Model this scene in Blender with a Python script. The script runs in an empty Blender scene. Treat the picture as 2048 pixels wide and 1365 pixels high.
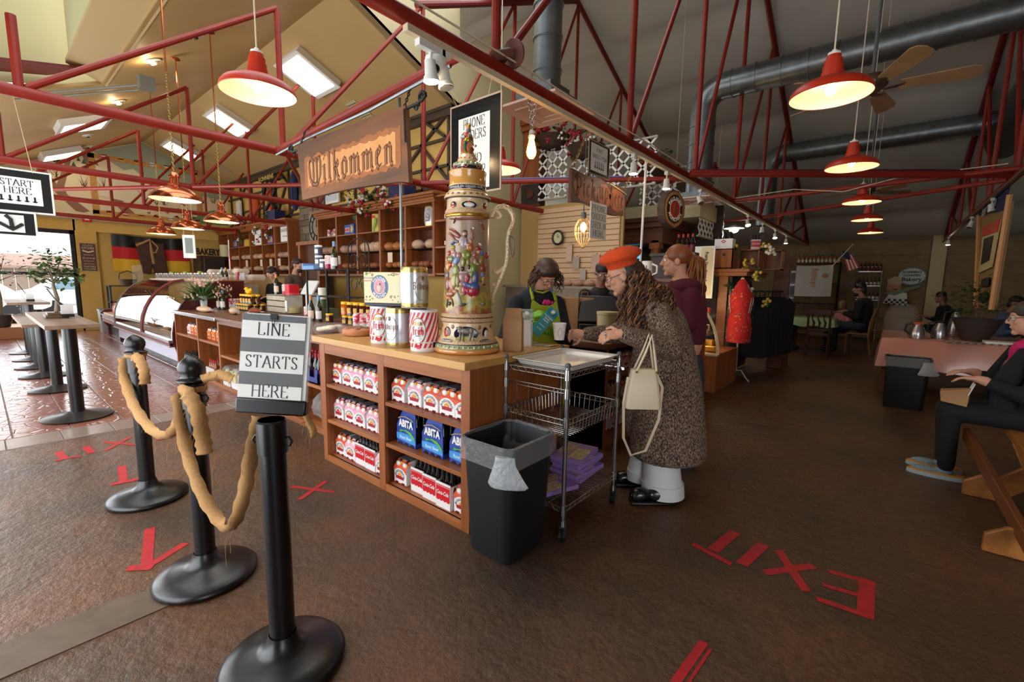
import bpy,bmesh,math,random
from math import sin,cos,pi,radians as rad,sqrt,atan2
from mathutils import Vector as V,Matrix,Euler
from mathutils import noise as mnoise
random.seed(7)
C=bpy.context.scene.collection
S=bpy.context.scene
# ---------------------------------------------------------------- camera, world, light, exposure
cd=bpy.data.cameras.new('camera'); cam=bpy.data.objects.new('camera',cd); C.objects.link(cam)
cd.sensor_width=36; cd.lens=36*892.73/2048; cd.clip_start=.02; cd.clip_end=300
cam.matrix_world=Matrix(((0.76624025,-0.09402056,0.63563827,0),(0.64233907,0.08648628,-0.76152521,0),(0.01662504,0.99180656,0.12666235,1.42),(0,0,0,1)))
S.camera=cam
S.view_settings.view_transform='Standard'; S.view_settings.look='None'
S.view_settings.exposure=0.0; S.view_settings.gamma=1; S.view_settings.use_curve_mapping=False
S.cycles.use_denoising=True; S.cycles.max_bounces=8; S.cycles.diffuse_bounces=4; S.cycles.glossy_bounces=3
S.cycles.transparent_max_bounces=12; S.cycles.sample_clamp_indirect=4
S.cycles.caustics_reflective=False; S.cycles.caustics_refractive=False
w=bpy.data.worlds.new('world'); S.world=w; w.use_nodes=True
bg=w.node_tree.nodes['Background']; bg.inputs[0].default_value=(.92,.96,1,1); bg.inputs[1].default_value=3.2
def area(name,loc,rot,sx,sy,power,col):
    l=bpy.data.lights.new(name,'AREA'); l.shape='RECTANGLE'; l.size=sx; l.size_y=sy; l.energy=power; l.color=col
    o=bpy.data.objects.new(name,l); o.location=loc; o.rotation_euler=rot; C.objects.link(o); return o
def point(name,loc,power,col,r=.03):
    l=bpy.data.lights.new(name,'POINT'); l.energy=power; l.color=col; l.shadow_soft_size=r
    o=bpy.data.objects.new(name,l); o.location=loc; C.objects.link(o); return o
COOL=(.88,.94,1); WARM=(1,.72,.42)
# daylight coming in by the glazed shop front (behind and to the left of the camera) and by the end window
area('daylight_shop_front_west',(-9.0,-1.05,1.35),(rad(90),0,0),6.0,2.2,130,COOL)
area('daylight_shop_front_door',(-3.3,-1.05,1.35),(rad(90),0,0),3.4,2.3,62,COOL)
area('added_fill_hall_east',(3.0,-1.05,1.6),(rad(90),0,0),3.0,1.6,45,COOL)  # added fill lamp, strengthened to brighten the right hall and its roof
area('daylight_end_window',(-16.2,-.3,1.5),(rad(90),0,rad(-90)),4.0,2.0,110,COOL)
# ---------------------------------------------------------------- materials
def lin(c):
    f=lambda u: u/12.92 if u <= .04045 else ((u+.055)/1.055)**2.4
    return tuple(f(u/255.) for u in c[:3])+(1,)
MATS={}
def mat(name,col=(200,200,200),rough=.5,metal=0,emit=None,es=1,alpha=None,trans=0,spec=None,coat=0,noise=None,bump=None,wood=None,ior=None,sub=0):
    """plain or procedural principled material; noise=(colour2, scale, contrast), bump=(scale, strength), wood=(colour2, scale, axis)"""
    if name in MATS: return MATS[name]
    m=bpy.data.materials.new(name); m.use_nodes=True; MATS[name]=m
    nt=m.node_tree; N=nt.nodes; L=nt.links; b=N['Principled BSDF']
    I=b.inputs
    I['Base Color'].default_value=lin(col); I['Roughness'].default_value=rough; I['Metallic'].default_value=metal
    if spec is not None: I['Specular IOR Level'].default_value=spec
    if coat: I['Coat Weight'].default_value=coat; I['Coat Roughness'].default_value=.15
    if trans: I['Transmission Weight'].default_value=trans
    if ior: I['IOR'].default_value=ior
    if sub: I['Subsurface Weight'].default_value=sub; I['Subsurface Radius'].default_value=(.02,.008,.004)
    if alpha is not None: I['Alpha'].default_value=alpha
    if emit: I['Emission Color'].default_value=lin(emit); I['Emission Strength'].default_value=es
    def coords():
        t=N.new('ShaderNodeTexCoord'); return t.outputs['Object']
    if wood:
        c2,sc,ax=wood
        mp=N.new('ShaderNodeMapping'); L.new(coords(),mp.inputs[0]); s=[sc]*3; s[ax]=sc*.07; mp.inputs['Scale'].default_value=s
        n=N.new('ShaderNodeTexNoise'); n.inputs['Scale'].default_value=1; n.inputs['Detail'].default_value=8; n.inputs['Distortion'].default_value=.6; L.new(mp.outputs[0],n.inputs[0])
        r=N.new('ShaderNodeValToRGB'); r.color_ramp.elements[0].color=lin(c2); r.color_ramp.elements[1].color=lin(col)
        r.color_ramp.elements[0].position=.34; r.color_ramp.elements[1].position=.62; L.new(n.outputs[0],r.inputs[0]); L.new(r.outputs[0],I['Base Color'])
        bp=N.new('ShaderNodeBump'); bp.inputs['Strength'].default_value=.12; bp.inputs['Distance'].default_value=.004; L.new(n.outputs[0],bp.inputs['Height']); L.new(bp.outputs[0],I['Normal'])
    if noise:
        c2,sc,ct=noise
        n=N.new('ShaderNodeTexNoise'); n.inputs['Scale'].default_value=sc; n.inputs['Detail'].default_value=6; L.new(coords(),n.inputs[0])
        r=N.new('ShaderNodeValToRGB'); r.color_ramp.elements[0].color=lin(c2); r.color_ramp.elements[1].color=lin(col)
        r.color_ramp.elements[0].position=.5-.5*ct; r.color_ramp.elements[1].position=.5+.5*ct; L.new(n.outputs[0],r.inputs[0]); L.new(r.outputs[0],I['Base Color'])
    if bump:
        n=N.new('ShaderNodeTexNoise'); n.inputs['Scale'].default_value=bump[0]; n.inputs['Detail'].default_value=4; L.new(coords(),n.inputs[0])
        bp=N.new('ShaderNodeBump'); bp.inputs['Strength'].default_value=bump[1]; bp.inputs['Distance'].default_value=.02; L.new(n.outputs[0],bp.inputs['Height']); L.new(bp.outputs[0],I['Normal'])
    return m
# ---------------------------------------------------------------- mesh building
def frame(d):
    d=V(d).normalized(); a=V((0,0,1)) if abs(d.z) < .95 else V((1,0,0))
    u=d.cross(a).normalized(); return u,u.cross(d).normalized(),d
class MB:
    """collects shapes, each with a material slot, and links them as one mesh object; o = origin that is subtracted"""
    def __init__(s,o=(0,0,0)): s.v=[]; s.f=[]; s.m=[]; s.o=V(o)
    def add(s,vs,fs,m=0):
        k=len(s.v); s.v+=[V(p)-s.o for p in vs]; s.f+=[tuple(k+i for i in f) for f in fs]; s.m+=[m]*len(fs); return s
    def box(s,x0,x1,y0,y1,z0,z1,m=0):
        return s.add([(x,y,z) for z in (z0,z1) for y in (y0,y1) for x in (x0,x1)],[(0,2,3,1),(4,5,7,6),(0,1,5,4),(2,6,7,3),(0,4,6,2),(1,3,7,5)],m)
    def obox(s,c,size,M=None,m=0):
        M=M or Matrix.Identity(3); c=V(c); h=V(size)/2
        return s.add([c+M@V((i*h.x,j*h.y,k*h.z)) for k in (-1,1) for j in (-1,1) for i in (-1,1)],[(0,2,3,1),(4,5,7,6),(0,1,5,4),(2,6,7,3),(0,4,6,2),(1,3,7,5)],m)
    def bar(s,p0,p1,a,b,m=0,up=None):
        p0,p1=V(p0),V(p1); d=(p1-p0).normalized()
        u,w2,_=frame(d)
        if up is not None: w2=V(up); u=d.cross(w2).normalized(); w2=u.cross(d)
        u=u*a/2; w2=w2*b/2
        return s.add([p+i*u+j*w2 for p in (p0,p1) for j in (-1,1) for i in (-1,1)],[(0,2,3,1),(4,5,7,6),(0,1,5,4),(2,6,7,3),(0,4,6,2),(1,3,7,5)],m)
    def tube(s,pts,r,n=8,m=0,cap=True,closed=False):
        pts=[V(p) for p in pts]; K=len(pts); rs=r if isinstance(r,(list,tuple)) else [r]*K
        rings=[]; u=None
        for i,p in enumerate(pts):
            if closed: d=pts[(i+1)%K]-pts[i-1]
            else: d=pts[min(i+1,K-1)]-pts[max(i-1,0)]
            if d.length < 1e-9: d=V((0,0,1))
            d.normalize()
            if u is None: u=frame(d)[0]
            else:
                u=u-d*u.dot(d)
                u=u.normalized() if u.length > 1e-6 else frame(d)[0]
            w2=d.cross(u); rr=rs[i]
            ra,rb=rr if isinstance(rr,(list,tuple)) else (rr,rr)
            rings.append([p+u*ra*cos(2*pi*k/n)+w2*rb*sin(2*pi*k/n) for k in range(n)])
        vs=[q for R in rings for q in R]; fs=[]
        for i in range(K if closed else K-1):
            j=(i+1)%K
            for k in range(n): fs.append((i*n+k,i*n+(k+1)%n,j*n+(k+1)%n,j*n+k))
        if cap and not closed: fs.append(tuple(range(n))[::-1]); fs.append(tuple((K-1)*n+k for k in range(n)))
        return s.add(vs,fs,m)
    def cyl(s,p0,p1,r0,r1=None,n=16,m=0,cap=True): return s.tube([p0,p1],[r0,r0 if r1 is None else r1],n,m,cap)
    def lathe(s,prof,c=(0,0,0),n=24,m=0,a0=0,a1=2*pi,M=None,ms=None):
        full=abs(a1-a0-2*pi) < 1e-6; K=n if full else n+1; c=V(c); vs=[]
        for r,z in prof:
            for k in range(K):
                a=a0+(a1-a0)*k/n; p=V((r*cos(a),r*sin(a),z)); vs.append(c+(M@p if M else p))
        for i in range(len(prof)-1):
            fs=[]
            for k in range(n):
                k2=(k+1)%K; fs.append((i*K+k,i*K+k2,(i+1)*K+k2,(i+1)*K+k))
            if i==0: s_k=len(s.v); s.v+=[V(p)-s.o for p in vs]
            s.f+=[tuple(s_k+q for q in f) for f in fs]; s.m+=[ms[i] if ms else m]*len(fs)
        return s
    def ball(s,c,r,n=12,m=0,M=None):
        r=r if isinstance(r,(list,tuple)) else (r,r,r); c=V(c); h=max(4,n//2); vs=[]; fs=[]
        M=M or Matrix.Identity(3)
        for i in range(1,h):
            t=pi*i/h
            for k in range(n): vs.append(c+M@V((r[0]*sin(t)*cos(2*pi*k/n),r[1]*sin(t)*sin(2*pi*k/n),r[2]*cos(t))))
        a=len(vs); vs+=[c+M@V((0,0,r[2])),c-M@V((0,0,r[2]))]
        for i in range(h-2):
            for k in range(n): fs.append((i*n+k,(i+1)*n+k,(i+1)*n+(k+1)%n,i*n+(k+1)%n))
        for k in range(n): fs.append((a,k,(k+1)%n)); fs.append((a+1,(h-2)*n+(k+1)%n,(h-2)*n+k))
        return s.add(vs,fs,m)
    def poly(s,pts,m=0): return s.add(pts,[tuple(range(len(pts)))],m)
    def plate(s,pts,d,m=0):
        """polygon pts extruded by vector d"""
        n=len(pts); d=V(d); a=[V(p) for p in pts]
        return s.add(a+[p+d for p in a],[tuple(range(n))[::-1],tuple(range(n,2*n))]+[(i,(i+1)%n,n+(i+1)%n,n+i) for i in range(n)],m)
    def xf(s,M,k=0):
        for i in range(k,len(s.v)): s.v[i]=M@s.v[i]
        return s
    def build(s,name,mats,parent=None,loc=(0,0,0),rot=(0,0,0),smooth=35,bevel=0,fix=True):
        me=bpy.data.meshes.new(name); me.from_pydata([tuple(p) for p in s.v],[],s.f)
        mats=mats if isinstance(mats,(list,tuple)) else [mats]
        for q in mats: me.materials.append(q)
        me.polygons.foreach_set('material_index',s.m)
        if fix:
            b=bmesh.new(); b.from_mesh(me); bmesh.ops.recalc_face_normals(b,faces=b.faces); b.to_mesh(me); b.free()
        if smooth:
            me.polygons.foreach_set('use_smooth',[True]*len(me.polygons)); me.set_sharp_from_angle(angle=rad(smooth))
        o=bpy.data.objects.new(name,me); C.objects.link(o); o.location=loc; o.rotation_euler=rot
        if parent: o.parent=parent
        if bevel:
            bv=o.modifiers.new('bevel','BEVEL'); bv.width=bevel; bv.segments=2; bv.limit_method='ANGLE'; bv.angle_limit=rad(40)
        return o
def thing(name,label,cat,loc=(0,0,0),rz=0,group=None):
    o=bpy.data.objects.new(name,None); C.objects.link(o); o.location=loc; o.rotation_euler=(0,0,rz); o.empty_display_size=.1
    o['label']=label; o['category']=cat
    if group: o['group']=group
    return o
def tag(o,label,cat,group=None):
    o['label']=label; o['category']=cat
    if group: o['group']=group
    return o
def struct(o): o['kind']='structure'; return o
def dup(root,loc=None,rz=None,label=None,group=None,sc=None):
    r=root.copy(); C.objects.link(r)
    if loc is not None: r.location=loc
    if rz is not None: r.rotation_euler=(0,0,rz)
    if sc is not None: r.scale=(sc,sc,sc)
    if label: r['label']=label
    if group: r['group']=group
    for ch in root.children:
        c=ch.copy(); C.objects.link(c); c.parent=r
        for g in ch.children:
            d=g.copy(); C.objects.link(d); d.parent=c
    return r
ORD=['first','second','third','fourth','fifth','sixth','seventh','eighth','ninth','tenth','eleventh','twelfth','thirteenth','fourteenth','fifteenth','sixteenth','seventeenth','eighteenth','nineteenth','twentieth']
def RZ(a): return Matrix.Rotation(a,3,'Z')
def text(s,size,mats,parent,loc,M,name='lettering',shear=0,depth=.0008,bold=0,width=None,align='CENTER',bend=None,sub=None):
    """flat lettering; M = 3x3 with columns right, up, out"""
    cu=bpy.data.curves.new(name,'FONT'); cu.body=s; cu.size=size; cu.align_x=align; cu.align_y='CENTER'; cu.shear=shear; cu.offset=bold; cu.extrude=0; cu.resolution_u=2
    to=bpy.data.objects.new(name,cu); C.objects.link(to)
    dg=bpy.context.evaluated_depsgraph_get(); me=bpy.data.meshes.new_from_object(to.evaluated_get(dg))
    C.objects.unlink(to); bpy.data.objects.remove(to)
    if width:
        xs=[v.co.x for v in me.vertices]
        if xs and max(xs) > min(xs):
            k=width/(max(xs)-min(xs)); c0=(max(xs)+min(xs))/2
            for v in me.vertices: v.co.x=(v.co.x-c0)*k
    if bend:
        for v in me.vertices: v.co=bend(v.co)
    me.materials.clear(); me.materials.append(mats)
    o=bpy.data.objects.new(name,me); C.objects.link(o); o.parent=parent
    o.matrix_local=Matrix.Translation(loc) @ M.to_4x4()
    return o
def facing(n,up=(0,0,1)):
    n=V(n).normalized(); r=V(up).cross(n).normalized(); u=n.cross(r)
    return Matrix((r,u,n)).transposed()
# pen lettering: polylines drawn with a broad nib (roman caps and black letter)
G={
 'A':(.8,[[(0,0),(.4,1),(.8,0)],[(.15,.36),(.66,.36)]]),'B':(.66,[[(.06,0),(.06,1),(.45,1),(.56,.88),(.56,.65),(.42,.53),(.06,.53)],[(.42,.53),(.64,.42),(.64,.12),(.48,0),(.06,0)]]),
 'C':(.75,[[(.74,.78),(.62,.95),(.4,1),(.15,.86),(.04,.5),(.15,.14),(.4,0),(.62,.05),(.74,.22)]]),'D':(.78,[[(.06,0),(.06,1),(.42,1),(.66,.86),(.76,.5),(.66,.14),(.42,0),(.06,0)]]),
 'E':(.6,[[(.58,.8),(.58,1),(.06,1),(.06,0),(.6,0),(.6,.2)],[(.06,.52),(.46,.52)]]),'G':(.8,[[(.74,.78),(.62,.95),(.4,1),(.15,.86),(.04,.5),(.15,.14),(.4,0),(.64,.05),(.72,.14),(.72,.42),(.5,.42)]]),
 'F':(.56,[[(.54,.8),(.54,1),(.06,1),(.06,0)],[(.06,.52),(.44,.52)]]),'H':(.8,[[(.08,0),(.08,1)],[(.72,0),(.72,1)],[(.08,.52),(.72,.52)]]),'I':(.2,[[(.1,0),(.1,1)]]),'K':(.76,[[(.08,0),(.08,1)],[(.66,1),(.1,.46)],[(.28,.62),(.74,0)]]),
 'L':(.62,[[(.08,1),(.08,0),(.6,0),(.6,.2)]]),'M':(.95,[[(.06,0),(.1,1),(.47,.05),(.84,1),(.9,0)]]),'N':(.82,[[(.08,0),(.08,1),(.74,0),(.74,1)]]),
 'O':(.84,[[(.42,1),(.16,.86),(.04,.5),(.16,.14),(.42,0),(.68,.14),(.8,.5),(.68,.86),(.42,1)]]),'P':(.62,[[(.08,0),(.08,1),(.42,1),(.58,.88),(.58,.6),(.42,.46),(.08,.46)]]),
 'R':(.74,[[(.08,0),(.08,1),(.42,1),(.58,.88),(.58,.64),(.42,.51),(.08,.51)],[(.36,.51),(.74,0)]]),'S':(.58,[[(.5,.8),(.48,.93),(.28,1),(.08,.9),(.06,.7),(.2,.56),(.42,.44),(.54,.28),(.5,.08),(.28,0),(.08,.07),(.05,.22)]]),
 'T':(.74,[[(.03,.8),(.03,1),(.71,1),(.71,.8)],[(.37,1),(.37,0)]]),'U':(.78,[[(.08,1),(.08,.25),(.2,.05),(.4,0),(.6,.05),(.7,.25),(.7,1)]]),'Y':(.74,[[(.02,1),(.37,.48),(.72,1)],[(.37,.48),(.37,0)]]),'W':(1.1,[[(.02,1),(.3,0),(.55,.9),(.8,0),(1.08,1)]]),'X':(.74,[[(.03,1),(.71,0)],[(.71,1),(.03,0)]]),'V':(.76,[[(.02,1),(.38,0),(.74,1)]]),'Z':(.66,[[(.04,1),(.62,1),(.04,0),(.62,0)]]),
 '-':(.4,[[(.05,.45),(.35,.45)]]),' ':(.35,[]),'d':(.2,[]),
 'v':(.3,[[(.15,1),(.15,0)],[(.02,.22),(.15,0),(.28,.22)]]),'>':(.8,[[(0,.5),(.78,.5)],[(.6,.68),(.78,.5),(.6,.32)]])}
BL={  # black letter
 'W':(1.05,[[(.12,.95),(.02,.75),(.12,.25),(.3,.02)],[(.05,.88),(.3,.98),(.4,.8),(.4,.2),(.3,.05)],[(.4,.8),(.58,.98),(.7,.8),(.7,.15),(.55,0),(.3,.06)],[(.7,.8),(.88,1),(1.02,.75),(.98,.3),(.78,.02),(.55,0)]]),
 'P':(.7,[[(.25,.95),(.25,-.12)],[(.02,.8),(.2,1),(.5,.95),(.66,.7),(.6,.4),(.4,.28),(.2,.35)],[(.05,.12),(.2,.0),(.42,.05)]]),
 'B':(.75,[[(.2,1),(.2,.05)],[(.02,.85),(.25,1),(.55,.95),(.62,.75),(.5,.58),(.25,.55)],[(.5,.58),(.7,.42),(.66,.12),(.4,0),(.05,.08)]]),
 'i':(.3,[[(.06,.56),(.15,.64),(.15,.1),(.26,0)],[(.12,.84),(.2,.9)]]),'l':(.3,[[(.06,.94),(.15,1),(.15,.1),(.26,0)]]),
 'k':(.52,[[(.06,.94),(.14,1),(.14,0)],[(.14,.4),(.34,.64),(.44,.52),(.3,.38),(.14,.36)],[(.28,.36),(.38,.08),(.5,0)]]),
 'o':(.5,[[(.24,.64),(.1,.54),(.1,.12),(.24,0)],[(.24,.64),(.4,.54),(.4,.12),(.24,0)]]),
 'm':(.76,[[(.03,.56),(.12,.64),(.12,.04)],[(.12,.5),(.3,.64),(.38,.56),(.38,.04)],[(.38,.5),(.55,.64),(.63,.56),(.63,.08),(.74,0)]]),
 'n':(.52,[[(.03,.56),(.12,.64),(.12,.04)],[(.12,.5),(.3,.64),(.4,.56),(.4,.08),(.5,0)]]),
 'e':(.44,[[(.36,.12),(.22,0),(.1,.12),(.1,.52),(.24,.64),(.36,.52),(.1,.32)]]),'c':(.42,[[(.36,.56),(.24,.64),(.1,.52),(.1,.12),(.22,0),(.36,.1)]]),
 'u':(.5,[[(.03,.56),(.12,.64),(.12,.12),(.24,0),(.38,.1)],[(.3,.58),(.38,.64),(.38,.08),(.48,0)]]),
 'p':(.52,[[(.03,.6),(.12,.68),(.12,-.25)],[(.12,.52),(.28,.64),(.42,.5),(.42,.14),(.26,0),(.12,.08)]]),
 'h':(.5,[[(.06,.94),(.13,1),(.13,.02)],[(.13,.48),(.3,.64),(.4,.52),(.4,.12),(.28,-.14)]]),
 'r':(.4,[[(.03,.56),(.12,.64),(.12,.04),(.22,0)],[(.12,.5),(.26,.64),(.36,.56)]]),
 't':(.34,[[(.14,.88),(.14,.1),(.28,0)],[(.02,.62),(.3,.64)]]),'b':(.5,[[(.06,.94),(.13,1),(.13,.08)],[(.13,.5),(.28,.64),(.4,.5),(.4,.12),(.26,0),(.13,.08)]]),
 'f':(.36,[[(.32,.94),(.2,1),(.13,.9),(.13,-.1)],[(.02,.6),(.3,.62)]]),'ü':(.5,[[(.03,.56),(.12,.64),(.12,.12),(.24,0),(.38,.1)],[(.3,.58),(.38,.64),(.38,.08),(.48,0)],[(.12,.8),(.16,.88)],[(.34,.8),(.38,.88)]]),
 'g':(.5,[[(.36,.58),(.24,.64),(.1,.52),(.1,.14),(.22,.04),(.38,.12)],[(.38,.64),(.38,-.14),(.24,-.25),(.08,-.16)]]),
 'a':(.46,[[(.08,.54),(.24,.64),(.36,.54),(.36,.08),(.46,0)],[(.36,.36),(.1,.28),(.1,.08),(.22,0),(.36,.1)]]),' ':(.3,[])}
def pen(mb,s,h,p,M,nib=.11,ang=0,thin=.02,width=None,font=G,gap=.14,m=0,fn=None,serif=True):
    """writes s centred on point p of the plane M (columns right, up, out), cap height h"""
    W=sum(font[c][0]+gap for c in s)-gap; kx=(width/(W*h)) if width else 1
    x=-W/2; e=V((cos(ang),sin(ang)))*nib/2; t=V((-sin(ang),cos(ang)))*thin/2
    for c in s:
        for st in font[c][1]:
            for (a,b) in zip(st[:-1],st[1:]):
                a=V(a); b=V(b); d=b-a
                # hull of the nib rectangle swept along the stroke: 6 corners
                cs=[q+i*e+j*t for q in (a,b) for i in (-1,1) for j in (-1,1)]
                n2=V((-d.y,d.x)).normalized() if d.length else V((1,0))
                hi=max(i*e.dot(n2)+j*t.dot(n2) for i in (-1,1) for j in (-1,1))
                ex=[(i,j) for i in (-1,1) for j in (-1,1) if abs(i*e.dot(n2)+j*t.dot(n2)-hi) < 1e-6][0]
                o1=ex[0]*e+ex[1]*t
                q=[a+o1,b+o1,b-o1,a-o1]
                q=[V((x+r.x,r.y-.5)) for r in q]
                q=[(fn(V((r.x*h*kx,r.y*h))) if fn else V(p)+M@V((r.x*h*kx,r.y*h,0))) for r in q]
                mb.add(q,[(0,1,2,3)],m)
        if serif and font is G and c in 'AFHIKLMNPRTUYXV':
            for st in font[c][1]:
                for k in (0,-1):
                    q0=st[k]
                    if q0[1] in (0,1) and not (c in 'T' and q0[1]==1):
                        q=[(q0[0]-.11,q0[1]-thin/2),(q0[0]+.11,q0[1]-thin/2),(q0[0]+.11,q0[1]+thin/2),(q0[0]-.11,q0[1]+thin/2)]
                        q=[(fn(V(((x+r[0])*h*kx,(r[1]-.5)*h))) if fn else V(p)+M@V(((x+r[0])*h*kx,(r[1]-.5)*h,0))) for r in q]
                        mb.add(q,[(0,1,2,3)],m)
        x+=font[c][0]+gap
    return mb

# ---------------------------------------------------------------- setting
YEL=mat('yellow_wall_paint',(216,178,98),.75,noise=((206,166,86),3,.5),bump=(40,.05))
CEI=mat('tan_ceiling_paint',(196,164,108),.6,noise=((188,154,98),1.5,.5))
CRM=mat('cream_wall_paint',(205,190,146),.7,noise=((196,181,138),3,.5))
GRN=mat('sage_cream_paint',(206,198,150),.75)
RED=mat('red_steel_paint',(150,36,16),.5,noise=((126,28,14),6,.5))
DRED=mat('maroon_paint',(110,20,22),.5)
WHT=mat('white_paint',(232,230,222),.5)
BLK=mat('black_plastic',(18,18,19),.38)
BLKM=mat('black_iron',(22,20,19),.5,.3)
GRYM=mat('galvanised_steel',(150,156,158),.38,.85,noise=((118,124,126),9,.6))
INS=mat('grey_insulation_fabric',(204,200,190),.5,noise=((184,180,170),1.2,.6),bump=(5,.5))
ROOFD=mat('roof_deck',(70,66,60),.8)
DKT=mat('dark_brown_timber',(70,55,42),.6)
OAK=mat('honey_oak',(160,92,44),.42,wood=((128,68,30),14,2))
OAKH=mat('honey_oak_along',(166,98,48),.42,wood=((132,72,32),14,0))
MAPLE=mat('maple_butcher_block',(206,156,90),.36,wood=((190,138,74),9,0))
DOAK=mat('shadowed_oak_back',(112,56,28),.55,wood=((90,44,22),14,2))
CONC=mat('brown_stamped_concrete',(70,48,32),.4)
def _conc(m):
    nt=m.node_tree; N=nt.nodes; L=nt.links; b=N['Principled BSDF']; t=N.new('ShaderNodeTexCoord')
    def noise(sc,det,rgh=.6):
        n=N.new('ShaderNodeTexNoise'); n.inputs['Scale'].default_value=sc; n.inputs['Detail'].default_value=det; n.inputs['Roughness'].default_value=rgh; L.new(t.outputs['Object'],n.inputs[0]); return n
    n1=noise(.9,7); n2=noise(34,5,.7); n3=noise(9,6,.65)
    r=N.new('ShaderNodeValToRGB'); e=r.color_ramp.elements; e[0].color=lin((66,54,44)); e[1].color=lin((112,72,40)); e[0].position=.36; e[1].position=.66; L.new(n1.outputs[0],r.inputs[0])
    r2=N.new('ShaderNodeValToRGB'); e=r2.color_ramp.elements; e[0].color=(.45,.45,.45,1); e[1].color=(1.15,1.1,1.05,1); e[0].position=.35; e[1].position=.68; L.new(n2.outputs[0],r2.inputs[0])
    mx=N.new('ShaderNodeMixRGB'); mx.blend_type='MULTIPLY'; mx.inputs[0].default_value=.75; L.new(r.outputs[0],mx.inputs[1]); L.new(r2.outputs[0],mx.inputs[2]); L.new(mx.outputs[0],b.inputs['Base Color'])
    rr=N.new('ShaderNodeMapRange'); rr.inputs[3].default_value=.2; rr.inputs[4].default_value=.6; L.new(n3.outputs[0],rr.inputs[0]); L.new(rr.outputs[0],b.inputs['Roughness'])
    ad=N.new('ShaderNodeMath'); ad.operation='MULTIPLY_ADD'; ad.inputs[1].default_value=.35; L.new(n2.outputs[0],ad.inputs[0]); L.new(n3.outputs[0],ad.inputs[2])
    bp=N.new('ShaderNodeBump'); bp.inputs['Strength'].default_value=.6; bp.inputs['Distance'].default_value=.025; L.new(ad.outputs[0],bp.inputs['Height']); L.new(bp.outputs[0],b.inputs['Normal'])
_conc(CONC)
TILE=mat('glazed_terracotta_tile',(132,82,66),.22)
def _tile(m):
    nt=m.node_tree; N=nt.nodes; L=nt.links; b=N['Principled BSDF']; g=N.new('ShaderNodeNewGeometry')
    n=N.new('ShaderNodeTexNoise'); n.inputs['Scale'].default_value=5; n.inputs['Detail'].default_value=5; L.new(g.outputs['Position'],n.inputs[0])
    r=N.new('ShaderNodeValToRGB'); e=r.color_ramp.elements; e[0].color=lin((112,66,54)); e[1].color=lin((150,98,80)); L.new(n.outputs[0],r.inputs[0]); L.new(r.outputs[0],b.inputs['Base Color'])
    v=N.new('ShaderNodeTexVoronoi'); v.feature='DISTANCE_TO_EDGE'; v.inputs['Scale'].default_value=7; L.new(g.outputs['Position'],v.inputs['Vector'])
    mr=N.new('ShaderNodeMapRange'); mr.inputs[2].default_value=.06; L.new(v.outputs[0],mr.inputs[0])
    n2=N.new('ShaderNodeTexNoise'); n2.inputs['Scale'].default_value=22; L.new(g.outputs['Position'],n2.inputs[0])
    ad=N.new('ShaderNodeMath'); ad.operation='MULTIPLY_ADD'; ad.inputs[1].default_value=.5; L.new(n2.outputs[0],ad.inputs[0]); L.new(mr.outputs[0],ad.inputs[2])
    bp=N.new('ShaderNodeBump'); bp.inputs['Strength'].default_value=.35; bp.inputs['Distance'].default_value=.006; L.new(ad.outputs[0],bp.inputs['Height']); L.new(bp.outputs[0],b.inputs['Normal'])
_tile(TILE)
BTILE=mat('taupe_border_tile',(140,118,104),.3,noise=((124,102,90),8,.5))
GROUT=mat('grey_grout',(118,108,98),.8)
# floor: brown concrete, tiled bakery area with loose-laid tiles, border strip
fl=MB()
for i in range(24):
    for j in range(36):
        x0=-5.40+i*13.4/24; y0=-1.4+j*18.5/36
        fl.add([(x0,y0,0),(x0+13.4/24,y0,0),(x0+13.4/24,y0+18.5/36,0),(x0,y0+18.5/36,0)],[(0,1,2,3)])
fl.box(-17,-5.4,-1.4,17,-.06,-.006,1); fl.box(-5.4,8.1,-1.4,17.1,-.1,-.03,1)
floor=struct(fl.build('floor',[CONC,GROUT],smooth=0,fix=False))
def tile_mesh(x,y,m,name):
    b=MB(); h=.006; k=.004
    b.add([(0,0,-.006),(x,0,-.006),(x,y,-.006),(0,y,-.006),(k,k,h-.006),(x-k,k,h-.006),(x-k,y-k,h-.006),(k,y-k,h-.006)],[(4,5,6,7),(0,1,5,4),(1,2,6,5),(2,3,7,6),(3,0,4,7)])
    o=b.build(name,m,smooth=0,fix=False); return o
tl=tile_mesh(.60,.363,TILE,'tile'); bt=tile_mesh(.342,.335,BTILE,'border_tile')
first=True
for j in range(-4,13):
    for i in range(18):
        o=tl if first else tl.copy()
        if not first: C.objects.link(o)
        first=False; o.parent=floor; o.location=(-5.775-(i+1)*.605,.10+j*.3715,.001)
first=True
for j in range(-4,16):
    o=bt if first else bt.copy()
    if not first: C.objects.link(o)
    first=False; o.parent=floor; o.location=(-5.762,.05+j*.339,.002)
sm=MB(); sm.add([(-2.52,-1.3,.002),(-2.29,-1.3,.002),(-2.28,.62,.002),(-2.36,.66,.002),(-2.50,.3,.002)],[(0,1,2,3,4)])
sm.add([(-2.30,-1.3,.0),(-2.285,-1.3,.0),(-2.275,.66,.0),(-2.29,.66,.0),(-2.30,-1.3,.004),(-2.285,-1.3,.004),(-2.275,.66,.004),(-2.29,.66,.004)],[(4,5,6,7),(0,1,5,4),(3,0,4,7),(1,2,6,5)])
o=sm.build('trim_1',mat('worn_floor_seam',(108,88,70),.5,noise=((84,66,50),12,.6)),smooth=0); struct(o)
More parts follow.
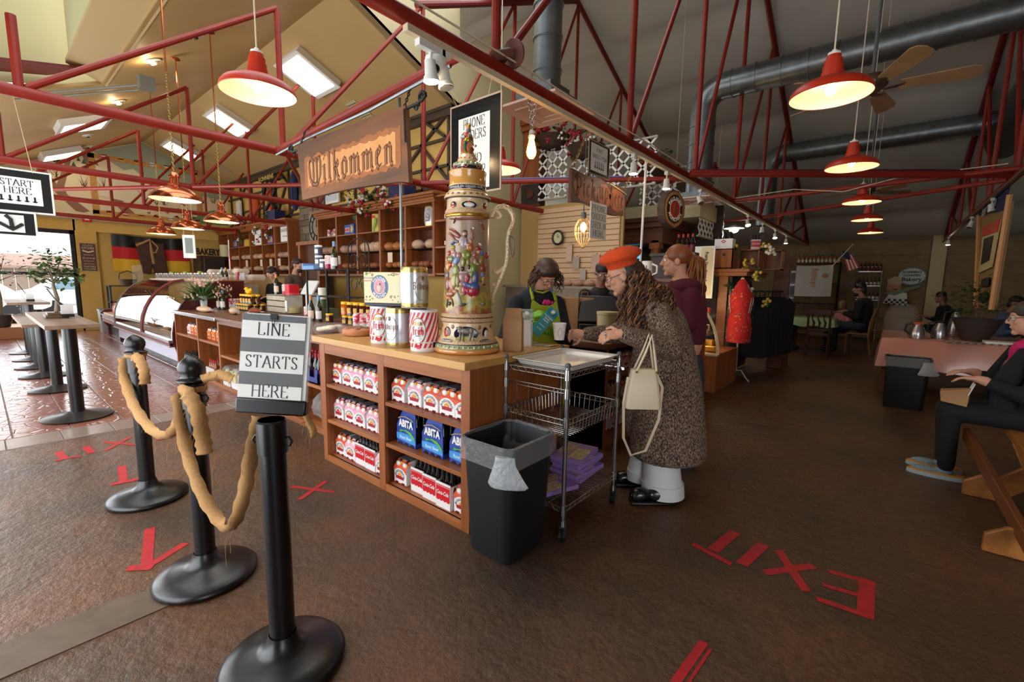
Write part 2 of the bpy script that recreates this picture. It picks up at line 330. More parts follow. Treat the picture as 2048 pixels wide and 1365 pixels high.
# roof of the big hall: sagging insulation between purlins running along X
def zr(y): return 7.1-.465*abs(8-y)
rf=MB(); NY=8
def roof(y0,y1,x0,x1,nb,sag):
    ys=[]
    for b in range(nb):
        for k in range(NY): ys.append((y0+(y1-y0)*(b+k/NY)/nb,sag*sin(pi*k/NY)**.55 if k else 0))
    ys.append((y1,0)); nx=14
    vs=[(x0+(x1-x0)*i/nx,y,zr(y)-s*(1+.25*sin(i*2.1+y))) for y,s in ys for i in range(nx+1)]
    rf.add(vs,[(j*(nx+1)+i,j*(nx+1)+i+1,(j+1)*(nx+1)+i+1,(j+1)*(nx+1)+i) for j in range(len(ys)-1) for i in range(nx)])
roof(8,17.1,-17,8.1,7,.12); roof(8,5.43,-17,8.1,2,.13); roof(5.43,-1.5,-2.3,8.1,5,.13)
struct(rf.build('ceiling',INS,smooth=50,fix=False))
# bakery ceiling: yellow gable, ridge along X
def zc(y): return 5.2-.43*abs(y-3.37)
c1=MB(); c1.plate([(-16.5,3.37,5.2),(-5.75,3.37,5.2),(-5.75,5.40,zc(5.4)),(-16.5,5.40,zc(5.4))],(0,0,.05)); struct(c1.build('ceiling',CEI))
c2=MB(); c2.plate([(-16.5,3.37,5.2),(-16.5,-1.4,zc(-1.4)),(-9.72,-1.4,zc(-1.4)),(-9.72,1.54,zc(1.54)),(-5.75,1.54,zc(1.54)),(-5.75,3.37,5.2)],(0,0,.05)); struct(c2.build('ceiling',CEI))
c3=MB(); c3.plate([(-9.86,1.62,4.435),(-5.75,1.62,4.435),(-5.75,1.10,4.45),(-9.3,1.10,4.45)],(0,0,.05)); struct(c3.build('ceiling',mat('tan_ceiling_paint_lit',(200,172,120),.6)))  # ceiling tan made paler on this soffit for the light it faces
c4=MB(); c4.plate([(-9.85,-1.4,3.2),(-9.85,-1.4,7.5),(-9.85,1.6,7.5),(-9.85,1.6,4.43),(-9.85,.46,4.13)],(-.05,0,0)); c4.plate([(-9.2,1.13,4.45),(-5.75,1.13,4.45),(-5.75,1.13,7.5),(-9.2,1.13,7.5)],(0,.05,0))
struct(c4.build('wall_dormer',GRN))
c4=MB(); c4.plate([(-9.8,-.6,4.0),(-9.8,.95,4.36),(-9.15,1.35,4.40),(-9.2,-.6,4.0)],(0,0,.03)); struct(c4.build('trim_2',DRED))
# walls
b=MB(); b.box(-16.5,-5.75,5.40,5.5,0,4.40); struct(b.build('wall_bakery_back',YEL))
b=MB(); b.plate([(-5.75,1.13,4.43),(-5.75,1.13,7.4),(-5.75,5.43,7.4),(-5.75,5.434,5.425),(-5.75,6.78,5.0),(-5.75,7.2,4.56),(-5.75,7.2,0),(-5.75,5.40,0),(-5.75,5.40,zc(5.4)),(-5.75,3.37,5.2),(-5.75,1.58,4.43)],(-.12,0,0)); struct(b.build('wall_bakery_side',CRM,fix=True))
# end wall with shop window, pilaster and recess
e=MB(); X0,X1=-16.55,-16.4
e.box(X0,X1,-1.4,1.80,2.62,2.93); e.box(X0,X1,-1.4,1.80,0,.28); e.box(X0,X1,1.76,2.2,0,2.93); e.box(X0-.1,X1-.12,2.2,5.4,0,2.62); e.box(X0,X1,2.2,5.4,2.62,3.1)
end=struct(e.build('wall_end',YEL))
e=MB(); e.plate([(X1-.02,-1.4,2.92),(X1-.02,-1.4,3.16),(X1-.02,3.37,5.22),(X1-.02,5.4,4.36),(X1-.02,5.4,2.92)],(-.08,0,0),0); mu=struct(e.build('wall_mural',mat('mural_cream',(232,214,176),.8)))
def mural():
    mats=[mat('mural_sage_sky',(164,172,148),.8),mat('mural_trunk',(150,110,84),.8),mat('mural_dark_green',(74,92,62),.8),mat('mural_snow',(238,222,190),.8),mat('mural_frame',(212,160,92),.8,noise=((190,130,66),14,.5)),mat('mural_twig',(120,86,66),.8),BLK,mat('flag_red',(196,28,34),.7),mat('flag_gold',(226,178,34),.7),WHT,mat('mural_blue',(110,140,180),.8),mat('mural_rust',(166,84,56),.8),mat('mural_meadow',(110,140,92),.8)]
    X=-16.415; b=MB()
    def P(m,*yz,d=.0): b.add([(X+d+.001*m,y,z) for y,z in yz],[tuple(range(len(yz)))],m)
    P(0,(2.3,4.72),(3.37,5.18),(5.38,4.33),(5.38,3.9),(4.4,3.95),(3.6,4.2),(2.9,4.35))
    P(3,(2.2,4.4),(2.7,4.28),(3.1,4.42),(3.5,4.1),(3.9,3.75),(4.3,3.6),(3.0,3.5),(2.2,3.6))
    P(11,(3.5,4.02),(3.9,3.82),(4.25,3.62),(4.3,3.56),(3.75,3.78))
    P(12,(4.4,3.1),(5.38,3.12),(5.38,3.5),(5.0,3.55),(4.6,3.42)); P(2,(3.9,3.12),(5.1,3.14),(4.9,3.3),(4.3,3.28))
    P(1,(1.15,4.25),(1.28,4.25),(1.55,3.75),(1.75,4.35),(1.86,4.4),(1.68,3.7),(1.72,3.52),(2.12,3.15),(2.0,3.1),(1.85,3.12),(1.5,3.55),(1.32,3.8))
    P(1,(2.05,4.62),(2.25,4.66),(2.6,3.9),(2.85,3.45),(3.15,3.08),(2.9,3.06),(2.55,3.55),(2.3,4.0))
    for y,z,s in ((1.35,4.3,.1),(1.6,4.28,.16),(1.9,4.24,.1),(2.0,4.4,.08),(2.1,4.35,.1),(1.8,4.45,.08),(2.15,4.22,.12),(1.5,4.45,.07)): P(2,(y-s*.5,z),(y+s*.5,z),(y,z+s*1.3),d=.004)
    random.seed(3)
    for y,z in ((2.05,3.75),(2.45,3.72),(3.3,3.55),(3.55,3.5),(3.75,3.52),(4.7,3.7),(5.0,3.75),(1.55,3.9)):
        for k in range(7):
            a=rad(90+random.uniform(-45,45)); l=random.uniform(.15,.4); p=(y+random.uniform(-.03,.03),z+l*.25*random.random())
            q=(p[0]+l*cos(a),p[1]+l*sin(a)); P(5,(p[0]-.008,p[1]),(p[0]+.008,p[1]),(q[0],q[1]),d=.002)
    for k in range(26): y,z=random.uniform(3.2,5.3),random.uniform(3.18,3.5); P(11,(y,z),(y+random.uniform(.05,.16),z-.03),(y+.1,z+.03),d=.003)
    # picture-frame border with little flags
    a=[(2.18,3.09),(2.18,4.64),(4.62,4.74),(4.74,3.10)]; wd=.13
    P(4,(2.18,3.08),(2.18+wd,3.08),(2.18+wd,4.66),(2.18,4.66),d=.005); P(4,(2.18,4.54),(2.18,4.66),(4.62,4.66),(4.62,4.54),d=.005); P(4,(4.55,3.08),(4.7,3.08),(4.7,4.66),(4.55,4.66),d=.005); P(4,(2.18,3.08),(4.7,3.08),(4.7,3.2),(2.18,3.2),d=.005)
    fl3=[(6,7,8),(9,10,9),(6,9,8),(6,7,8),(7,9,7),(8,6,8)]
    for k in range(7):
        y=2.45+k*.34
        for zz in (3.1,4.56):
            f=fl3[(k+int(zz))%6]
            for q in range(3): P(f[q],(y,zz+.02+.03*(2-q)),(y+.11,zz+.02+.03*(2-q)),(y+.11,zz+.05+.03*(2-q)),(y,zz+.05+.03*(2-q)),d=.012)
    for k in range(4):
        z=3.4+k*.32; f=fl3[k]
        for q in range(3): P(f[q],(2.19,z+.025*(2-q)),(2.29,z+.025*(2-q)),(2.29,z+.025*(3-q)),(2.19,z+.025*(3-q)),d=.012)
    b.build('mural_painting',mats,mu,smooth=0,fix=False)
mural()
b=MB()
b.box(-16.42,-16.36,-1.4,5.4,2.90,2.94); struct(b.build('trim_3',mat('wall_conduit',(170,150,120),.5)))
# shop window in the end wall
wf=MB()
for q in ((-1.4,1.78,2.52,2.62),(-1.4,1.78,.26,.36),(-1.4,1.78,1.45,1.52)): wf.box(-16.5,-16.40,*q)
wf.box(-16.5,-16.40,1.68,1.78,.26,2.62); wf.box(-16.5,-16.40,-1.45,-1.35,.26,2.62)
o=struct(wf.build('window_1',BLK,smooth=0))
g=MB(); g.box(-16.46,-16.452,-1.4,1.72,.3,2.56); g.build('glass',mat('window_glass',(255,255,255),.02,trans=1,ior=1.0,alpha=.12),o,smooth=0)
# half timbering on the bakery back wall (trim, posts, rails, braces)
tm=MB(); Yt=5.37
def strut(x0,z0,x1,z1,wd=.045): tm.bar((x0,Yt,z0),(x1,Yt,z1),wd,.05,up=(0,1,0))
tm.box(-16.4,-5.8,5.30,5.42,4.20,4.34); tm.box(-16.4,-5.8,5.27,5.42,4.31,4.36)
for z in (3.86,3.42,3.08): strut(-16.2,z,-5.8,z)
for x in (-16,-15.2,-14.4,-13.6,-12.8,-12.0,-8.9,-7.9,-7.3,-6.65,-5.95): strut(x,2.8,x,4.25)
for a in ((-6.0,4.25,-6.6,3.9),(-6.6,4.25,-6.05,3.9),(-6.65,3.82,-5.9,3.1),(-7.3,3.42,-6.65,3.86),(-7.9,3.86,-7.3,4.22),(-7.9,3.4,-8.8,2.9),(-8.8,3.4,-7.9,2.9),(-15.2,3.86,-14.7,4.22),(-14.4,3.86,-14.9,4.22),(-13.6,3.86,-13.1,4.22),(-12.8,3.86,-13.3,4.22),(-12,3.86,-12.5,4.22),(-15.2,3.1,-14.4,3.4),(-12.8,3.1,-12.2,3.8),(-12.0,3.1,-11.5,3.4)): strut(*a)
struct(tm.build('trim_4',DKT,smooth=0))
# back wall of the hall: horizontal boards between pale pilasters
b=MB(); b.box(-9,8.1,16.9,17.0,0,3.1); back=struct(b.build('wall_back',mat('back_wall_base',(128,108,80),.8)))
PLK=mat('weathered_beige_board',(158,132,96),.75,noise=((120,98,70),5,.7),bump=(18,.2))
k=0
for xs in ((-9,-2.0),(-2.0,.78),(1.13,4.6),(4.95,8.1)):
    for r in range(9):
        z=.02+r*.31; b=MB(); b.box(xs[0]+.005,xs[1]-.005,16.86+.012*((r*7+k)%3),16.91,z,z+.30)
        b.build('plank',PLK,back,smooth=0); k+=1
b=MB(); b.box(-9,8.1,16.82,16.92,2.42,2.52); b.build('rail',PLK,back,smooth=0)
for x in (.80,4.65):
    b=MB(); b.box(x,x+.30,16.8,16.95,0,3.0); b.build('pilaster',CRM,back,smooth=0)
b=MB(); b.box(4.6,4.7,-1.4,17,0,6.8); struct(b.build('wall_right',mat('tan_plywood_wall',(150,120,84),.8)))
b=MB(); b.box(-9.1,-9,7.1,17,0,3.4); struct(b.build('wall_left',CRM))
# front wall behind the camera: piers, sill and head around the glazed openings where the daylight comes in
b=MB()
for q in ((-16.5,-12.4,0,3.4),(-5.6,-5.1,0,3.4),(-1.4,1.2,0,3.4),(4.4,4.7,0,3.4)): b.box(q[0],q[1],-1.5,-1.38,q[2],q[3])
for q in ((-12.4,-5.6),(-5.1,-1.4),(1.2,4.4)): b.box(q[0],q[1],-1.5,-1.38,2.55,7.4); b.box(q[0],q[1],-1.5,-1.38,0,.2)
b.box(-16.5,4.7,-1.5,-1.38,3.3,7.4); struct(b.build('wall_front',CRM,smooth=0))
# ---------------------------------------------------------------- red tube trusses, ties
NODES=[.34+1.93*k for k in range(9)]
def truss(X,y1,label,clip=None,y0=-1.2):
    t=thing('roof_truss',label,'truss',(X,y0,2.8))
    o0=(X,y0,2.8); P=lambda y,z: (X,y,z)
    b=MB(o0); b.tube([P(y0,2.8),P(y1,2.8)],.045,14); b.build('bottom_chord',RED,t)
    zt=lambda y: zr(y)-.2
    if not clip: b=MB(o0); b.tube([P(4.1,zt(4.1)),P(8,zt(8)),P(16.7,zt(16.7))],.05,10); b.build('top_chord',mat('deep_red_steel',(112,26,22),.5),t)
    for k,y in enumerate(NODES):
        if y > y1: break
        ztop=min(zt(y),clip(y) if clip else 99); b=MB(o0); b.tube([P(y,2.8),P(y,ztop)],.03,10); b.build('vertical',RED,t)
        if k+1 < len(NODES) and y < y1-.5:
            p=V(P(y+.04,2.84)); q=V(P(NODES[k+1],zt(NODES[k+1]))) if y < 14 else V(P(NODES[k+1],zt(NODES[k+1])))
            if clip:
                for i in range(1,41):
                    r=p.lerp(q,i/40)
                    if r.z > clip(r.y) or r.y > y1: q=r; break
            b=MB(o0); b.tube([p,q],.026,10); b.build('diagonal',RED,t)
    return t
cl=lambda y: zc(y)-.01
truss(-2.07,16.7,'nearest red tube truss crossing above the front counter with track lights')
truss(-5.17,16.7,'red tube truss passing behind the tall carved welcome sign')
truss(-8.27,5.3,'red tube truss in front of the copper pendants under the yellow ceiling',cl)
truss(-11.37,5.3,'farther red tube truss level with the first copper pendants',cl)
truss(-14.4,5.3,'red tube truss nearest the painted end wall',cl)
truss(1.04,16.7,'red tube truss over the right aisle carrying the cut-out mug board')
def tie(p0,p1,label,r=.03):
    b=MB(p0); b.tube([p0,p1],r,10); o=b.build('tie_tube',RED,loc=p0); tag(o,label,'tie tube')
tie((-5.13,2.2,2.8),(-2.1,2.02,2.8),'red cross tube the carved welcome sign hangs from',.032)
tie((-8.2,2.25,2.8),(-2.1,6.0,2.8),'long red cross tube running level behind the welcome sign')
tie((-2.0,5.75,2.8),(1.0,8.0,2.8),'red cross tube with cable bundle right of the pay sign',.04)
tie((-2.02,7.95,2.8),(1.0,7.6,2.8),'red cross tube behind the second red pendant lamp')
tie((-2.02,10.0,2.8),(1.0,8.3,2.8),'red cross tube in front of the third red pendant lamp')
tie((-5.1,10.9,2.8),(-2.1,10.0,2.8),'red cross tube behind the round log-slice sign')
tie((-11.3,.4,2.8),(-8.3,2.15,2.8),'red cross tube between the two trusses by the copper pendants')
tie((-5.1,2.25,2.8),(-8.2,4.1,2.8),'thin red cross tube leading to the dome camera',.024)
# galvanised ducts
def duct(x,y,zt,x1,r,label,zb,diff):
    t=thing('air_duct',label,'duct',(x,y,zb)); o0=(x,y,zb)
    b=MB(o0); pts=[(x,y,zb)]; R=r*1.6
    if x1 is None: pts.append((x,y,zt))
    else:
        pts.append((x,y,zt-R))
        for k in range(1,7): a=k/6*pi/2; pts.append((x+R*(1-cos(a)),y,zt-R+R*sin(a)))
        pts.append((x1,y,zt))
    b.tube(pts,r,22); b.build('pipe',GRYM,t,smooth=60)
    b=MB(o0); z=zb+.25
    while z < (zt-R if x1 is not None else zt): b.tube([(x,y,z),(x,y,z+.02)],r+.012,22); z+=.28
    if x1 is not None:
        q=x+R+.1
        while q < x1: b.tube([(q,y,zt),(q+.02,y,zt)],r+.012,22); q+=.34
    b.build('seam_rings',GRYM,t,smooth=60)['kind']='stuff'
    if diff:
        b=MB(o0); b.box(x-.2,x+.2,y-.2,y+.2,zb-.05,zb+.05); b.box(x-.15,x+.15,y-.15,y+.15,zb+.05,zb+.12); b.build('plenum_box',GRYM,t)
        b=MB(o0); s=.32; b.box(x-s,x+s,y-s,y+s,zb-.075,zb-.055); b.build('diffuser_plate',mat('peach_diffuser',(226,190,170),.5),t)
        b=MB(o0)
        for d in (.1,.2): 
            for a,c2 in (((x-d,y-d),(x+d,y-d)),((x+d,y-d),(x+d,y+d)),((x+d,y+d),(x-d,y+d)),((x-d,y+d),(x-d,y-d))): b.bar((*a,zb-.08),(*c2,zb-.08),.02,.012)
        b.build('louvre',mat('peach_diffuser'),t)
duct(-2.56,3.5,6.2,None,.125,'upright galvanised air duct with peach ceiling diffuser above the hanging bulb',3.07,True)
duct(-2.63,8.0,4.64,4.55,.2,'large horizontal galvanised duct bending down behind the red truss',2.95,True)
b=MB((1.5,12,4.6)); b.tube([(1.55,10.4,4.55),(1.55,16.5,4.55)],.36,24); tag(b.build('air_duct',mat('dark_duct',(70,72,74),.4,.6),loc=(1.5,12,4.6),smooth=60),'wide dark air duct at the right edge behind the right truss','duct')
duct(-2.5,12.6,4.6,1.3,.2,'farther galvanised duct crossing behind the second red lamp',2.95,False)

# ---------------------------------------------------------------- front counter cabinet with its worktop
INK=mat('printed_black_ink',(22,20,20),.6); PAPER=mat('white_paper',(236,234,228),.6)
GLASS=mat('clear_plastic',(240,244,246),.06,alpha=.07,spec=.8)
BAG=mat('clear_poly_bag',(235,238,240),.12,alpha=.17,spec=1,bump=(30,.8))
DGL=mat('dark_brown_bottle_glass',(26,12,8),.08,spec=.8); CAPM=mat('black_cap',(16,16,18),.35)
FRONT=facing((0,-1,0))
cab=thing('counter_cabinet','honey oak cabinet with six open shelves of soft drinks under the front worktop','cabinet',(-2.5,2.15,0))
o0=(-2.5,2.15,0)
b=MB(o0); b.box(-3.34,-3.29,1.71,2.62,0,.95); b.box(-1.76,-1.705,1.71,2.62,0,.95); b.build('side_panel',OAK,cab,bevel=.003)
b=MB(o0); b.box(-1.73,-1.70,1.69,2.6,.0,.955); b.build('end_panel',OAK,cab)
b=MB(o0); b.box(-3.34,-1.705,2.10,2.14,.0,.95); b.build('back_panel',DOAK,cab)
for x0,x1 in ((-3.345,-3.288),(-2.578,-2.508),(-1.768,-1.6982)): b=MB(o0); b.box(x0,x1,1.683,1.712,0,.955); b.build('stile',OAK,cab,bevel=.002)
b=MB(o0); b.box(-3.3,-1.75,1.685,1.712,.866,.955); b.build('top_rail',OAKH,cab,bevel=.002)
b=MB(o0); b.box(-3.29,-1.76,1.685,1.71,0,.05); b.box(-3.29,-1.76,1.7,2.12,.03,.05); b.build('bottom_board',OAKH,cab)
for (x0,x1) in ((-3.289,-2.577),(-2.509,-1.767)):
    for z in (.601,.316): b=MB(o0); b.box(x0,x1,1.69,2.1,z,z+.026); b.build('shelf_board',OAKH,cab,bevel=.002)
    b=MB(o0); b.box(x0-.002,x1,2.08,2.1,.05,.95)
b=MB(o0); b.box(-2.56,-2.526,1.7,2.1,.05,.95); b.build('divider',DOAK,cab)
wt=MB(); wt.box(-3.375,-1.684,1.63,2.65,.955,1.0); tag(wt.build('worktop',MAPLE,bevel=.004),'thick pale maple butcher-block worktop under the giant stein','worktop')
# --- cartons of soda
CW=mat('carton_white',(238,232,230),.45); PINK=mat('carton_pink',(236,170,190),.45); ORG=mat('carton_coral',(224,92,62),.45); RIB=mat('ribbon_crimson',(170,24,44),.5)
FRU=mat('fruit_orange',(236,150,36),.5); GRC=mat('carton_grey_top',(96,88,88),.5); LIMEC=mat('carton_lime',(150,170,60),.5); BRN=mat('amber_bottle_glass',(70,26,14),.12); GRAPE=mat('strawberry_red',(214,40,40),.5)
def soda_pack(col,name='soda_carton',fruit=None,cart=None):
    t=thing(name,'x','soda carton'); b=MB(); W,H,S=.138,.112,.155
    pr=[(0,0,0),(0,0,H),(0,.042,S),(0,.105,S),(0,.145,H),(0,.145,0)]
    b.plate([(-W/2,y,z) for _,y,z in pr],(W,0,0),0); o=b.build('carton',[cart or CW],t,bevel=.004)
    b=MB(); e=.0012
    # coloured shoulder with an arch cut out over the label
    pts=[(-W/2,-e,H-.006)]+[(-W/2+W*k/10,-e,H-.034+.034*sin(pi*k/10)**.8) for k in range(11)]+[(W/2,-e,H-.006)]
    for k in range(10):
        a,c=pts[1+k],pts[2+k]; b.add([a,c,(c[0],-e,H+.001),(a[0],-e,H+.001)],[(0,1,2,3)],0)
    b.add([(-W/2,-e,H),(W/2,-e,H),(W/2,.041,S+e),(-W/2,.041,S+e)],[(0,1,2,3)],0)
    b.build('shoulder_print',col,t,smooth=0)
    b=MB()
    for i in (-1,1):
        b.ball((i*.035,.016,H+.022),(.022,.012,.02),10,1); b.ball((i*.012,.024,H+.03),(.012,.008,.012),8,0); b.ball((i*.055,.02,H+.025),(.01,.008,.012),8,0)
    b.build('fruit_print',[fruit or FRU,mat('bottle_neck_label',(240,236,226),.4)],t)
    for i in (-1,1):
        for y in (.042,.105): c=MB(); c.cyl((i*.035,y,S-.03),(i*.035,y,S+.012),.013,.012,10); c.build('bottle_cap',CAPM,t)
    b=MB(); b.box(-W*.32,W*.32,.03,.118,S+.012,S+.016); b.build('handle_flap',GRC,t)
    b=MB()
    for k in range(-2,3):
        if k%2: b.box(k*.034-.014,k*.034+.014,-.003,.002,0,.014)
    b.build('bottle_window',BRN,t,smooth=0); b=MB(); b.box(-W/2,W/2,-.002,.0,.0,.006); b.build('base_stripe',RIB,t,smooth=0)
    b=MB(); b.add([(.034*cos(a),-.0022,.056+.03*sin(a)) for a in [pi*k/10 for k in range(11)]],[tuple(range(11))],0)
    for x,z in ((-.014,.066),(.0,.074),(.014,.066)): b.ball((x,-.003,z),(.010,.002,.010),8,1)
    b.add([(-.04,-.004,.036),(.04,-.004,.036),(.044,-.004,.056),(0,-.004,.06),(-.044,-.004,.056)],[(0,1,2,3,4)],2)
    b.build('emblem',[PAPER,fruit or FRU,RIB],t,smooth=0)
    def arc(c): a=c.x/.05; return V(((.05+c.y)*sin(a),(.05+c.y)*cos(a)-.05,0))
    text('BUNDABERG',.023,INK,t,(0,-.0035,.094),FRONT,bend=arc)
    return t
pk=soda_pack(PINK); po=soda_pack(ORG); pr_=soda_pack(PINK,fruit=GRAPE); 
used=set()
def place(root,loc,label,rz=0,group=None):
    if root.name not in used: used.add(root.name); root.location=loc; root.rotation_euler=(0,0,rz); root['label']=label; r=root; 
    else: r=dup(root,loc,rz,label,group)
    if group: r['group']=group
    return r
GB='soda cartons on the front cabinet shelves'
for k,(x,p) in enumerate(((-3.245,po),(-3.09,pk),(-2.945,pk),(-2.79,pk),(-2.645,po))): place(p,(x,1.75+.004*(k%2),.627),f'{"coral" if p is po else "pink"} and white soda carton, {ORD[k]} from the left on the top left shelf',group=GB)
for k,(x,p) in enumerate(((-3.225,pr_),(-3.07,pk),(-2.925,pr_),(-2.77,pk),(-2.62,pk))): place(p,(x,1.75+.004*(k%2),.342),f'pink and white soda carton, {ORD[k]} from the left on the middle left shelf',group=GB)
for k,(x,p) in enumerate(((-2.44,po),(-2.27,pk),(-2.105,po),(-1.958,po),(-1.815,po))): place(p,(x,1.745+.004*(k%2),.627),f'{"coral" if p is po else "pink"} and white soda carton, {ORD[k]} from the left on the top right shelf',group=GB)
place(po,(-3.215,1.75,.05),'coral and white soda carton at the left end of the bottom left shelf',group=GB); place(pk,(-3.065,1.745,.05),'pink and white soda carton beside the red cola carrier on the bottom left shelf',group=GB)
place(pk,(-2.645,1.74,.05),'pink soda carton wedged against the middle post on the bottom left shelf',group=GB)
place(po,(-2.435,1.75,.05),'coral soda carton standing alone left of the cola carriers on the bottom right shelf',group=GB); place(po,(-1.82,1.74,.05),'coral soda carton at the right end of the bottom right shelf',group=GB)
def bottle(b,x,y,z,h,r,m=0,n=10,cap=None,cm=1):
    b.lathe([(0,0),(r,0),(r,h*.52),(r*.9,h*.6),(r*.42,h*.78),(r*.38,h*.95),(r*.45,h*.955),(r*.45,h),(0,h)],(x,y,z),n,m)
    if cap: b.cyl((x,y,z+h*.95),(x,y,z+h*1.01),r*.5,r*.5,n,cm)
# red cola carriers
CRED=mat('cola_red',(206,22,36),.4)
def cola():
    t=thing('cola_carrier','x','soda carrier'); W=.132
    b=MB(); b.box(-W/2,W/2,0,.006,0,.162); b.box(-W/2,W/2,.124,.13,0,.162); b.box(-W/2,-W/2+.004,0,.13,0,.15); b.box(W/2-.004,W/2,0,.13,0,.15); b.box(-W/2,W/2,0,.13,0,.004); b.build('carton',CW,t)
    b=MB(); pts=[(-W/2+.004,-.0012,.148),(W/2-.004,-.0012,.148)]
    sc=[(W/2-.004-k*(W-.008)/16,-.0012,.052-.008*abs(sin(pi*k/4))) for k in range(17)]
    for k in range(16): b.add([(sc[k][0],-.0012,.148),sc[k],sc[k+1],(sc[k+1][0],-.0012,.148)],[(0,1,2,3)])
    b.build('red_print',CRED,t,smooth=0)
    text('Coca-Cola',.036,PAPER,t,(0,-.003,.098),FRONT,shear=.35,bold=.0008,width=.108)
    b=MB()
    for k in range(12): b.box(-W/2+.008+k*.0102,-W/2+.012+k*.0102,-.0025,-.001,.139,.143)
    b.box(-W/2+.01,W/2-.01,-.0022,-.001,.154,.157); b.build('dotted_border',CW,t,smooth=0)
    for i in range(3):
        for j in range(2): c=MB(); bottle(c,-.042+i*.042,.038+j*.054,.004,.235,.027,0,12); c.build('bottle',mat('cola_bottle_glass',(14,8,8),.05,spec=.9),t)
    return t
ck=cola()
GC='cola carriers on the bottom shelves'
for k,(x,y) in enumerate(((-2.925,1.745),(-2.785,1.74))): place(ck,(x,y,.05),f'red cola carrier with dark bottles, {ORD[k]} from the left on the bottom left shelf',group=GC)
for k,x in enumerate((-2.245,-2.11,-1.965)): place(ck,(x,1.745-.012*k,.05),f'red cola carrier with dark bottles, {ORD[k]} from the left on the bottom right shelf',group=GC)
# blue root beer six-packs
def rootbeer():
    t=thing('root_beer_carrier','x','soda carrier'); BL_=mat('carrier_blue',(34,62,150),.4); LB=mat('carrier_sky_blue',(70,150,220),.4); GRN_=mat('carrier_green',(70,170,60),.4)
    b=MB(); W=.2
    P=[(-W/2,0),(W/2,0),(W/2,.13),(.075,.205),(.06,.235),(-.06,.235),(-.075,.205),(-W/2,.13)]
    b.plate([(x,0 if z < .15 else (z-.13)*.25,z) for x,z in P],(0,.006,0)); b.plate([(x,.135 if z < .15 else .135-(z-.13)*.25,z) for x,z in P],(0,.006,0)); b.box(-W/2,W/2,0,.14,0,.005); b.box(W/2-.004,W/2,0,.14,0,.03); b.box(-W/2,-W/2+.004,0,.14,0,.03)
    b.build('carton',BL_,t)
    for i in range(3):
        for j in range(2): c=MB(); bottle(c,-.06+i*.06,.04+j*.06,.005,.228,.029,0,10,True,1); c.build('bottle',[DGL,mat('blue_cap',(40,80,170),.4)],t)
    b=MB(); b.add([(-W/2,-.002,.035),(W/2,-.002,.022),(W/2,-.002,.06),(.03,-.002,.082),(-.05,-.002,.083),(-W/2,-.002,.075)],[(0,1,2,3,4,5)])
    b.build('sky_band',LB,t,smooth=0)
    b=MB()
    for q in range(4): b.tube([(-.06+.0*q,-.002,.088+.004*q),(0,-.002,.108-.002*q),(.05,-.002,.10-.006*q),(.092,-.002,.066-.006*q)],.0032,5)
    b.build('green_swoosh',GRN_,t)
    text('ABITA',.066,PAPER,t,(0,-.003,.148),FRONT,bold=.003,width=.152); text('Root Beer',.03,mat('pale_blue_lettering',(190,220,245),.4),t,(0,-.0035,.054),FRONT,bold=.0012)
    b=MB()
    for i in (-1,0,1): b.cyl((i*.06,-.001,.0),(i*.06,-.004,.0),.022,.022,12)
    b.build('bottle_window',DGL,t); b=MB(); b.tube([(-.08,-.002,.178),(-.05,-.004,.19),(0,-.004,.2),(.05,-.004,.19),(.08,-.002,.178)],.003,5); b.build('gold_scroll',mat('scroll_gold',(190,170,110),.4),t)
    return t
rb=rootbeer()
for k,x in enumerate((-2.355,-2.095,-1.84)): place(rb,(x,1.745+.004*k,.342),f'blue root beer carrier with white lettering, {ORD[k]} from the left on the middle right shelf',group='root beer carriers on the middle shelf')
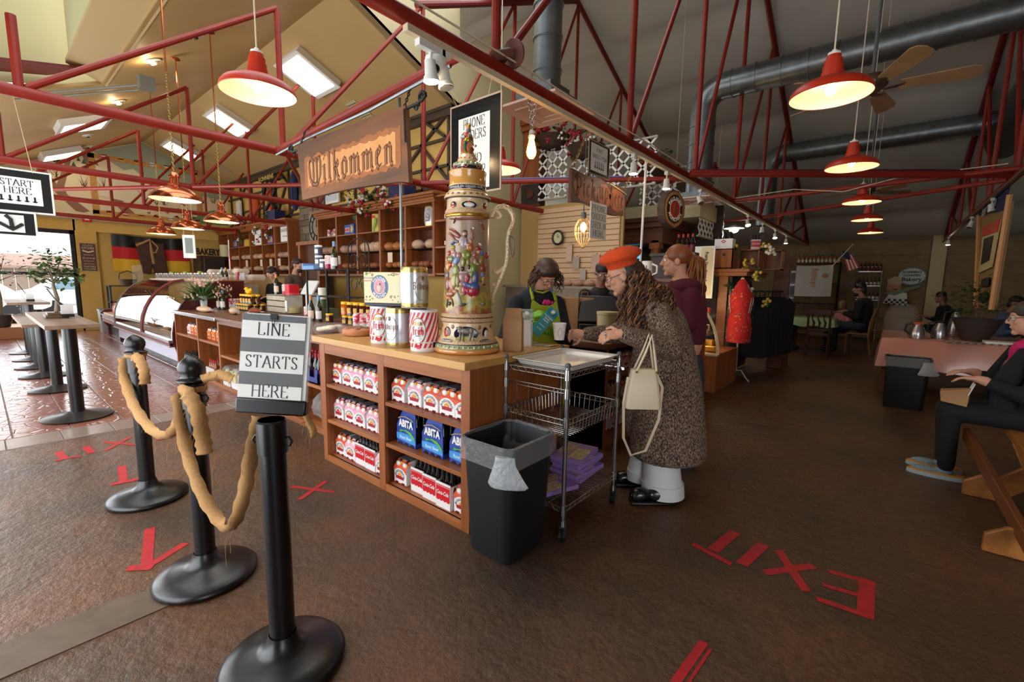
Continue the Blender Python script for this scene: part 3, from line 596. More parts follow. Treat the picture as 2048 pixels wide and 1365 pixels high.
# ---------------------------------------------------------------- giant stein
def stein():
    t=thing('beer_stein','giant painted ceramic beer stein with a crowned figure on its lid, on the maple worktop','stein',(-1.995,1.95,1.0),rad(39.85))
    cream=mat('stein_cream',(222,196,156),.22,coat=.5,noise=((206,176,134),30,.5)); gold=mat('stein_gold',(200,150,60),.2,.7); navy=mat('stein_navy',(20,20,48),.2,coat=.5); green=mat('stein_sage',(140,150,110),.25,coat=.5)
    amber=mat('stein_amber_glaze',(206,140,74),.12,coat=.8); rope=mat('stein_rope_tan',(204,164,124),.3,coat=.4,bump=(90,.5)); scene=mat('stein_scene',(150,132,110),.3,coat=.5); must=mat('stein_mustard',(208,148,74),.12,coat=.8)
    nt=scene.node_tree; N=nt.nodes; L=nt.links; tc=N.new('ShaderNodeTexCoord'); sx=N.new('ShaderNodeSeparateXYZ'); L.new(tc.outputs['Object'],sx.inputs[0])
    n=N.new('ShaderNodeTexNoise'); n.inputs['Scale'].default_value=26; L.new(tc.outputs['Object'],n.inputs[0]); ma=N.new('ShaderNodeMath'); ma.operation='MULTIPLY_ADD'; ma.inputs[1].default_value=.16; L.new(n.outputs[0],ma.inputs[0]); L.new(sx.outputs[2],ma.inputs[2])
    r=N.new('ShaderNodeValToRGB'); el=r.color_ramp.elements; el[0].position=0; el[0].color=lin((140,80,50)); el[1].position=1; el[1].color=lin((168,146,122))
    for p,c in ((.34,(150,90,56)),(.365,(186,164,70)),(.39,(120,130,54)),(.42,(190,160,80)),(.45,(130,126,60)),(.48,(176,140,90)),(.56,(150,110,80)),(.7,(160,132,110))):
        e=el.new(p); e.color=lin(c)
    L.new(ma.outputs[0],r.inputs[0]); L.new(r.outputs[0],N['Principled BSDF'].inputs['Base Color'])
    def part(name,prof,m,n=48,**k): b=MB(); b.lathe(prof,(0,0,0),n,0); return b.build(name,m,t,smooth=50)
    part('foot',[(0,0),(.196,0),(.206,.01),(.206,.022),(.198,.034)],amber); part('leaf_band',[(.200,.03),(.202,.036),(.194,.054),(.186,.058)],green); part('navy_line',[(.189,.056),(.19,.058),(.188,.061),(.183,.062)],navy)
    part('rope_band',[(.186,.06),(.187,.066),(.18,.08),(.172,.086)],rope); part('lower_band',[(.176,.082),(.166,.1),(.159,.13),(.156,.165),(.157,.188)],cream)
    part('rope_ring',[(.156,.186),(.163,.19),(.166,.2),(.163,.21),(.158,.214)],rope); part('navy_line',[(.158,.185),(.163,.187),(.158,.189)],navy); part('navy_line',[(.158,.212),(.163,.214),(.158,.217)],navy)
    part('rope_ring',[(.157,.215),(.162,.22),(.16,.234),(.153,.24)],rope)
    part('scene_body',[(.154,.238),(.150,.26),(.146,.3),(.141,.4),(.137,.5),(.133,.62),(.130,.72),(.129,.81)],scene)
    part('gold_ring',[(.129,.806),(.134,.812),(.134,.822),(.13,.828)],gold); part('rope_ring',[(.13,.826),(.136,.834),(.135,.846),(.13,.852)],rope); part('medallion_band',[(.13,.85),(.125,.865),(.123,.9),(.125,.915)],cream)
    part('navy_line',[(.128,.911),(.139,.914),(.128,.917)],navy); part('studded_flange',[(.126,.914),(.141,.918),(.140,.928),(.127,.95),(.122,.952)],cream); part('gold_ring',[(.122,.95),(.123,.953),(.115,.958)],gold)
    part('motto_band',[(.116,.955),(.1135,.962),(.1135,.99),(.111,.996)],cream); part('lid_band',[(.111,.995),(.109,1.0),(.109,1.06),(.113,1.068),(.112,1.076),(.1,1.08)],must)
    part('lid_blue_ring',[(.1,1.078),(.097,1.084),(.094,1.094),(.085,1.106)],navy); part('lid_leaf_dome',[(.090,1.102),(.086,1.11),(.073,1.125),(.06,1.134)],green); part('lid_upper_ring',[(.06,1.132),(.060,1.14),(.055,1.152),(.05,1.166),(.04,1.18),(0,1.182)],cream)
    def pos(px,py,off=0):
        z=.42+(565.5-py)*.00296; x=(px-933)*.00313
        prof=[(.198,.04),(.186,.058),(.176,.082),(.166,.1),(.159,.13),(.156,.165),(.157,.19),(.16,.22),(.154,.238),(.146,.3),(.137,.5),(.130,.72),(.129,.81),(.134,.83),(.125,.865),(.123,.905),(.14,.92),(.127,.95),(.1135,.965),(.1135,.99),(.109,1.0),(.109,1.06),(.1,1.078),(.094,1.094),(.073,1.125),(.058,1.14),(.05,1.166)]
        r=prof[0][0]
        for (r0,z0),(r1,z1) in zip(prof[:-1],prof[1:]):
            if z0 <= z <= z1: r=r0+(r1-r0)*(z-z0)/(z1-z0)
        x=max(-r*.985,min(r*.985,x)); a=math.asin(x/r); return V(((r+off)*sin(a),-(r+off)*cos(a),z)),a
    def P3(q): return pos(860+q[0]/6.2,400+q[1]/6.2)
    # painted relief figures: (name, [(x, y, rx, ry, tilt, colour)...]) in the band's own flat layout
    SK=(206,150,116)
    figs={'beam': [(500,250,230,14,-3,(150,72,44)),(640,320,14,60,-35,(140,66,42)),(330,270,12,40,25,(150,72,44))],
     'curtain': [(330,420,100,34,35,(150,78,58)),(300,470,80,26,45,(176,104,84)),(350,520,60,20,20,(120,100,110)),(310,540,40,16,-20,(70,90,150)),(385,550,22,22,0,(214,160,60))],
     'piper': [(450,430,28,38,0,SK),(452,455,24,26,0,(90,70,56)),(445,405,32,20,0,(96,78,60)),(440,530,46,70,0,(188,160,170)),(405,520,22,60,10,(220,214,200)),(470,560,50,16,10,(226,220,208)),(508,590,40,56,-20,(196,110,50)),(520,520,16,44,-20,(200,120,60)),(530,430,9,70,-18,(150,60,40)),(545,360,10,16,0,(230,220,200)),(470,680,56,60,0,(136,136,56)),(435,770,24,60,0,(150,150,60)),(490,770,24,50,0,(140,136,56)),(425,850,22,30,0,(56,44,40)),(500,830,18,26,0,(60,46,40))],
     'barrel': [(440,950,60,70,0,(168,120,120)),(440,895,62,16,0,(190,176,160)),(420,1040,40,30,0,(170,130,120))],
     'crowd': [(305,590,36,30,0,(190,170,60)),(310,640,32,36,0,SK),(260,660,26,36,0,(190,70,60)),(330,680,30,40,0,(196,150,150)),(380,690,32,40,0,(190,130,120)),(350,750,40,70,25,(110,130,176)),(280,730,50,44,20,(120,140,70)),(230,740,24,44,0,(196,120,70)),(240,820,44,70,0,(206,140,50)),(275,800,30,40,0,(196,60,50)),(320,800,26,36,0,SK),(340,870,50,70,0,(150,150,70)),(320,1000,50,100,8,(170,160,70)),(235,930,36,50,0,(130,120,120)),(370,1000,26,80,0,(160,140,80))],
     'dancer': [(570,770,24,36,0,SK),(575,740,28,26,0,(150,90,60)),(590,790,26,12,0,(236,230,220)),(550,850,44,80,0,(130,146,56)),(530,910,20,50,15,(134,150,60)),(552,965,14,34,0,SK),(575,960,40,90,0,(80,96,150)),(500,1060,80,36,25,(96,112,164)),(560,1080,70,70,-10,(70,90,150)),(545,1120,80,70,5,(176,36,60)),(450,1110,34,60,0,(190,50,90)),(480,970,30,60,5,(190,50,80)),(430,1160,30,14,-20,SK),(570,1195,36,16,15,SK)],
     'hatted_man': [(600,600,36,34,-20,(170,50,40)),(622,550,24,12,40,(236,232,226)),(605,640,24,32,0,SK),(640,650,26,50,-20,(90,110,160)),(640,740,40,70,15,(160,130,60)),(660,840,46,60,0,(156,76,50)),(690,680,22,40,0,(196,40,40)),(700,640,10,26,0,(230,226,214)),(560,680,24,30,0,(190,100,80)),(650,920,30,40,0,(130,140,170)),(655,980,20,56,10,(200,170,70)),(670,1040,26,14,0,(60,50,40)),(630,1000,16,16,0,(70,50,40))],
     'seated_man': [(240,1040,44,90,0,(150,84,60)),(290,1050,40,90,-15,(190,110,70)),(340,1130,40,30,10,(200,130,90)),(270,1160,70,44,0,(166,90,56)),(250,1210,70,20,10,(206,130,80)),(380,1200,22,80,-22,(200,196,196)),(430,1290,44,18,-10,(56,64,70)),(240,1280,10,60,8,(150,80,50)),(310,1270,10,50,-12,(150,90,60)),(270,1280,24,26,0,(60,60,50))],
     'cat': [(665,1280,34,22,20,(130,124,112)),(640,1300,20,10,0,(130,124,112))]}
    for nm,el2 in figs.items():
        b=MB(); cs=[]; ms=[]
        for (x,y,rx,ry,ti,c) in el2:
            p,a=P3((x,y)); 
            if c not in cs: cs.append(c)
            M=RZ(a) @ Matrix.Rotation(rad(ti),3,'Y'); k=.00313/6.2
            b.ball(p,(rx*k*1.05,.011,ry*k*1.0),12,cs.index(c),M)
        b.build('relief_'+nm,[mat('glaze_%d_%d_%d'%c,c,.25,coat=.6,noise=(tuple(int(q*.78) for q in c),60,.6)) for c in cs],t,smooth=70)
    # medallions, studs, mottoes
    red=mat('stein_rust_red',(186,66,40),.25,coat=.5); brn=mat('stein_brown_stud',(140,84,60),.25,coat=.5); wht=mat('stein_white',(226,220,210),.25,coat=.5)
    def disc(px,py,rx,ry,m,nm,th=.004,tilt=0,off=0):
        p,a=pos(px,py,off); b=MB(); b.ball((0,0,0),(rx*.00313,th,ry*.003),14); o=b.build(nm,m,t,loc=p,rot=(0,rad(tilt),a)); return o
    for px in (902,911,922,933,944,955,964): disc(px-1+((px-933)*.03),394-abs(px-933)*.06,3.6,3.2,brn,'stud')
    for px,m in ((910,red),(940,wht),(968,red)): disc(px,413.5,7 if px != 940 else 14,7,navy,'medallion'); disc(px,415 if px != 940 else 413,5 if px != 940 else 10,4,m,'medallion_picture',off=.003); disc(px,411 if px != 940 else 408,3,2,wht if px != 940 else red,'medallion_picture',off=.0035)
    def q1(x,y): return 860+x/8.533,560+y/8.533
    for x,w2 in ((332,9),(650,23),(950,8)): disc(*q1(x,905),w2,13 if w2 < 20 else 15,navy,'medallion')
    for x,y in ((430,790),(860,800),(240,780),(1025,790)): disc(*q1(x,y),3.6,4.4,brn,'stud')
    disc(*q1(650,985),20,6,mat('stein_meadow',(170,160,80),.3,coat=.5),'medallion_picture',off=.002); disc(*q1(320,910),6,8,red,'medallion_picture',off=.003); disc(*q1(340,840),3,4,must,'medallion_picture',off=.004); disc(*q1(960,910),5,8,wht,'medallion_picture',off=.003)
    gr=mat('stein_cat_grey',(128,120,110),.3,coat=.4); b=MB(); k=.00313/8.533
    for x,y,rx,ry,ti in ((640,855,95,44,6),(560,850,50,42,0),(545,810,44,36,0),(510,800,10,14,0),(600,800,12,14,0),(560,960,20,90,4),(605,970,20,90,-4),(715,950,24,80,6),(760,970,16,80,-6),(730,850,40,46,0)):
        p,a=pos(*q1(x,y),.007); b.ball(p,(rx*k,.012,ry*k),10,0,RZ(a)@Matrix.Rotation(rad(ti),3,'Y'))
    b.tube([pos(*q1(x,y),.008)[0] for x,y in ((750,830),(775,880),(820,905),(860,895))],.004,6); b.build('relief_lion',gr,t,smooth=70)
    for x0,s in ((340,'ERSCHEINEN'),(950,'SOLCHE WUNDER')):
        px,py=q1(x0,1025); p,a=pos(px,py,.003); b=MB(); b.ball((0,0,0),(.044,.003,.010),14); b.build('motto_plaque',navy,t,loc=p,rot=(0,0,a)); text(s,.013,PAPER,t,p+RZ(a)@V((0,-.0035,0)),RZ(a)@FRONT,width=.075)
    b=MB(); b.lathe([(.1142,.964),(.1145,.966),(.1145,.984),(.1142,.986)],n=48,a0=-pi/2-1.35,a1=-pi/2+1.35); b.build('motto_strip',navy,t)
    fn=lambda c: V((.1155*sin(c.x/.115),-.1155*cos(c.x/.115),.975+c.y)); cu=text('FÜRWAHR EIN GANZER MANN',.017,PAPER,t,(0,0,0),Matrix.Identity(3),bend=lambda c: fn(c),width=.23)
    b=MB()
    for k in range(40):
        a=2*pi*k/40; b.ball((.199*cos(a),.199*sin(a),.044),(.006,.006,.009),8,k%2)
    b.build('leaf_beads',[mat('stein_pale_bead',(220,206,150),.3,coat=.4),green],t)['kind']='stuff'
    b=MB()
    for k in range(16):
        a=2*pi*k/16; b.ball((.078*cos(a),.078*sin(a),1.115),(.012,.012,.012),8,k%2)
    b.build('lid_leaves',[green,mat('stein_pale_leaf',(176,176,136),.3,coat=.4)],t)
    b=MB()
    for k in range(8):
        a=2*pi*k/8; c0=V((.094*cos(a),.094*sin(a),1.091)); tg=V((-sin(a),cos(a),0)); b.tube([c0-tg*.012+V((0,0,.008)),c0+V((cos(a),sin(a),0))*.004-V((0,0,.006)),c0+tg*.012+V((0,0,.008))],.0028,5)
    b.build('lid_chevrons',mat('stein_pink_red',(206,70,70),.3,coat=.4),t)
    b=MB()
    for k in range(14):
        a=2*pi*k/14; b.ball((.055*cos(a),.055*sin(a),1.15),.006,8)
    b.build('lid_studs',red,t)
    # crowned figure with barrel on the lid
    robe=mat('king_robe',(156,62,36),.25,coat=.5); 
    b=MB(); z=1.18
    b.lathe([(.036,z),(.04,z+.04),(.036,z+.09),(.03,z+.115),(.018,z+.128),(0,z+.13)],(-.004,.008,0),14); b.ball((-.018,.004,z+.1),(.02,.02,.024)); b.build('king_robe',robe,t)
    b=MB(); b.tube([(-.01,-.03,z+.062),(-.014,-.046,z+.045),(-.014,-.044,z+.012)],[.012,.011,.009],10); b.tube([(.016,-.03,z+.06),(.03,-.036,z+.045),(.032,-.036,z+.012)],[.012,.011,.009],10); b.build('king_legs',mat('king_green',(22,92,60),.2,coat=.6),t)
    b=MB(); b.ball((0,-.024,z+.075),(.024,.016,.02)); b.cyl((0,0,z-.002),(0,0,z+.006),.042,.042,20); b.build('king_tunic',gold,t)
    b=MB(); b.tube([(-.026,-.01,z+.108),(-.034,-.026,z+.09),(-.012,-.036,z+.092)],.009,8); b.tube([(.014,-.016,z+.115),(.018,-.03,z+.1),(.006,-.036,z+.096)],.009,8); b.build('king_sleeves',mat('king_grey',(140,140,146),.3,coat=.4),t)
    b=MB(); b.ball((.004,-.008,z+.142),(.014,.014,.017)); b.build('king_head',mat('king_skin',(176,120,96),.4),t); b=MB(); b.ball((.004,-.014,z+.133),(.013,.011,.013)); b.ball((.004,.002,z+.14),(.016,.014,.018)); b.build('king_beard',mat('king_hair',(92,92,94),.4),t)
    b=MB(); b.cyl((.004,-.006,z+.152),(.004,-.006,z+.163),.014,.0155,12)
    for k in range(6): a=k*pi/3; b.cyl((.004+.0145*cos(a),-.006+.0145*sin(a),z+.162),(.004+.016*cos(a),-.006+.016*sin(a),z+.174),.004,.0005,6)
    b.build('king_crown',gold,t)
    b=MB(); b.lathe([(0,-.03),(.018,-.03),(.023,-.01),(.023,.01),(.018,.03),(0,.03)],(.018,-.042,z+.026),16,0,M=Matrix.Rotation(pi/2-.25,3,'X')); b.build('king_barrel',mat('king_barrel',(140,80,54),.3,coat=.4),t)
    # handle: carved scroll
    H=lambda x,y: V(((860+x/6.2-933)*.00313,-.01,.42+(565.5-(400+y/6.2))*.00296))
    b=MB(); pts=[H(*q) for q in ((745,190),(780,110),(830,66),(890,56),(950,84),(1000,160),(1010,240),(985,310),(955,370),(940,500),(940,660),(925,780),(880,920),(820,1050),(775,1170),(765,1260),(785,1315))]
    b.tube(pts,[(.019,.017),(.018,.016),(.017,.016),(.017,.016),(.0175,.016),(.018,.016),(.017,.015),(.016,.015),(.0155,.014),(.015,.014),(.015,.014),(.015,.014),(.0145,.014),(.0145,.013),(.014,.013),(.0125,.012),(.010,.01)],14)
    b.tube([H(780,100),H(840,140),H(860,180),H(835,205),H(800,200)],[.016,.013,.012,.011,.007],12); b.tube([H(925,800),H(870,850),H(810,890),H(778,880),H(785,845)],[.013,.014,.013,.012,.007],12); b.tube([H(740,150),H(740,200)],.02,10); b.tube([H(800,1040),H(765,1040)],[.014,.009],10)
    b.build('handle',cream,t,smooth=60)
    b=MB(); random.seed(2)
    for a,c in zip(pts[1:-1],pts[2:]):
        for k in range(3): q=a.lerp(c,k/3); b.tube([q+V((random.uniform(-.006,.006),-.0165,random.uniform(-.006,.006))),q+V((random.uniform(-.006,.006),-.0175,random.uniform(-.008,.008))),q+V((random.uniform(-.006,.006),-.0165,random.uniform(-.008,.008)))],.0016,5)
    b.build('handle_scrollwork',mat('stein_scroll_brown',(150,92,60),.3),t)['kind']='stuff'
    g=MB(); pp=[H(*q) for q in ((962,420),(955,480),(970,560),(985,640),(1000,690),(1018,650),(1020,560),(1005,460),(985,430))]
    g.tube(pp,.0035,6,closed=True); o=g.build('eyeglasses',mat('grey_plastic',(70,76,70),.3)); o.parent=None
    bpy.context.view_layer.update(); o.matrix_world=t.matrix_world.copy(); o.data.transform(Matrix.Translation((0,-.018,0))); tag(o,'dark wire loop hung over the handle of the giant stein','wire loop')
stein()
# ---------------------------------------------------------------- kegs and boxed beer
def keg(kind,label,loc,a0):
    """a0 = world angle that the badge faces"""
    t=thing('beer_keg',label,'keg',loc,a0+pi/2); tin=mat('keg_silver',(196,200,206),.25,.55); gold=mat('keg_gold',(190,164,96),.22,.8); kr=mat('keg_red',(206,34,50),.3); kw=mat('keg_white',(236,234,234),.28)
    R=.088; prof=[(.080,.0),(.084,.004),(.085,.03),(.0895,.06),(.088,.075),(.090,.09),(.0905,.13),(.090,.165),(.088,.18),(.0895,.195),(.085,.225),(.084,.25),(.081,.256)]
    rz_=lambda z: next((a[0]+(c[0]-a[0])*(z-a[1])/(c[1]-a[1]) for a,c in zip(prof[:-1],prof[1:]) if a[1] <= z <= c[1]),.08)
    b=MB(); b.lathe(prof,n=40); b.add([(.081*cos(2*pi*k/40),.081*sin(2*pi*k/40),.252) for k in range(40)],[tuple(range(40))]); b.build('barrel',tin if kind=='white' else kw,t,smooth=50)
    fn=lambda x,z,off=.0012: V(((rz_(z)+off)*sin(x/R),-(rz_(z)+off)*cos(x/R),z))
    if kind=='white':
        for z0,z1 in ((.002,.032),(.222,.254)): c=MB(); c.lathe([(rz_(z0)+.001,z0),(rz_((z0+z1)/2)+.0015,(z0+z1)/2),(rz_(z1)+.001,z1)],n=40); c.build('gold_band',gold,t)
        c=MB(); pts=[(.05*cos(2*pi*k/32)*(1 if 1 else 1),.126+.085*max(-.86,min(.86,sin(2*pi*k/32)))) for k in range(32)]
        c.tube([fn(x,z) for x,z in pts],.0016,5,closed=True); c.build('badge_outline',mat('keg_tan_line',(150,116,84),.4),t)
        c=MB(); pen(c,'Bitburger',.042,(0,0,0),None,nib=.16,ang=rad(40),thin=.05,font=BL,width=.125,fn=lambda q: fn(q.x,.14+q.y)); c.build('lettering',mat('keg_bronze_letter',(120,84,44),.35,.4),t,smooth=0,fix=False)
        c=MB(); c.ball(fn(0,.188),(.010,.003,.014)); c.build('crest',mat('keg_bronze_letter'),t)
        c=MB()
        for k in range(11): z=.205-k*.009; q=random.uniform(.5,1); c.add([fn(-.125-.035*q,z),fn(-.125+.035*q,z),fn(-.125+.035*q,z+.0028),fn(-.125-.035*q,z+.0028)],[(0,1,2,3)])
        for z,s in ((.108,.03),(.09,.02)): c.add([fn(-s,z),fn(s,z),fn(s,z+.003),fn(-s,z+.003)],[(0,1,2,3)])
        c.build('small_print',mat('keg_grey_print',(130,128,130),.5),t,smooth=0)
    else:
        c=MB(); nS=18
        for k in range(nS):
            x0=-R*pi+2*R*pi*k/nS; w2=2*R*pi/nS*.48; zs=[.026+.215*j/10 for j in range(11)]
            for z0,z1 in zip(zs[:-1],zs[1:]): s0,s1=(z0-.026)*.42,(z1-.026)*.42; c.add([fn(x0+s0,z0),fn(x0+w2+s0,z0),fn(x0+w2+s1,z1),fn(x0+s1,z1)],[(0,1,2,3)])
        c.build('red_stripe',kr,t,smooth=0)
        def oval(rx,rz2,cz,off,m,nm):
            c=MB(); P=[(rx*cos(2*pi*k/28),cz+rz2*sin(2*pi*k/28)*(1 if sin(2*pi*k/28) > 0 else 1.05)) for k in range(28)]
            c.add([fn(0,cz,off)]+[fn(x,z,off) for x,z in P],[(0,1+k,1+(k+1)%28) for k in range(28)]); c.build(nm,m,t,smooth=0)
        oval(.047,.078,.135,.0024,mat('keg_badge_gold',(170,140,70),.3,.5),'badge_rim'); oval(.043,.074,.135,.0034,kw,'badge')
        c=MB(); P=[(.043*cos(a),.135+.074*sin(a)) for a in [pi*.12+pi*.76*k/14 for k in range(15)]]; c.add([fn(x,z,.0044) for x,z in P],[tuple(range(15))]); c.build('badge_top',kr,t,smooth=0)
        c=MB()
        for x in (-.02,0,.02): c.add([fn(x-.006,.164,.0054),fn(x+.006,.164,.0054),fn(x+.006,.185,.0054),fn(x-.006,.185,.0054)],[(0,1,2,3)])
        c.build('badge_windows',mat('keg_badge_gold'),t,smooth=0)
        c=MB(); pen(c,'früh',.048,(0,0,0),None,nib=.17,ang=rad(40),thin=.06,font=BL,width=.07,fn=lambda q: fn(q.x,.132+q.y,.0056)); c.build('lettering',mat('keg_red'),t,smooth=0,fix=False)
        c=MB(); c.add([fn(-.014,.098,.005),fn(.014,.098,.005),fn(.014,.102,.005),fn(-.014,.102,.005)],[(0,1,2,3)]); c.build('small_print',INK,t,smooth=0)
        c=MB(); P=[(-.014,.045),(-.014,.03),(-.008,.02),(.008,.02),(.014,.03),(.014,.045)]; c.add([fn(x,z,.004) for x,z in P],[tuple(range(6))]); c.build('seal',kr,t,smooth=0)
        c=MB(); c.add([fn(.092,.03,.004),fn(.112,.03,.004),fn(.112,.06,.004),fn(.092,.06,.004)],[(0,1,2,3)]); c.build('info_panel',INK,t,smooth=0)
    c=MB(); c.lathe([(.076,.252),(.081,.258),(.083,.254)],n=40); c.build('rim',tin if kind != 'white' else gold,t); c=MB(); c.cyl((0,0,.25),(0,0,.258),.018,.018,14); c.build('bung',BLK,t)
    return t
cdir=lambda x,y: atan2(-y,-x)
keg('red','red and white striped keg at the left of the bottom row on the worktop',(-2.66,1.79,1.0),cdir(-2.66,1.79)-.35)
keg('white','silver keg with gold rims standing between the two striped kegs',(-2.435,1.762,1.0),cdir(-2.435,1.762)-.75)
keg('red','red and white striped keg next to the giant stein',(-2.185,1.765,1.0),cdir(-2.185,1.765)-.42)
keg('white','silver keg with gold rims on top of the other kegs',(-2.31,1.79,1.259),cdir(-2.31,1.79)+.62)
bx=thing('beer_box','cream printed beer carton balanced on the kegs beside the silver keg','box',(-2.62,1.82,1.259),rad(24))
b=MB(); b.box(-.14,.14,-.09,.13,0,.02,1); b.box(-.14,.14,-.09,.13,.02,.225,0); b.build('carton',[mat('box_cream',(226,214,170),.5),mat('box_navy',(30,32,56),.5)],bx,bevel=.004)
for (nx,cx,cy,rot,sc) in ((0,-.02,-.0905,0,1),(1,.1405,.03,pi/2,.8)):
    M=RZ(rot)@FRONT; p0=V((cx,cy,.128))
    for rr,m,e in ((.078,mat('badge_blue',(66,84,130),.4),.0006),(.05,PAPER,.0012),(.046,mat('badge_pink',(206,130,150),.4),.0018)):
        c=MB(); c.add([p0+M@V((rr*sc*.84*cos(2*pi*k/28),rr*sc*sin(2*pi*k/28),e)) for k in range(28)],[tuple(range(28))]); c.build('badge',m,bx,smooth=0,fix=False)
    c=MB(); c.ball(p0+M@V((0,-.01,.002)),(.02*sc,.004,.026*sc) if rot==0 else (.004,.02*sc,.026*sc)); c.ball(p0+M@V((0,.018,.003)),.009*sc); c.build('badge_figure',mat('badge_figure',(210,190,170),.5),bx)
    up=lambda c: V(((.06*sc+c.y)*sin(c.x/(.06*sc))*.84,(.06*sc+c.y)*cos(c.x/(.06*sc)),0)); dn=lambda c: V(((.066*sc-c.y)*sin(c.x/(.066*sc))*.84,-(.066*sc-c.y)*cos(c.x/(.066*sc)),0))
    text('PAULANER',.026*sc,PAPER,bx,p0+M@V((0,0,.0026)),M,bend=up,bold=.0008); text('MÜNCHEN',.026*sc,PAPER,bx,p0+M@V((0,0,.0026)),M,bend=dn,bold=.0008)
b=MB(); random.seed(5)
for k in range(40):
    x=random.choice((random.uniform(-.13,-.07),random.uniform(.05,.13))); z=random.choice((random.uniform(.03,.07),random.uniform(.2,.222))); b.ball((x,-.0905,z),(.007,.001,.005),6,k%3)
for k in range(14): b.ball((.1405,random.uniform(-.05,.11),random.uniform(.03,.06)),(.001,.008,.006),6,k%3)
b.build('printed_foliage',[mat('print_green',(110,140,70),.6),mat('print_pink',(214,150,140),.6),mat('print_olive',(150,160,110),.6)],bx)['kind']='stuff'
for i,(s,m) in enumerate((('PAULANER',mat('keg_grey_print')),('Hefe-Weizen',mat('print_rose',(196,110,120),.6)))): text(s,.018,m,bx,(-.095,-.0912,.185-i*.018),FRONT)
# pole, paper bag, oat drink carton, cards
b=MB(); P0=V((-2.9,2.13,1.0)); b.tube([P0,(-2.9,2.13,2.77)],.011,10); tag(b.build('steel_pole',GRYM),'slim steel pole rising behind the kegs to the red cross tube','pole')
t=thing('paper_bag','tall brown paper bag with a folded top beside the giant stein','bag',(-1.80,2.17,1.0),rad(30)); kraft=mat('kraft_paper',(172,128,84),.75,noise=((150,108,68),6,.6),bump=(14,.4))
b=MB(); h=.19; b.add([(-.06,-.05,0),(.06,-.05,0),(.06,.05,0),(-.06,.05,0),(-.062,-.045,h),(.06,-.04,h),(.058,.045,h),(-.06,.045,h),(-.05,-.008,h+.075),(.05,-.004,h+.07),(.05,.006,h+.07),(-.05,.004,h+.075)],[(0,3,2,1),(0,1,5,4),(1,2,6,5),(2,3,7,6),(3,0,4,7),(4,5,9,8),(5,6,10,9),(6,7,11,10),(7,4,8,11),(8,9,10,11)]); b.build('bag_body',kraft,t,smooth=0,bevel=.004)
b=MB(); b.obox((0,-.014,h+.055),(.1,.012,.05),Matrix.Rotation(-.35,3,'X')); b.build('folded_top',kraft,t,smooth=0)
t=thing('oat_drink_carton','grey-green oat drink carton standing behind the paper bag','carton',(-1.93,2.47,1.0),rad(36)); oat=mat('oat_grey_green',(150,170,156),.5); yel=mat('oat_yellow',(222,186,40),.5)
b=MB(); h=.19; b.add([(-.045,-.045,0),(.045,-.045,0),(.045,.045,0),(-.045,.045,0),(-.045,-.045,h),(.045,-.045,h),(.045,.045,h),(-.045,.045,h),(-.045,0,h+.04),(.045,0,h+.04)],[(0,3,2,1),(0,1,5,4),(1,2,6,5),(2,3,7,6),(3,0,4,7),(4,5,9,8),(6,7,8,9),(5,6,9),(7,4,8)]); b.box(-.045,.045,-.004,.004,h+.04,h+.058); b.build('carton',oat,t,smooth=0,bevel=.002)
b=MB(); b.cyl((0,-.022,h+.016),(0,-.04,h+.034),.015,.015,14); b.build('cap',PAPER,t)
for i,(s,sz,m) in enumerate((('OAT',.05,mat('oat_pale',(214,214,196),.5)),('LY!',.05,yel),('IT IS LIKE',.014,yel),('MILK BUT',.014,yel),('MADE FOR',.014,yel),('HUMANS',.014,yel))): text(s,sz,m,t,(0,-.0462,h-.028-(i*.045 if i < 2 else .072+(i-2)*.02)),FRONT,bold=.001 if i < 2 else .0004)
b=MB(); b.obox((-1.86,2.36,1.09),(.09,.002,.18),RZ(rad(62))@Matrix.Rotation(-.12,3,'X')); tag(b.build('paper_sheet',PAPER,smooth=0),'white sheet of paper leaning on the oat drink carton','paper')
t=thing('photo_cards','row of small printed cards under clear film by the wing end of the worktop','cards',(-1.83,2.5,1.0),rad(5))
for k in range(3): b=MB(); b.box(-.095+k*.065,-.035+k*.065,-.04,.04,.0005,.003); b.build('card',mat('card_green',(130,140,110),.5,noise=((206,200,176),30,.3)),t)
b=MB(); b.box(-.12,.12,-.055,.055,0,.001); b.build('card_backing',mat('card_maroon',(120,44,36),.5),t)

# ---------------------------------------------------------------- queue posts, burlap ribbon, queue sign
BLKG=mat('black_painted_post',(12,13,15),.32,spec=.6)
def post(x,y,label,finial,h=.95):
    t=thing('queue_post',label,'queue post',(x,y,0))
    b=MB(); b.lathe([(0,0),(.2,0),(.212,.008),(.214,.02),(.2,.034),(.15,.052),(.09,.07),(.058,.092),(.046,.13)],n=48); b.build('base',BLKG,t,smooth=60)
    b=MB(); b.cyl((0,0,.1),(0,0,h),.043,.043,28); b.build('tube',BLKG,t)
    b=MB(); b.lathe([(.044,h-.12),(.049,h-.118),(.049,h-.005),(.043,h),(0,h)],n=28); b.build('collar',BLKG,t)
    for a in (rad(35),rad(215)):
        c=V((.05*cos(a),.05*sin(a),h-.075)); d=V((cos(a),sin(a),0)); b=MB(); b.tube([c+V((0,0,.012)),c+d*.012+V((0,0,.016)),c+d*.022,c+d*.014-V((0,0,.016)),c+d*.002-V((0,0,.014))],.0042,8); b.build('hook',BLKG,t)
    if finial: b=MB(); b.lathe([(0,h),(.05,h),(.062,h+.006),(.062,h+.012),(.045,h+.02),(.042,h+.028),(.052,h+.05),(.054,h+.07),(.046,h+.09),(.026,h+.108),(.008,h+.118),(0,h+.119)],n=28); b.build('finial',BLKG,t,smooth=60)
    return t
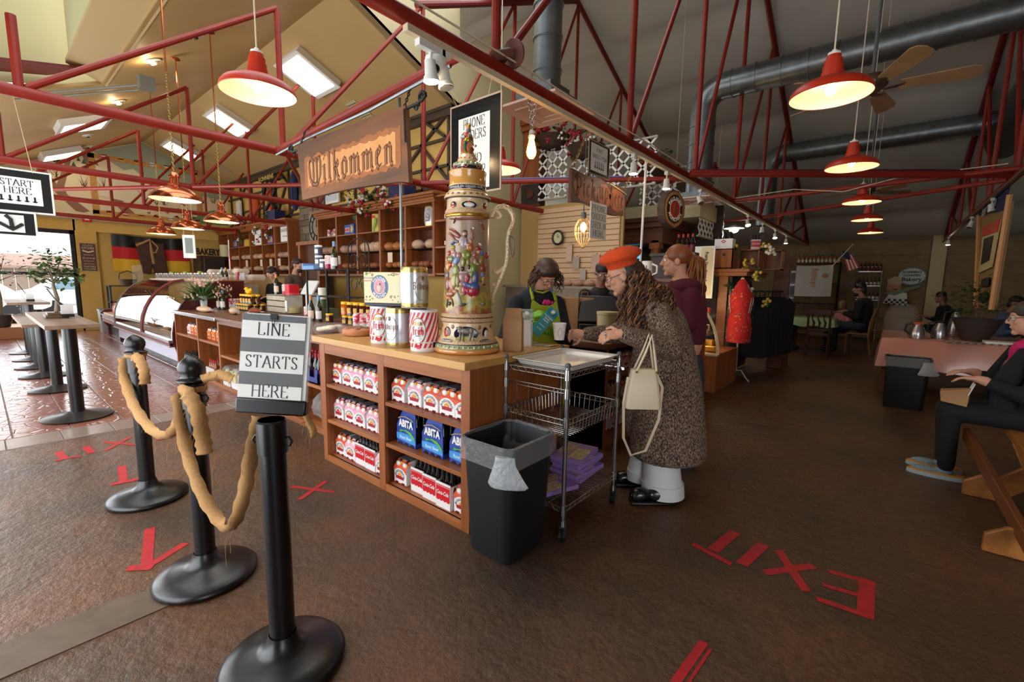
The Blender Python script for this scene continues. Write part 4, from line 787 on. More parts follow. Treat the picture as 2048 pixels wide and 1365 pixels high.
post(-3.565,.606,'black queue post farthest from the camera, tied with burlap under its knob',True); post(-2.39,.597,'middle black queue post with a round knob and knotted burlap',True,.955); post(-1.60,.62,'nearest black queue post carrying the line sign',False,.94)
BUR=mat('burlap',(186,142,90),.9,noise=((160,116,68),90,.6),bump=(400,.12))
def ribbon(pts,wd,label,vert=True,tw=0,name='burlap_ribbon'):
    P=[V(p) for p in pts]; Q=[]
    for i in range(len(P)-1):   # catmull-rom
        p0,p1,p2,p3=P[max(i-1,0)],P[i],P[i+1],P[min(i+2,len(P)-1)]
        for k in range(8):
            u=k/8; Q.append(.5*((2*p1)+(p2-p0)*u+(2*p0-5*p1+4*p2-p3)*u*u+(3*p1-p0-3*p2+p3)*u**3))
    Q.append(P[-1]); b=MB(P[0]); vs=[]; n=len(Q)
    for i,q in enumerate(Q):
        d=(Q[min(i+1,n-1)]-Q[max(i-1,0)]).normalized(); s=d.cross(V((-.95,.28,-.1))); 
        if s.length < .2: s=V((.28,.95,0))
        s.normalize(); s=(s+V((-.95,.28,-.1))*tw*sin(i*.35)).normalized(); wv=wd*(1+.12*sin(i*1.7))
        vs+=[q-s*wv/2,q+V((.004,-.004,0)),q+s*wv/2]
    b.add(vs,[(i*3+k,i*3+k+1,i*3+k+4,i*3+k+3) for i in range(n-1) for k in (0,1)])
    random.seed(len(label))
    for k in range(26):   # frayed threads
        i=random.randrange(1,n-1); q=vs[i*3+random.choice((0,2))]; b.tube([q,q+V((random.uniform(-.02,.02),random.uniform(-.02,.02),-random.uniform(.01,.05)))],.0007,3)
    for k in range(4 if n > 30 else 0):
        i=random.randrange(n//3,n-1); q=vs[i*3+2]; l=random.uniform(.1,.22); b.tube([q,q+V((.01,.01,-l*.3)),q+V((-.02,.0,-l*.7)),q+V((.015,-.01,-l))],.0008,3)
    o=b.build(name,BUR,loc=P[0],smooth=60,fix=False); so=o.modifiers.new('thickness','SOLIDIFY'); so.thickness=.0016; tag(o,label,'ribbon')
ribbon([(-3.60,.555,.925),(-3.57,.545,.80),(-3.42,.55,.66),(-3.12,.57,.57),(-2.85,.59,.60),(-2.62,.60,.74),(-2.46,.61,.88)],.055,'long burlap ribbon sagging between the far and middle queue posts',tw=.3)
ribbon([(-2.42,.545,.90),(-2.35,.54,.70),(-2.22,.55,.52),(-2.06,.57,.42),(-1.93,.58,.44),(-1.84,.60,.60),(-1.76,.61,.80),(-1.70,.62,.93)],.05,'burlap ribbon hanging in a deep loop between the middle post and the line sign',tw=.35)
ribbon([(-2.37,.545,.92),(-2.30,.55,.925),(-2.25,.57,.86),(-2.235,.58,.74),(-2.22,.58,.66)],.06,'short burlap end hanging down the right side of the middle queue post',tw=.2)
ribbon([(-3.52,.58,.94),(-3.45,.60,.93),(-3.40,.61,.86),(-3.405,.61,.78)],.055,'short burlap end hanging beside the far queue post',tw=.2)
ribbon([(-2.33,.62,.97),(-2.24,.66,1.0),(-2.17,.69,.985)],.04,'small burlap tail sticking up behind the middle queue post',tw=.2)
ribbon([(-1.512,.70,.955),(-1.50,.705,.93),(-1.485,.71,.90),(-1.487,.71,.88)],.022,'frayed burlap tip poking out right of the line sign holder',tw=.2)
for x,y,z in ((-3.565,.606,.945),(-2.39,.597,.925)):
    b=MB((x,y,z)); ring=[(x+.053*cos(2*pi*k/20),y+.053*sin(2*pi*k/20),z+.004*sin(3*k)) for k in range(20)]; b.tube(ring,[(.004,.014)]*20,6,closed=True); tag(b.build('burlap_tie',BUR,loc=(x,y,z)),'burlap band knotted around the '+('far' if x < -3 else 'middle')+' queue post','ribbon')
# sign: stack of printed sheets in a black holder
tl_,tr_,br_,bl_=V((-1.727,.587,1.302)),V((-1.559,.726,1.289)),V((-1.529,.703,1.001)),V((-1.700,.560,1.010))
cx=(tl_+tr_+br_+bl_)/4; rx=((tr_-tl_)+(br_-bl_)).normalized(); ux=((tl_-bl_)+(tr_-br_)); ux=(ux-rx*ux.dot(rx)).normalized(); nx=rx.cross(ux); SM=Matrix((rx,ux,nx)).transposed()
t=thing('queue_sign','black and white striped line sign in a black holder on the nearest queue post','sign',tuple(cx)); t.rotation_euler=SM.to_euler(); L2=Matrix.Identity(3)
W,Hh=.222,.296
b=MB(); b.box(-W/2,W/2,-Hh/2,Hh/2,-.003,0); b.build('backing_sheet',mat('charcoal_card',(44,46,50),.55),t,smooth=0)
b=MB(); b.box(-W/2+.012,W/2+.012,-Hh/2-.01,Hh/2+.004,-.012,-.004); b.build('rear_sheets',PAPER,t,smooth=0)
for y0,y1,s in ((.066,.126,'LINE'),(-.052,.016,'STARTS'),(-.15,-.098,'HERE')):
    b=MB(); b.box(-W/2+.0005,W/2-.0005,y0,y1,0,.0012); b.build('white_strip',PAPER,t,smooth=0)
    b=MB(); pen(b,s,.042,V((0,(y0+y1)/2+(.003 if s != 'HERE' else .007),.002)),L2,nib=.12,thin=.04,gap=.2,width={'LINE':.108,'STARTS':.18,'HERE':.125}[s]); b.build('lettering',INK,t,smooth=0,fix=False)
b=MB(); b.box(-W/2-.003,W/2+.02,-Hh/2-.05,-Hh/2+.004,-.026,.008); b.build('holder',BLKG,t,bevel=.006)
b=MB(); b.box(-W/2-.002,W/2+.024,-Hh/2,Hh/2+.003,.0016,.002); b.build('clear_sleeve',GLASS,t,smooth=0)
b=MB(); b.box(-.012,.012,Hh/2-.014,Hh/2+.006,.001,.006); b.tube([(-.006,Hh/2-.01,.006),(-.003,Hh/2-.034,.007),(0,Hh/2-.036,.007)],.0012,5); b.tube([(.006,Hh/2-.01,.006),(.003,Hh/2-.034,.007),(0,Hh/2-.036,.007)],.0012,5); b.build('binder_clip',BLK,t)
# ---------------------------------------------------------------- red tape on the floor
TAPE=mat('red_floor_tape',(196,30,40),.5,noise=((150,22,30),26,.5))
def tape(label,strips,name='floor_marking'):
    t=thing(name,label,'floor tape',(strips[0][0][0],strips[0][0][1],0)); o0=t.location.copy()
    for k,(p,q,wd) in enumerate(strips):
        p,q=V((*p,0)),V((*q,0)); d=(q-p).normalized(); n=V((-d.y,d.x,0))*wd/2; b=MB(o0); z=V((0,0,.0012+.0004*k)); e=V((.012*d.x,.012*d.y,0))
        b.plate([p-n+z,q-n*.9+z+e*.4,q+n+z-e*.3,p+n*.95+z-e*.5],(0,0,.0006)); b.build('tape_strip',TAPE,t,smooth=0)
tape('red tape letter E of the nearer exit marking',[((.055,2.70),(.055,2.375),.065),((.06,2.685),(-.10,2.655),.03),((.03,2.53),(-.11,2.51),.03),((.06,2.385),(-.12,2.372),.035)])
tape('red tape letter X of the nearer exit marking',[((-.165,2.655),(-.345,2.425),.045),((-.325,2.69),(-.165,2.40),.045)])
tape('red tape letter I of the nearer exit marking',[((-.40,2.70),(-.45,2.42),.06)])
tape('red tape letter T of the nearer exit marking',[((-.555,2.73),(-.60,2.45),.06),((-.70,2.44),(-.49,2.385),.035)])
tape('red tape bar on the floor at the bottom edge',[((-.437,1.76),(-.465,1.40),.035),((-.405,1.74),(-.43,1.40),.012)])
tape('red tape cross on the floor left of the front cabinet',[((-3.044,1.29),(-2.75,1.44),.03),((-2.82,1.24),(-2.95,1.49),.035)])
tape('red tape arrow nearest the middle queue post',[((-3.10,.52),(-2.70,.425),.05),((-2.68,.42),(-2.78,.61),.045),((-2.66,.44),(-2.74,.36),.045)])
tape('red tape arrow by the base of the far queue post',[((-4.33,.595),(-4.0,.55),.05),((-3.97,.56),(-3.96,.63),.05),((-3.97,.56),(-3.99,.48),.05)])
tape('red tape letter T of the exit marking by the tiles',[((-5.06,.32),(-4.84,.33),.05),((-4.83,.28),(-4.82,.42),.035)]); tape('red tape letter I of the exit marking by the tiles',[((-5.06,.48),(-4.84,.49),.05)])
tape('red tape letter X of the exit marking by the tiles',[((-5.10,.60),(-4.82,.76),.035),((-5.08,.77),(-4.83,.57),.035)]); tape('red tape letter E of the exit marking by the tiles',[((-5.08,.95),(-4.83,.97),.05),((-5.08,.90),(-5.06,1.04),.03),((-4.83,.9),(-4.82,1.04),.03)])
# ---------------------------------------------------------------- black waste bin with clear liner
def rrect(hx,hy,r,n=5):
    P=[]
    for cx_,cy_,a in ((hx-r,hy-r,0),(-hx+r,hy-r,pi/2),(-hx+r,-hy+r,pi),(hx-r,-hy+r,3*pi/2)):
        for k in range(n+1): P.append((cx_+r*cos(a+pi/2*k/n),cy_+r*sin(a+pi/2*k/n)))
    return P
def loft(b,secs,m=0,cap0=True,cap1=False):
    n=len(secs[0]); b.add([p for s in secs for p in s],[(i*n+k,i*n+(k+1)%n,(i+1)*n+(k+1)%n,(i+1)*n+k) for i in range(len(secs)-1) for k in range(n)]+([tuple(range(n))[::-1]] if cap0 else [])+([tuple((len(secs)-1)*n+k for k in range(n))] if cap1 else []),m)
BIN=mat('black_bin_plastic',(24,25,27),.5)
def bin_(loc,label,hx,hy,h,liner=True,mt=BIN,tk=.82,rz=0):
    t=thing('waste_bin',label,'bin',loc,rz); b=MB(); R=lambda s,z,g=0: [(x,y,z) for x,y in rrect(hx*s+g,hy*s+g,.06*s)]
    loft(b,[R(tk,0),R(tk+.02,.01),R(.98,h-.05),R(.98,h-.05,.008),R(1,h,.008),R(1,h,0),R(.97,h-.03,-.006),R(tk,.02,-.008)],cap1=True); b.build('bin_body',mt,t,smooth=40)
    for s in (-1,1): c=MB(); c.box(s*hx*.3-.002,s*hx*.3+.002,-hy*.99,-hy*.9,.06,h-.08); 
    if liner:
        random.seed(4); b=MB(); n=len(R(1,0)); jit=lambda L2,a: [(x+random.uniform(-a,a),y+random.uniform(-a,a),z+random.uniform(-a,a)) for x,y,z in L2]
        loft(b,[jit(R(1.0,h-.105,.017),.006),jit(R(1.0,h-.06,.014),.004),jit(R(1,h+.004,.012),.003),jit(R(1,h+.006,-.001),.002),jit(R(.95,h-.14,-.01),.006),jit(R(.88,h-.32,-.012),.012)],cap0=False); b.build('liner',BAG,t,smooth=60,fix=False)
        b=MB(); x0=hx*.8; loft(b,[[(x0+.05*cos(a)*s+(.03*max(0,cos(a))*s),-hy-.02-.012*sin(a)*s2-o+.05*max(0,cos(a))*s,z) for a in [2*pi*k/10 for k in range(10)]] for s,s2,z,o in ((.7,1,h-.03,0),(.8,1,h-.07,.004),(1.2,1.4,h-.13,.008),(1.5,1.8,h-.17,.01),(1.3,1.4,h-.185,.008))],cap1=True); b.build('liner_knot',mat('bunched_poly_bag',(205,210,214),.2,alpha=.6,bump=(40,.8)),t,smooth=60,fix=False)
    return t
bin_((-1.484,1.765,0),'black waste bin with clear liner at the corner of the front cabinet',.172,.2,.625)
# ---------------------------------------------------------------- chrome wire cart
CHR=mat('chrome_wire',(190,186,178),.2,.95); CHRP=mat('chrome_post',(170,172,174),.18,.95); RUB=mat('black_caster_rubber',(20,20,20),.5)
t=thing('wire_cart','chrome wire cart with basket shelf and casters beside the wooden counter','cart',(-1.475,2.27,0)); o0=V((-1.475,2.27,0)); XA,XB,YA,YB=-1.69,-1.26,1.975,2.565
for x,y in ((XB,YA),(XB,YB),(XA,YA),(XA,YB)):
    b=MB(o0); b.cyl((x,y,.12),(x,y,.99),.0127,.0127,14); b.build('post',CHRP,t); b=MB(o0); b.lathe([(.0127,.985),(.016,.99),(.016,1.0),(.01,1.01),(0,1.012)],(x,y,0),14); b.build('post_cap',mat('grey_cap',(86,88,92),.4),t)
    for z in (.945,.845 if (x,y) != (XA,YB) else .7,.685,.19): b=MB(o0); b.lathe([(.0127,z-.03),(.019,z-.028),(.0165,z+.028),(.0127,z+.03)],(x,y,0),14); b.build('shelf_sleeve',CHRP,t)
    b=MB(o0); b.cyl((x-.008,y,.035),(x+.008,y,.035),.035,.035,20); b.build('caster_wheel',RUB,t); b=MB(o0); b.cyl((x,y,.095),(x,y,.125),.02,.016,12); b.box(x-.016,x-.011,y-.012,y+.012,.03,.095); b.box(x+.011,x+.016,y-.012,y+.012,.03,.095); b.box(x-.018,x+.018,y-.016,y+.016,.085,.098); b.build('caster_fork',CHRP,t)
def truss_edge(b,p,q,z0,z1,n,r=.0022):
    p,q=V(p),V(q); b.tube([p+V((0,0,z0)),q+V((0,0,z0))],.0032,6); b.tube([p+V((0,0,z1)),q+V((0,0,z1))],.0032,6)
    zz=[p.lerp(q,k/(2*n))+V((0,0,z1 if k%2 else z0)) for k in range(2*n+1)]
    for a,c in zip(zz[:-1],zz[1:]): b.tube([a,c],r,5,cap=False)
ring4=[(XA,YA,0),(XB,YA,0),(XB,YB,0),(XA,YB,0)]
def wires(b,z,nx_,ny_):
    for k in range(1,ny_): y=YA+(YB-YA)*k/ny_; b.tube([(XA,y,z),(XB,y,z)],.0016,4,cap=False)
    for k in range(1,nx_): x=XA+(XB-XA)*k/nx_; b.tube([(x,YA,z-.003),(x,YB,z-.003)],.0024,4,cap=False)
for nm,z0,z1 in (('top_shelf',.925,.95),('bottom_shelf',.17,.195)):
    b=MB(o0)
    for i in range(4): truss_edge(b,ring4[i],ring4[(i+1)%4],z0,z1,8 if i%2==0 else 11)
    wires(b,z1,4,24); b.build(nm,CHR,t,smooth=60)
b=MB(o0)
for i in range(4): truss_edge(b,ring4[i],ring4[(i+1)%4],.665,.695,8 if i%2==0 else 11)
k=.03
for i in range(4):
    p,q=V(ring4[i]),V(ring4[(i+1)%4]); c0=V(((XA+XB)/2,(YA+YB)/2,0)); n=11 if i%2==0 else 16
    for j in range(n+1): a=p.lerp(q,j/n); d=(c0-a).normalized(); b.tube([a+V((0,0,.695)),a+d*k*.4+V((0,0,.60))],.0018,4,cap=False)
wires(b,.60,16,22); b.build('basket',CHR,t,smooth=60)
b=MB(o0); b.tube([(XA,YA,.862),(XB,YA,.862)],.003,6); b.tube([(XA,YA,.842),(XB,YA,.842)],.003,6)
for j in range(1,5): x=XA+(XB-XA)*j/5; b.tube([(x,YA,.862),(x,YA-.002,.75),(x-.006,YA,.735),(x-.016,YA+.004,.735)],.0026,5)
b.build('hook_rail',CHR,t,smooth=60)
b=MB(o0); b.tube([(XA-.01,YB+.03,.9),(XA+.1,YB+.05,.895),(XB,YB+.05,.895),(XB+.02,YB+.02,.9)],.009,10); b.build('push_handle',CHRP,t)
t=thing('serving_tray','shallow frosted plastic tray lying on top of the wire cart','tray',(-1.46,2.27,.956)); b=MB(); TR=mat('frosted_tray',(214,208,196),.35,trans=.15); R=lambda s,z: [(x,y,z) for x,y in rrect(.205*s,.272*s,.035)]
loft(b,[R(.9,0),R(.98,.034),R(1.04,.038),R(1.04,.034),R(.975,.03),R(.89,.004)],cap0=True,cap1=True); b.build('tray_body',TR,t,smooth=40)
PUR=mat('lavender_box',(150,118,186),.5); 
def pbox(loc,rz,label,h=.028):
    t=thing('gift_box',label,'box',loc,rz); b=MB(); b.box(-.105,.105,-.15,.15,0,h); b.build('box_body',PUR,t,bevel=.002); b=MB(); b.box(.0,.095,-.12,.06,h,h+.001); b.build('label_print',mat('label_cream',(226,214,186),.5,noise=((196,160,96),40,.3)),t,smooth=0); b=MB(); b.box(-.09,-.01,-.06,.11,h,h+.001); b.build('photo_print',mat('photo_brown',(150,96,50),.5,noise=((214,190,150),60,.3)),t,smooth=0)
zb=.2
for k,(dx,dy,rz) in enumerate(((0,.02,.06),(.012,.0,-.08),(-.006,.03,.1),(.004,.01,-.03),(-.01,.0,.16))): pbox((-1.46+dx,2.42+dy,zb+k*.0295),rz,f'flat lavender bakery box, {["lowest","second","third","fourth","topmost"][k]} of the stack on the cart bottom shelf')
pbox((-1.47,2.13,.2),-.35,'flat lavender bakery box lying by itself at the front of the cart bottom shelf')
# ---------------------------------------------------------------- hanging signs
IRON=mat('wrought_iron',(30,28,27),.5,.4); TWINE=mat('pale_twine',(214,196,150),.8); WOOD_D=mat('burnt_sign_wood',(132,84,50),.6,wood=((84,58,42),5,0)); WOOD_L=mat('orange_sign_wood',(176,108,58),.6,noise=((140,82,44),6,.6))  # WOOD_L: orange-brown wood of the burnt field
def wavy(b,x0,x1,z0,z1,y,n=40,a=.018,seed=1):
    random.seed(seed); P=[(x0+(x1-x0)*k/n,y,z0+random.uniform(-a,a)) for k in range(n+1)]+[(x1-(x1-x0)*k/n,y,z1+random.uniform(-a,a)) for k in range(n+1)]
    b.add(P,[(k,k+1,2*n-k,2*n+1-k) for k in range(n)])
t=thing('welcome_sign','large carved wooden welcome sign hanging from the red cross tube','sign',(-3.5,2.05,2.4)); o0=V((-3.5,2.05,2.4))
b=MB(o0); n=16; top=lambda u: 2.668-.021*u; bot=lambda u: 2.166-.031*u+.02*sin(u*pi)-(.012 if u > .94 else 0)
for y in (2.035,2.07): b.add([(-4.342+.067*0+(1.636)*k/n+(.06*(1-j)*(1-k/n)+.03*(1-j)*(k/n)),y,(bot,top)[j](k/n)) for j in (0,1) for k in range(n+1)],[(k,k+1,n+2+k,n+1+k) for k in range(n)])
m2=len(b.v)//2; 
b.f+=[(0,m2,m2+n+1,n+1),(n,2*n+1,m2+2*n+1,m2+n)]+[(k,k+1,m2+k+1,m2+k) for k in range(n)]+[(n+1+k,m2+n+1+k,m2+n+2+k,n+2+k) for k in range(n)]; b.m+=[0]*(2+2*n); b.build('board',WOOD_D,t,smooth=0)
b=MB(o0); wavy(b,-4.21,-2.76,2.245,2.525,2.033); b.build('burnt_field',WOOD_L,t,smooth=0)
b=MB(o0); wavy(b,-4.15,-2.82,2.275,2.49,2.0315,seed=9,a=.012); b.build('bright_field',mat('bright_sign_wood',(222,160,100),.6,noise=((196,132,76),5,.6)),t,smooth=0)
for nib,th,y,m in ((.16,.08,2.0305,'carved_letter_edge'),(.095,.028,2.029,'carved_letter_face')):
    b=MB(o0); pen(b,'Wilkommen',.235,V((-3.49,y,2.39)),FRONT,nib=nib,ang=rad(38),thin=th,font=BL,width=1.27,gap=.12); b.build('lettering',{'carved_letter_edge':mat('letter_dark',(62,40,28),.7),'carved_letter_face':mat('letter_tan',(150,94,56),.7)}[m],t,smooth=0,fix=False)
def scroll(c,r,n=18,s=1,ax=V((1,0,0))): return [V(c)+ax*(s*(r*(1-k/n*.7))*cos(k/n*3.6*pi/1.6))+V((0,0,(r*(1-k/n*.7))*sin(k/n*3.6*pi/1.6))) for k in range(n+1)]
for xe,s in ((-2.70,1),(-4.34,-1)):
    b=MB(o0); b.tube([(xe,2.05,2.63),(xe+s*.12,2.05,2.635)]+[tuple(p) for p in scroll((xe+s*.16,2.05,2.665),.04,s=s)],.011,8); b.tube(scroll((xe+s*.10,2.05,2.615),.03,s=s),.008,6); b.build('iron_scroll',IRON,t)
def chain(b,p,q,n,r=.004):
    p,q=V(p),V(q); d=(q-p)/n
    for k in range(n):
        c=p+d*(k+.5); L_=d.length*.62; u,w2,dd=frame(d); e=u if k%2 else w2
        b.tube([c+dd*L_*cos(a)+e*L_*.55*sin(a) for a in [2*pi*j/8 for j in range(8)]],r,4,closed=True)
for x in (-2.72,-4.30):
    b=MB(o0); chain(b,(x,2.04,2.64),(x+.02,2.09,2.80),8); 
    if x > -3: chain(b,(x+.01,2.03,2.62),(x+.02,2.03,2.40),12)
    b.build('chain',IRON,t)
def flat_sign(label,c,M,w2,h,inner,lines,frame_m,edge_m=None,strings=(),name='hanging_sign'):
    """c centre, M columns right/up/out; inner=(u0,u1,v0,v1) white sheet; lines=[(text, size, v, width)]"""
    t=thing(name,label,'sign',tuple(c)); t.rotation_euler=M.to_euler(); I3=Matrix.Identity(3)
    b=MB(); b.box(-w2/2,w2/2,-h/2,h/2,-.008,0); b.build('panel',frame_m,t,smooth=0)
    if edge_m:
        b=MB(); e=.012
        for q in ((-w2/2-e,-w2/2,-h/2-e,h/2+e),(w2/2,w2/2+e,-h/2-e,h/2+e),(-w2/2,w2/2,h/2,h/2+e),(-w2/2,w2/2,-h/2-e,-h/2)): b.box(q[0],q[1],q[2],q[3],-.007,.001)
        b.build('sleeve_edge',edge_m,t,smooth=0)
    if inner: b=MB(); b.box(inner[0],inner[1],inner[2],inner[3],0,.0015); b.build('sheet',PAPER,t,smooth=0)
    b=MB()
    for s,sz,v,wd in lines: pen(b,s,sz,V(((inner[0]+inner[1])/2 if inner else 0,v,.0025)),I3,nib=.13,thin=.045,width=wd,gap=.2)
    b.build('lettering',INK,t,smooth=0,fix=False)
    if strings: b=MB(); [b.tube([M.inverted()@(V(p)-V(c)),M.inverted()@(V(q)-V(c))],.002,5) for p,q in strings]; b.build('twine',TWINE,t)
    return t
BLKP=mat('glossy_black_laminate',(30,31,32),.16,coat=.5); CLR=mat('pinkish_clear_edge',(196,170,150),.3)
flat_sign('tall black laminated phone orders sign hanging behind the giant stein',V((-2.285,2.3,2.355)),FRONT,.47,.60,(-.16,.142,-.28,.21),(('PHONE',.062,.165,.2),('ORDERS',.062,.085,.23),('>',.045,.005,.06),('AND',.062,-.075,.15),('PICKUP',.062,-.155,.22),('ORDER',.062,-.235,.22)),BLKP,CLR,(((-2.46,2.3,2.66),(-2.45,2.15,2.80)),((-2.42,2.3,2.66),(-2.44,2.14,2.80)),((-2.16,2.3,2.66),(-2.12,2.3,2.8))))
RIGHTX=facing((1,0,0))
flat_sign('white pay single item sign in a black border under the red truss',V((-2.06,3.63,2.516)),RIGHTX,.345,.262,(-.15,.14,-.108,.12),(('PAY',.034,.075,.1),('SINGLE ITEM',.034,.02,.25),('vvvvv',.062,-.05,.16)),BLK,mat('wood_trim',(150,130,100),.5),(((-2.06,3.50,2.65),(-2.07,3.5,2.76)),((-2.06,3.77,2.65),(-2.07,3.77,2.76))))
PB=mat('burnt_pickup_wood',(104,52,30),.6,wood=((62,30,20),4,1))
t=thing('pickup_sign','dark carved wooden pick up sign hanging on a chain from the truss','sign',(-2.25,4.0,2.3)); t.rotation_euler=RIGHTX.to_euler(); I3=Matrix.Identity(3); o0=None
b=MB(); n=14; P=[(-.52+1.04*k/n,-.148+.02*sin(k/n*2*pi)+.012*k/n) for k in range(n+1)]+[(.535-1.05*k/n,.142+.008*sin(k)) for k in range(n+1)]
b.plate([(x,y,-.03) for x,y in P],(0,0,.03)); b.build('board',PB,t,smooth=0)
for i,(s,x,wd) in enumerate((('Pick',-.27,.36),('up',.085,.2),('here',.36,.27))):
    b=MB(); b.add([(x+(wd/2+.035)*cos(a)*(1+.06*sin(7*a)),.0+.115*sin(a)*(1+.06*cos(9*a)),.002) for a in [2*pi*k/28 for k in range(28)]],[tuple(range(28))]); b.build('burnt_field',mat('pickup_field',(160,86,54),.6,noise=((130,66,40),9,.5)),t,smooth=0)
    for nib,th,z,m in ((.17,.08,.003,mat('letter_dark')),(.1,.035,.0042,mat('pickup_letter',(150,80,50),.7))): b=MB(); pen(b,s,.17,V((x,.03 if s != 'up' else .055,z)),I3,nib=nib,ang=rad(38),thin=th,font=BL,width=wd); b.build('lettering',m,t,smooth=0,fix=False)
b=MB(); chain(b,(.53,.13,-.01),(.53,.46,.15),14); chain(b,(-.5,.14,-.01),(-.5,.46,.15),14); b.build('chain',mat('brass_chain',(170,140,80),.35,.7),t)
b=MB(); b.tube([(.2,.142,.0),(.40,.11,.01),(.56,.09,.005)],.006,6); b.build('twine',TWINE,t)
flat_sign('white phone orders check-in sheet hanging under the carved pick up sign',V((-2.15,3.815,2.02)),RIGHTX,.30,.325,(-.149,.149,-.161,.161),(('PHONE',.058,.112,.25),('ORDERS',.058,.037,.26),('CHECK-IN',.058,-.04,.27),('HERE',.058,-.115,.2)),PAPER)
# start here boards at the left edge
LX=facing((1,0,0))
flat_sign('black bordered start here board hanging at the left edge of the view',V((-5.17,.1,2.065)),LX,.70,.30,(.04,.30,-.1,.1),(('START',.046,.06,.17),('HERE',.046,.002,.14),('vvvvv',.042,-.058,.2)),BLK,WHT,(((-5.17,.36,2.21),(-5.17,.3,2.8)),((-5.17,-.2,2.21),(-5.17,-.2,2.8))))
ar=flat_sign('black bordered arrow board hanging just below the start here board',V((-5.16,.05,1.815)),LX,.58,.165,(-.05,.235,-.065,.065),(),BLK,WHT)
b=MB(); b.tube([(.14,.06,.004),(.165,.03,.004),(.17,-.03,.004)],.012,6); b.tube([(.105,.0,.004),(.17,-.045,.004),(.225,.0,.004)],.012,6); b.build('arrow_print',INK,ar)
# round log-slice sign
t=thing('log_slice_sign','round log slice sign with a red centre hanging beside the red truss','sign',(-2.12,5.63,2.37)); M=facing((1,-.25,0)); t.rotation_euler=M.to_euler(); R_=.215; random.seed(8)
rr=[R_*(1+random.uniform(-.03,.03)) for k in range(30)]
b=MB(); P=[(rr[k]*cos(2*pi*k/30),rr[k]*1.06*sin(2*pi*k/30)) for k in range(30)]; b.plate([(x,y,-.10) for x,y in P],(0,0,.10)); b.build('log_slice',mat('dark_bark',(74,52,40),.8,noise=((46,32,26),20,.6)),t,smooth=0)
for k,(s,z,m) in enumerate(((.94,.002,mat('log_face',(176,122,72),.6,noise=((150,96,54),14,.5))),(.76,.004,BLK),(.50,.006,PAPER),(.46,.008,mat('badge_red',(170,36,30),.5)))): b=MB(); b.add([(x*s,y*s,z) for x,y in P],[tuple(range(30))]); b.build(('face','black_ring','white_line','red_centre')[k],m,t,smooth=0,fix=False)
ups=lambda c: V(((.127+c.y)*sin(c.x/.127),(.127+c.y)*cos(c.x/.127),0)); dns=lambda c: V(((.127-c.y)*sin(c.x/.127),-(.127-c.y)*cos(c.x/.127),0))
text('PAULANER',.062,PAPER,t,(0,0,.0095),I3,bend=ups,bold=.002); text('MÜNCHEN',.062,PAPER,t,(0,0,.0095),I3,bend=dns,bold=.002)
b=MB(); b.ball((0,-.01,.009),(.04,.06,.006)); b.ball((0,.045,.011),(.022,.026,.006)); b.build('badge_figure',mat('badge_dark_gold',(120,70,50),.5),t)
b=MB(); b.tube([(0,.22,-.05),(-.02,.4,-.02)],.004,6); b.build('hanger_wire',IRON,t)

# ---------------------------------------------------------------- lamps, fans, cameras
RLM=mat('red_enamel',(186,46,18),.4); RLMW=mat('white_enamel',(240,232,216),.4); CORD=mat('cream_cord',(220,206,176),.6); COP=mat('polished_copper',(216,124,84),.18,.95)
def bulbmat(n,c,e): return mat(n,c,.3,emit=c,es=e)
WB=bulbmat('warm_bulb',(255,206,130),30)
def pendant():
    t=thing('pendant_lamp','x','lamp')
    b=MB(); pr=[(.215,0),(.218,.004),(.212,.03),(.192,.055),(.13,.085),(.075,.098),(.058,.11),(.058,.14),(.053,.142),(.053,.175),(.047,.177),(.047,.21),(.04,.213),(.038,.235)]
    b.lathe(pr,n=40); b.build('lamp_shade',RLM,t,smooth=40,fix=False)
    b=MB(); b.lathe([(.2145,.002),(.209,.029),(.189,.052),(.128,.081),(.05,.092),(0,.094)],n=40); b.build('shade_lining',RLMW,t,smooth=50,fix=False)
    b=MB(); b.cyl((0,0,.232),(0,0,.25),.034,.034,20); b.cyl((0,0,.25),(0,0,.268),.016,.012,12); b.build('cap',WHT,t)
    b=MB(); b.ball((0,0,.045),(.03,.03,.042),14); b.build('bulb',WB,t)
    b=MB(); b.tube([(0,0,.26),(0,0,4.4)],.005,6); b.build('cord',CORD,t)
    return t
pl_=pendant(); GP='red enamel pendant lamps'
for loc,lab in (((-.386,3.46,2.59),'red pendant lamp in front of the ceiling fan, largest of the right row'),((-.39,5.57,2.595),'second largest red pendant lamp in the right row, below the duct'),((-.395,7.83,2.595),'third red pendant lamp in the right row, behind a red cross tube'),((-.395,9.81,2.595),'fourth red pendant lamp in the right row'),((-.405,12.04,2.595),'smallest red pendant lamp at the far end of the right row'),
    ((-3.14,1.245,2.575),'red pendant lamp with a bright bulb left of the welcome sign'),((-3.22,3.62,2.59),'red pendant lamp half hidden behind the black phone orders sign'),((-3.25,8.6,2.68),'red pendant lamp partly hidden by the round log slice sign'),((-3.43,11.8,2.76),'red pendant lamp above the auburn-haired woman')):
    place(pl_,loc,lab,group=GP); point('pendant_light',(loc[0],loc[1],loc[2]+.03),16 if loc[1] > 7 else 13,WARM,.03)
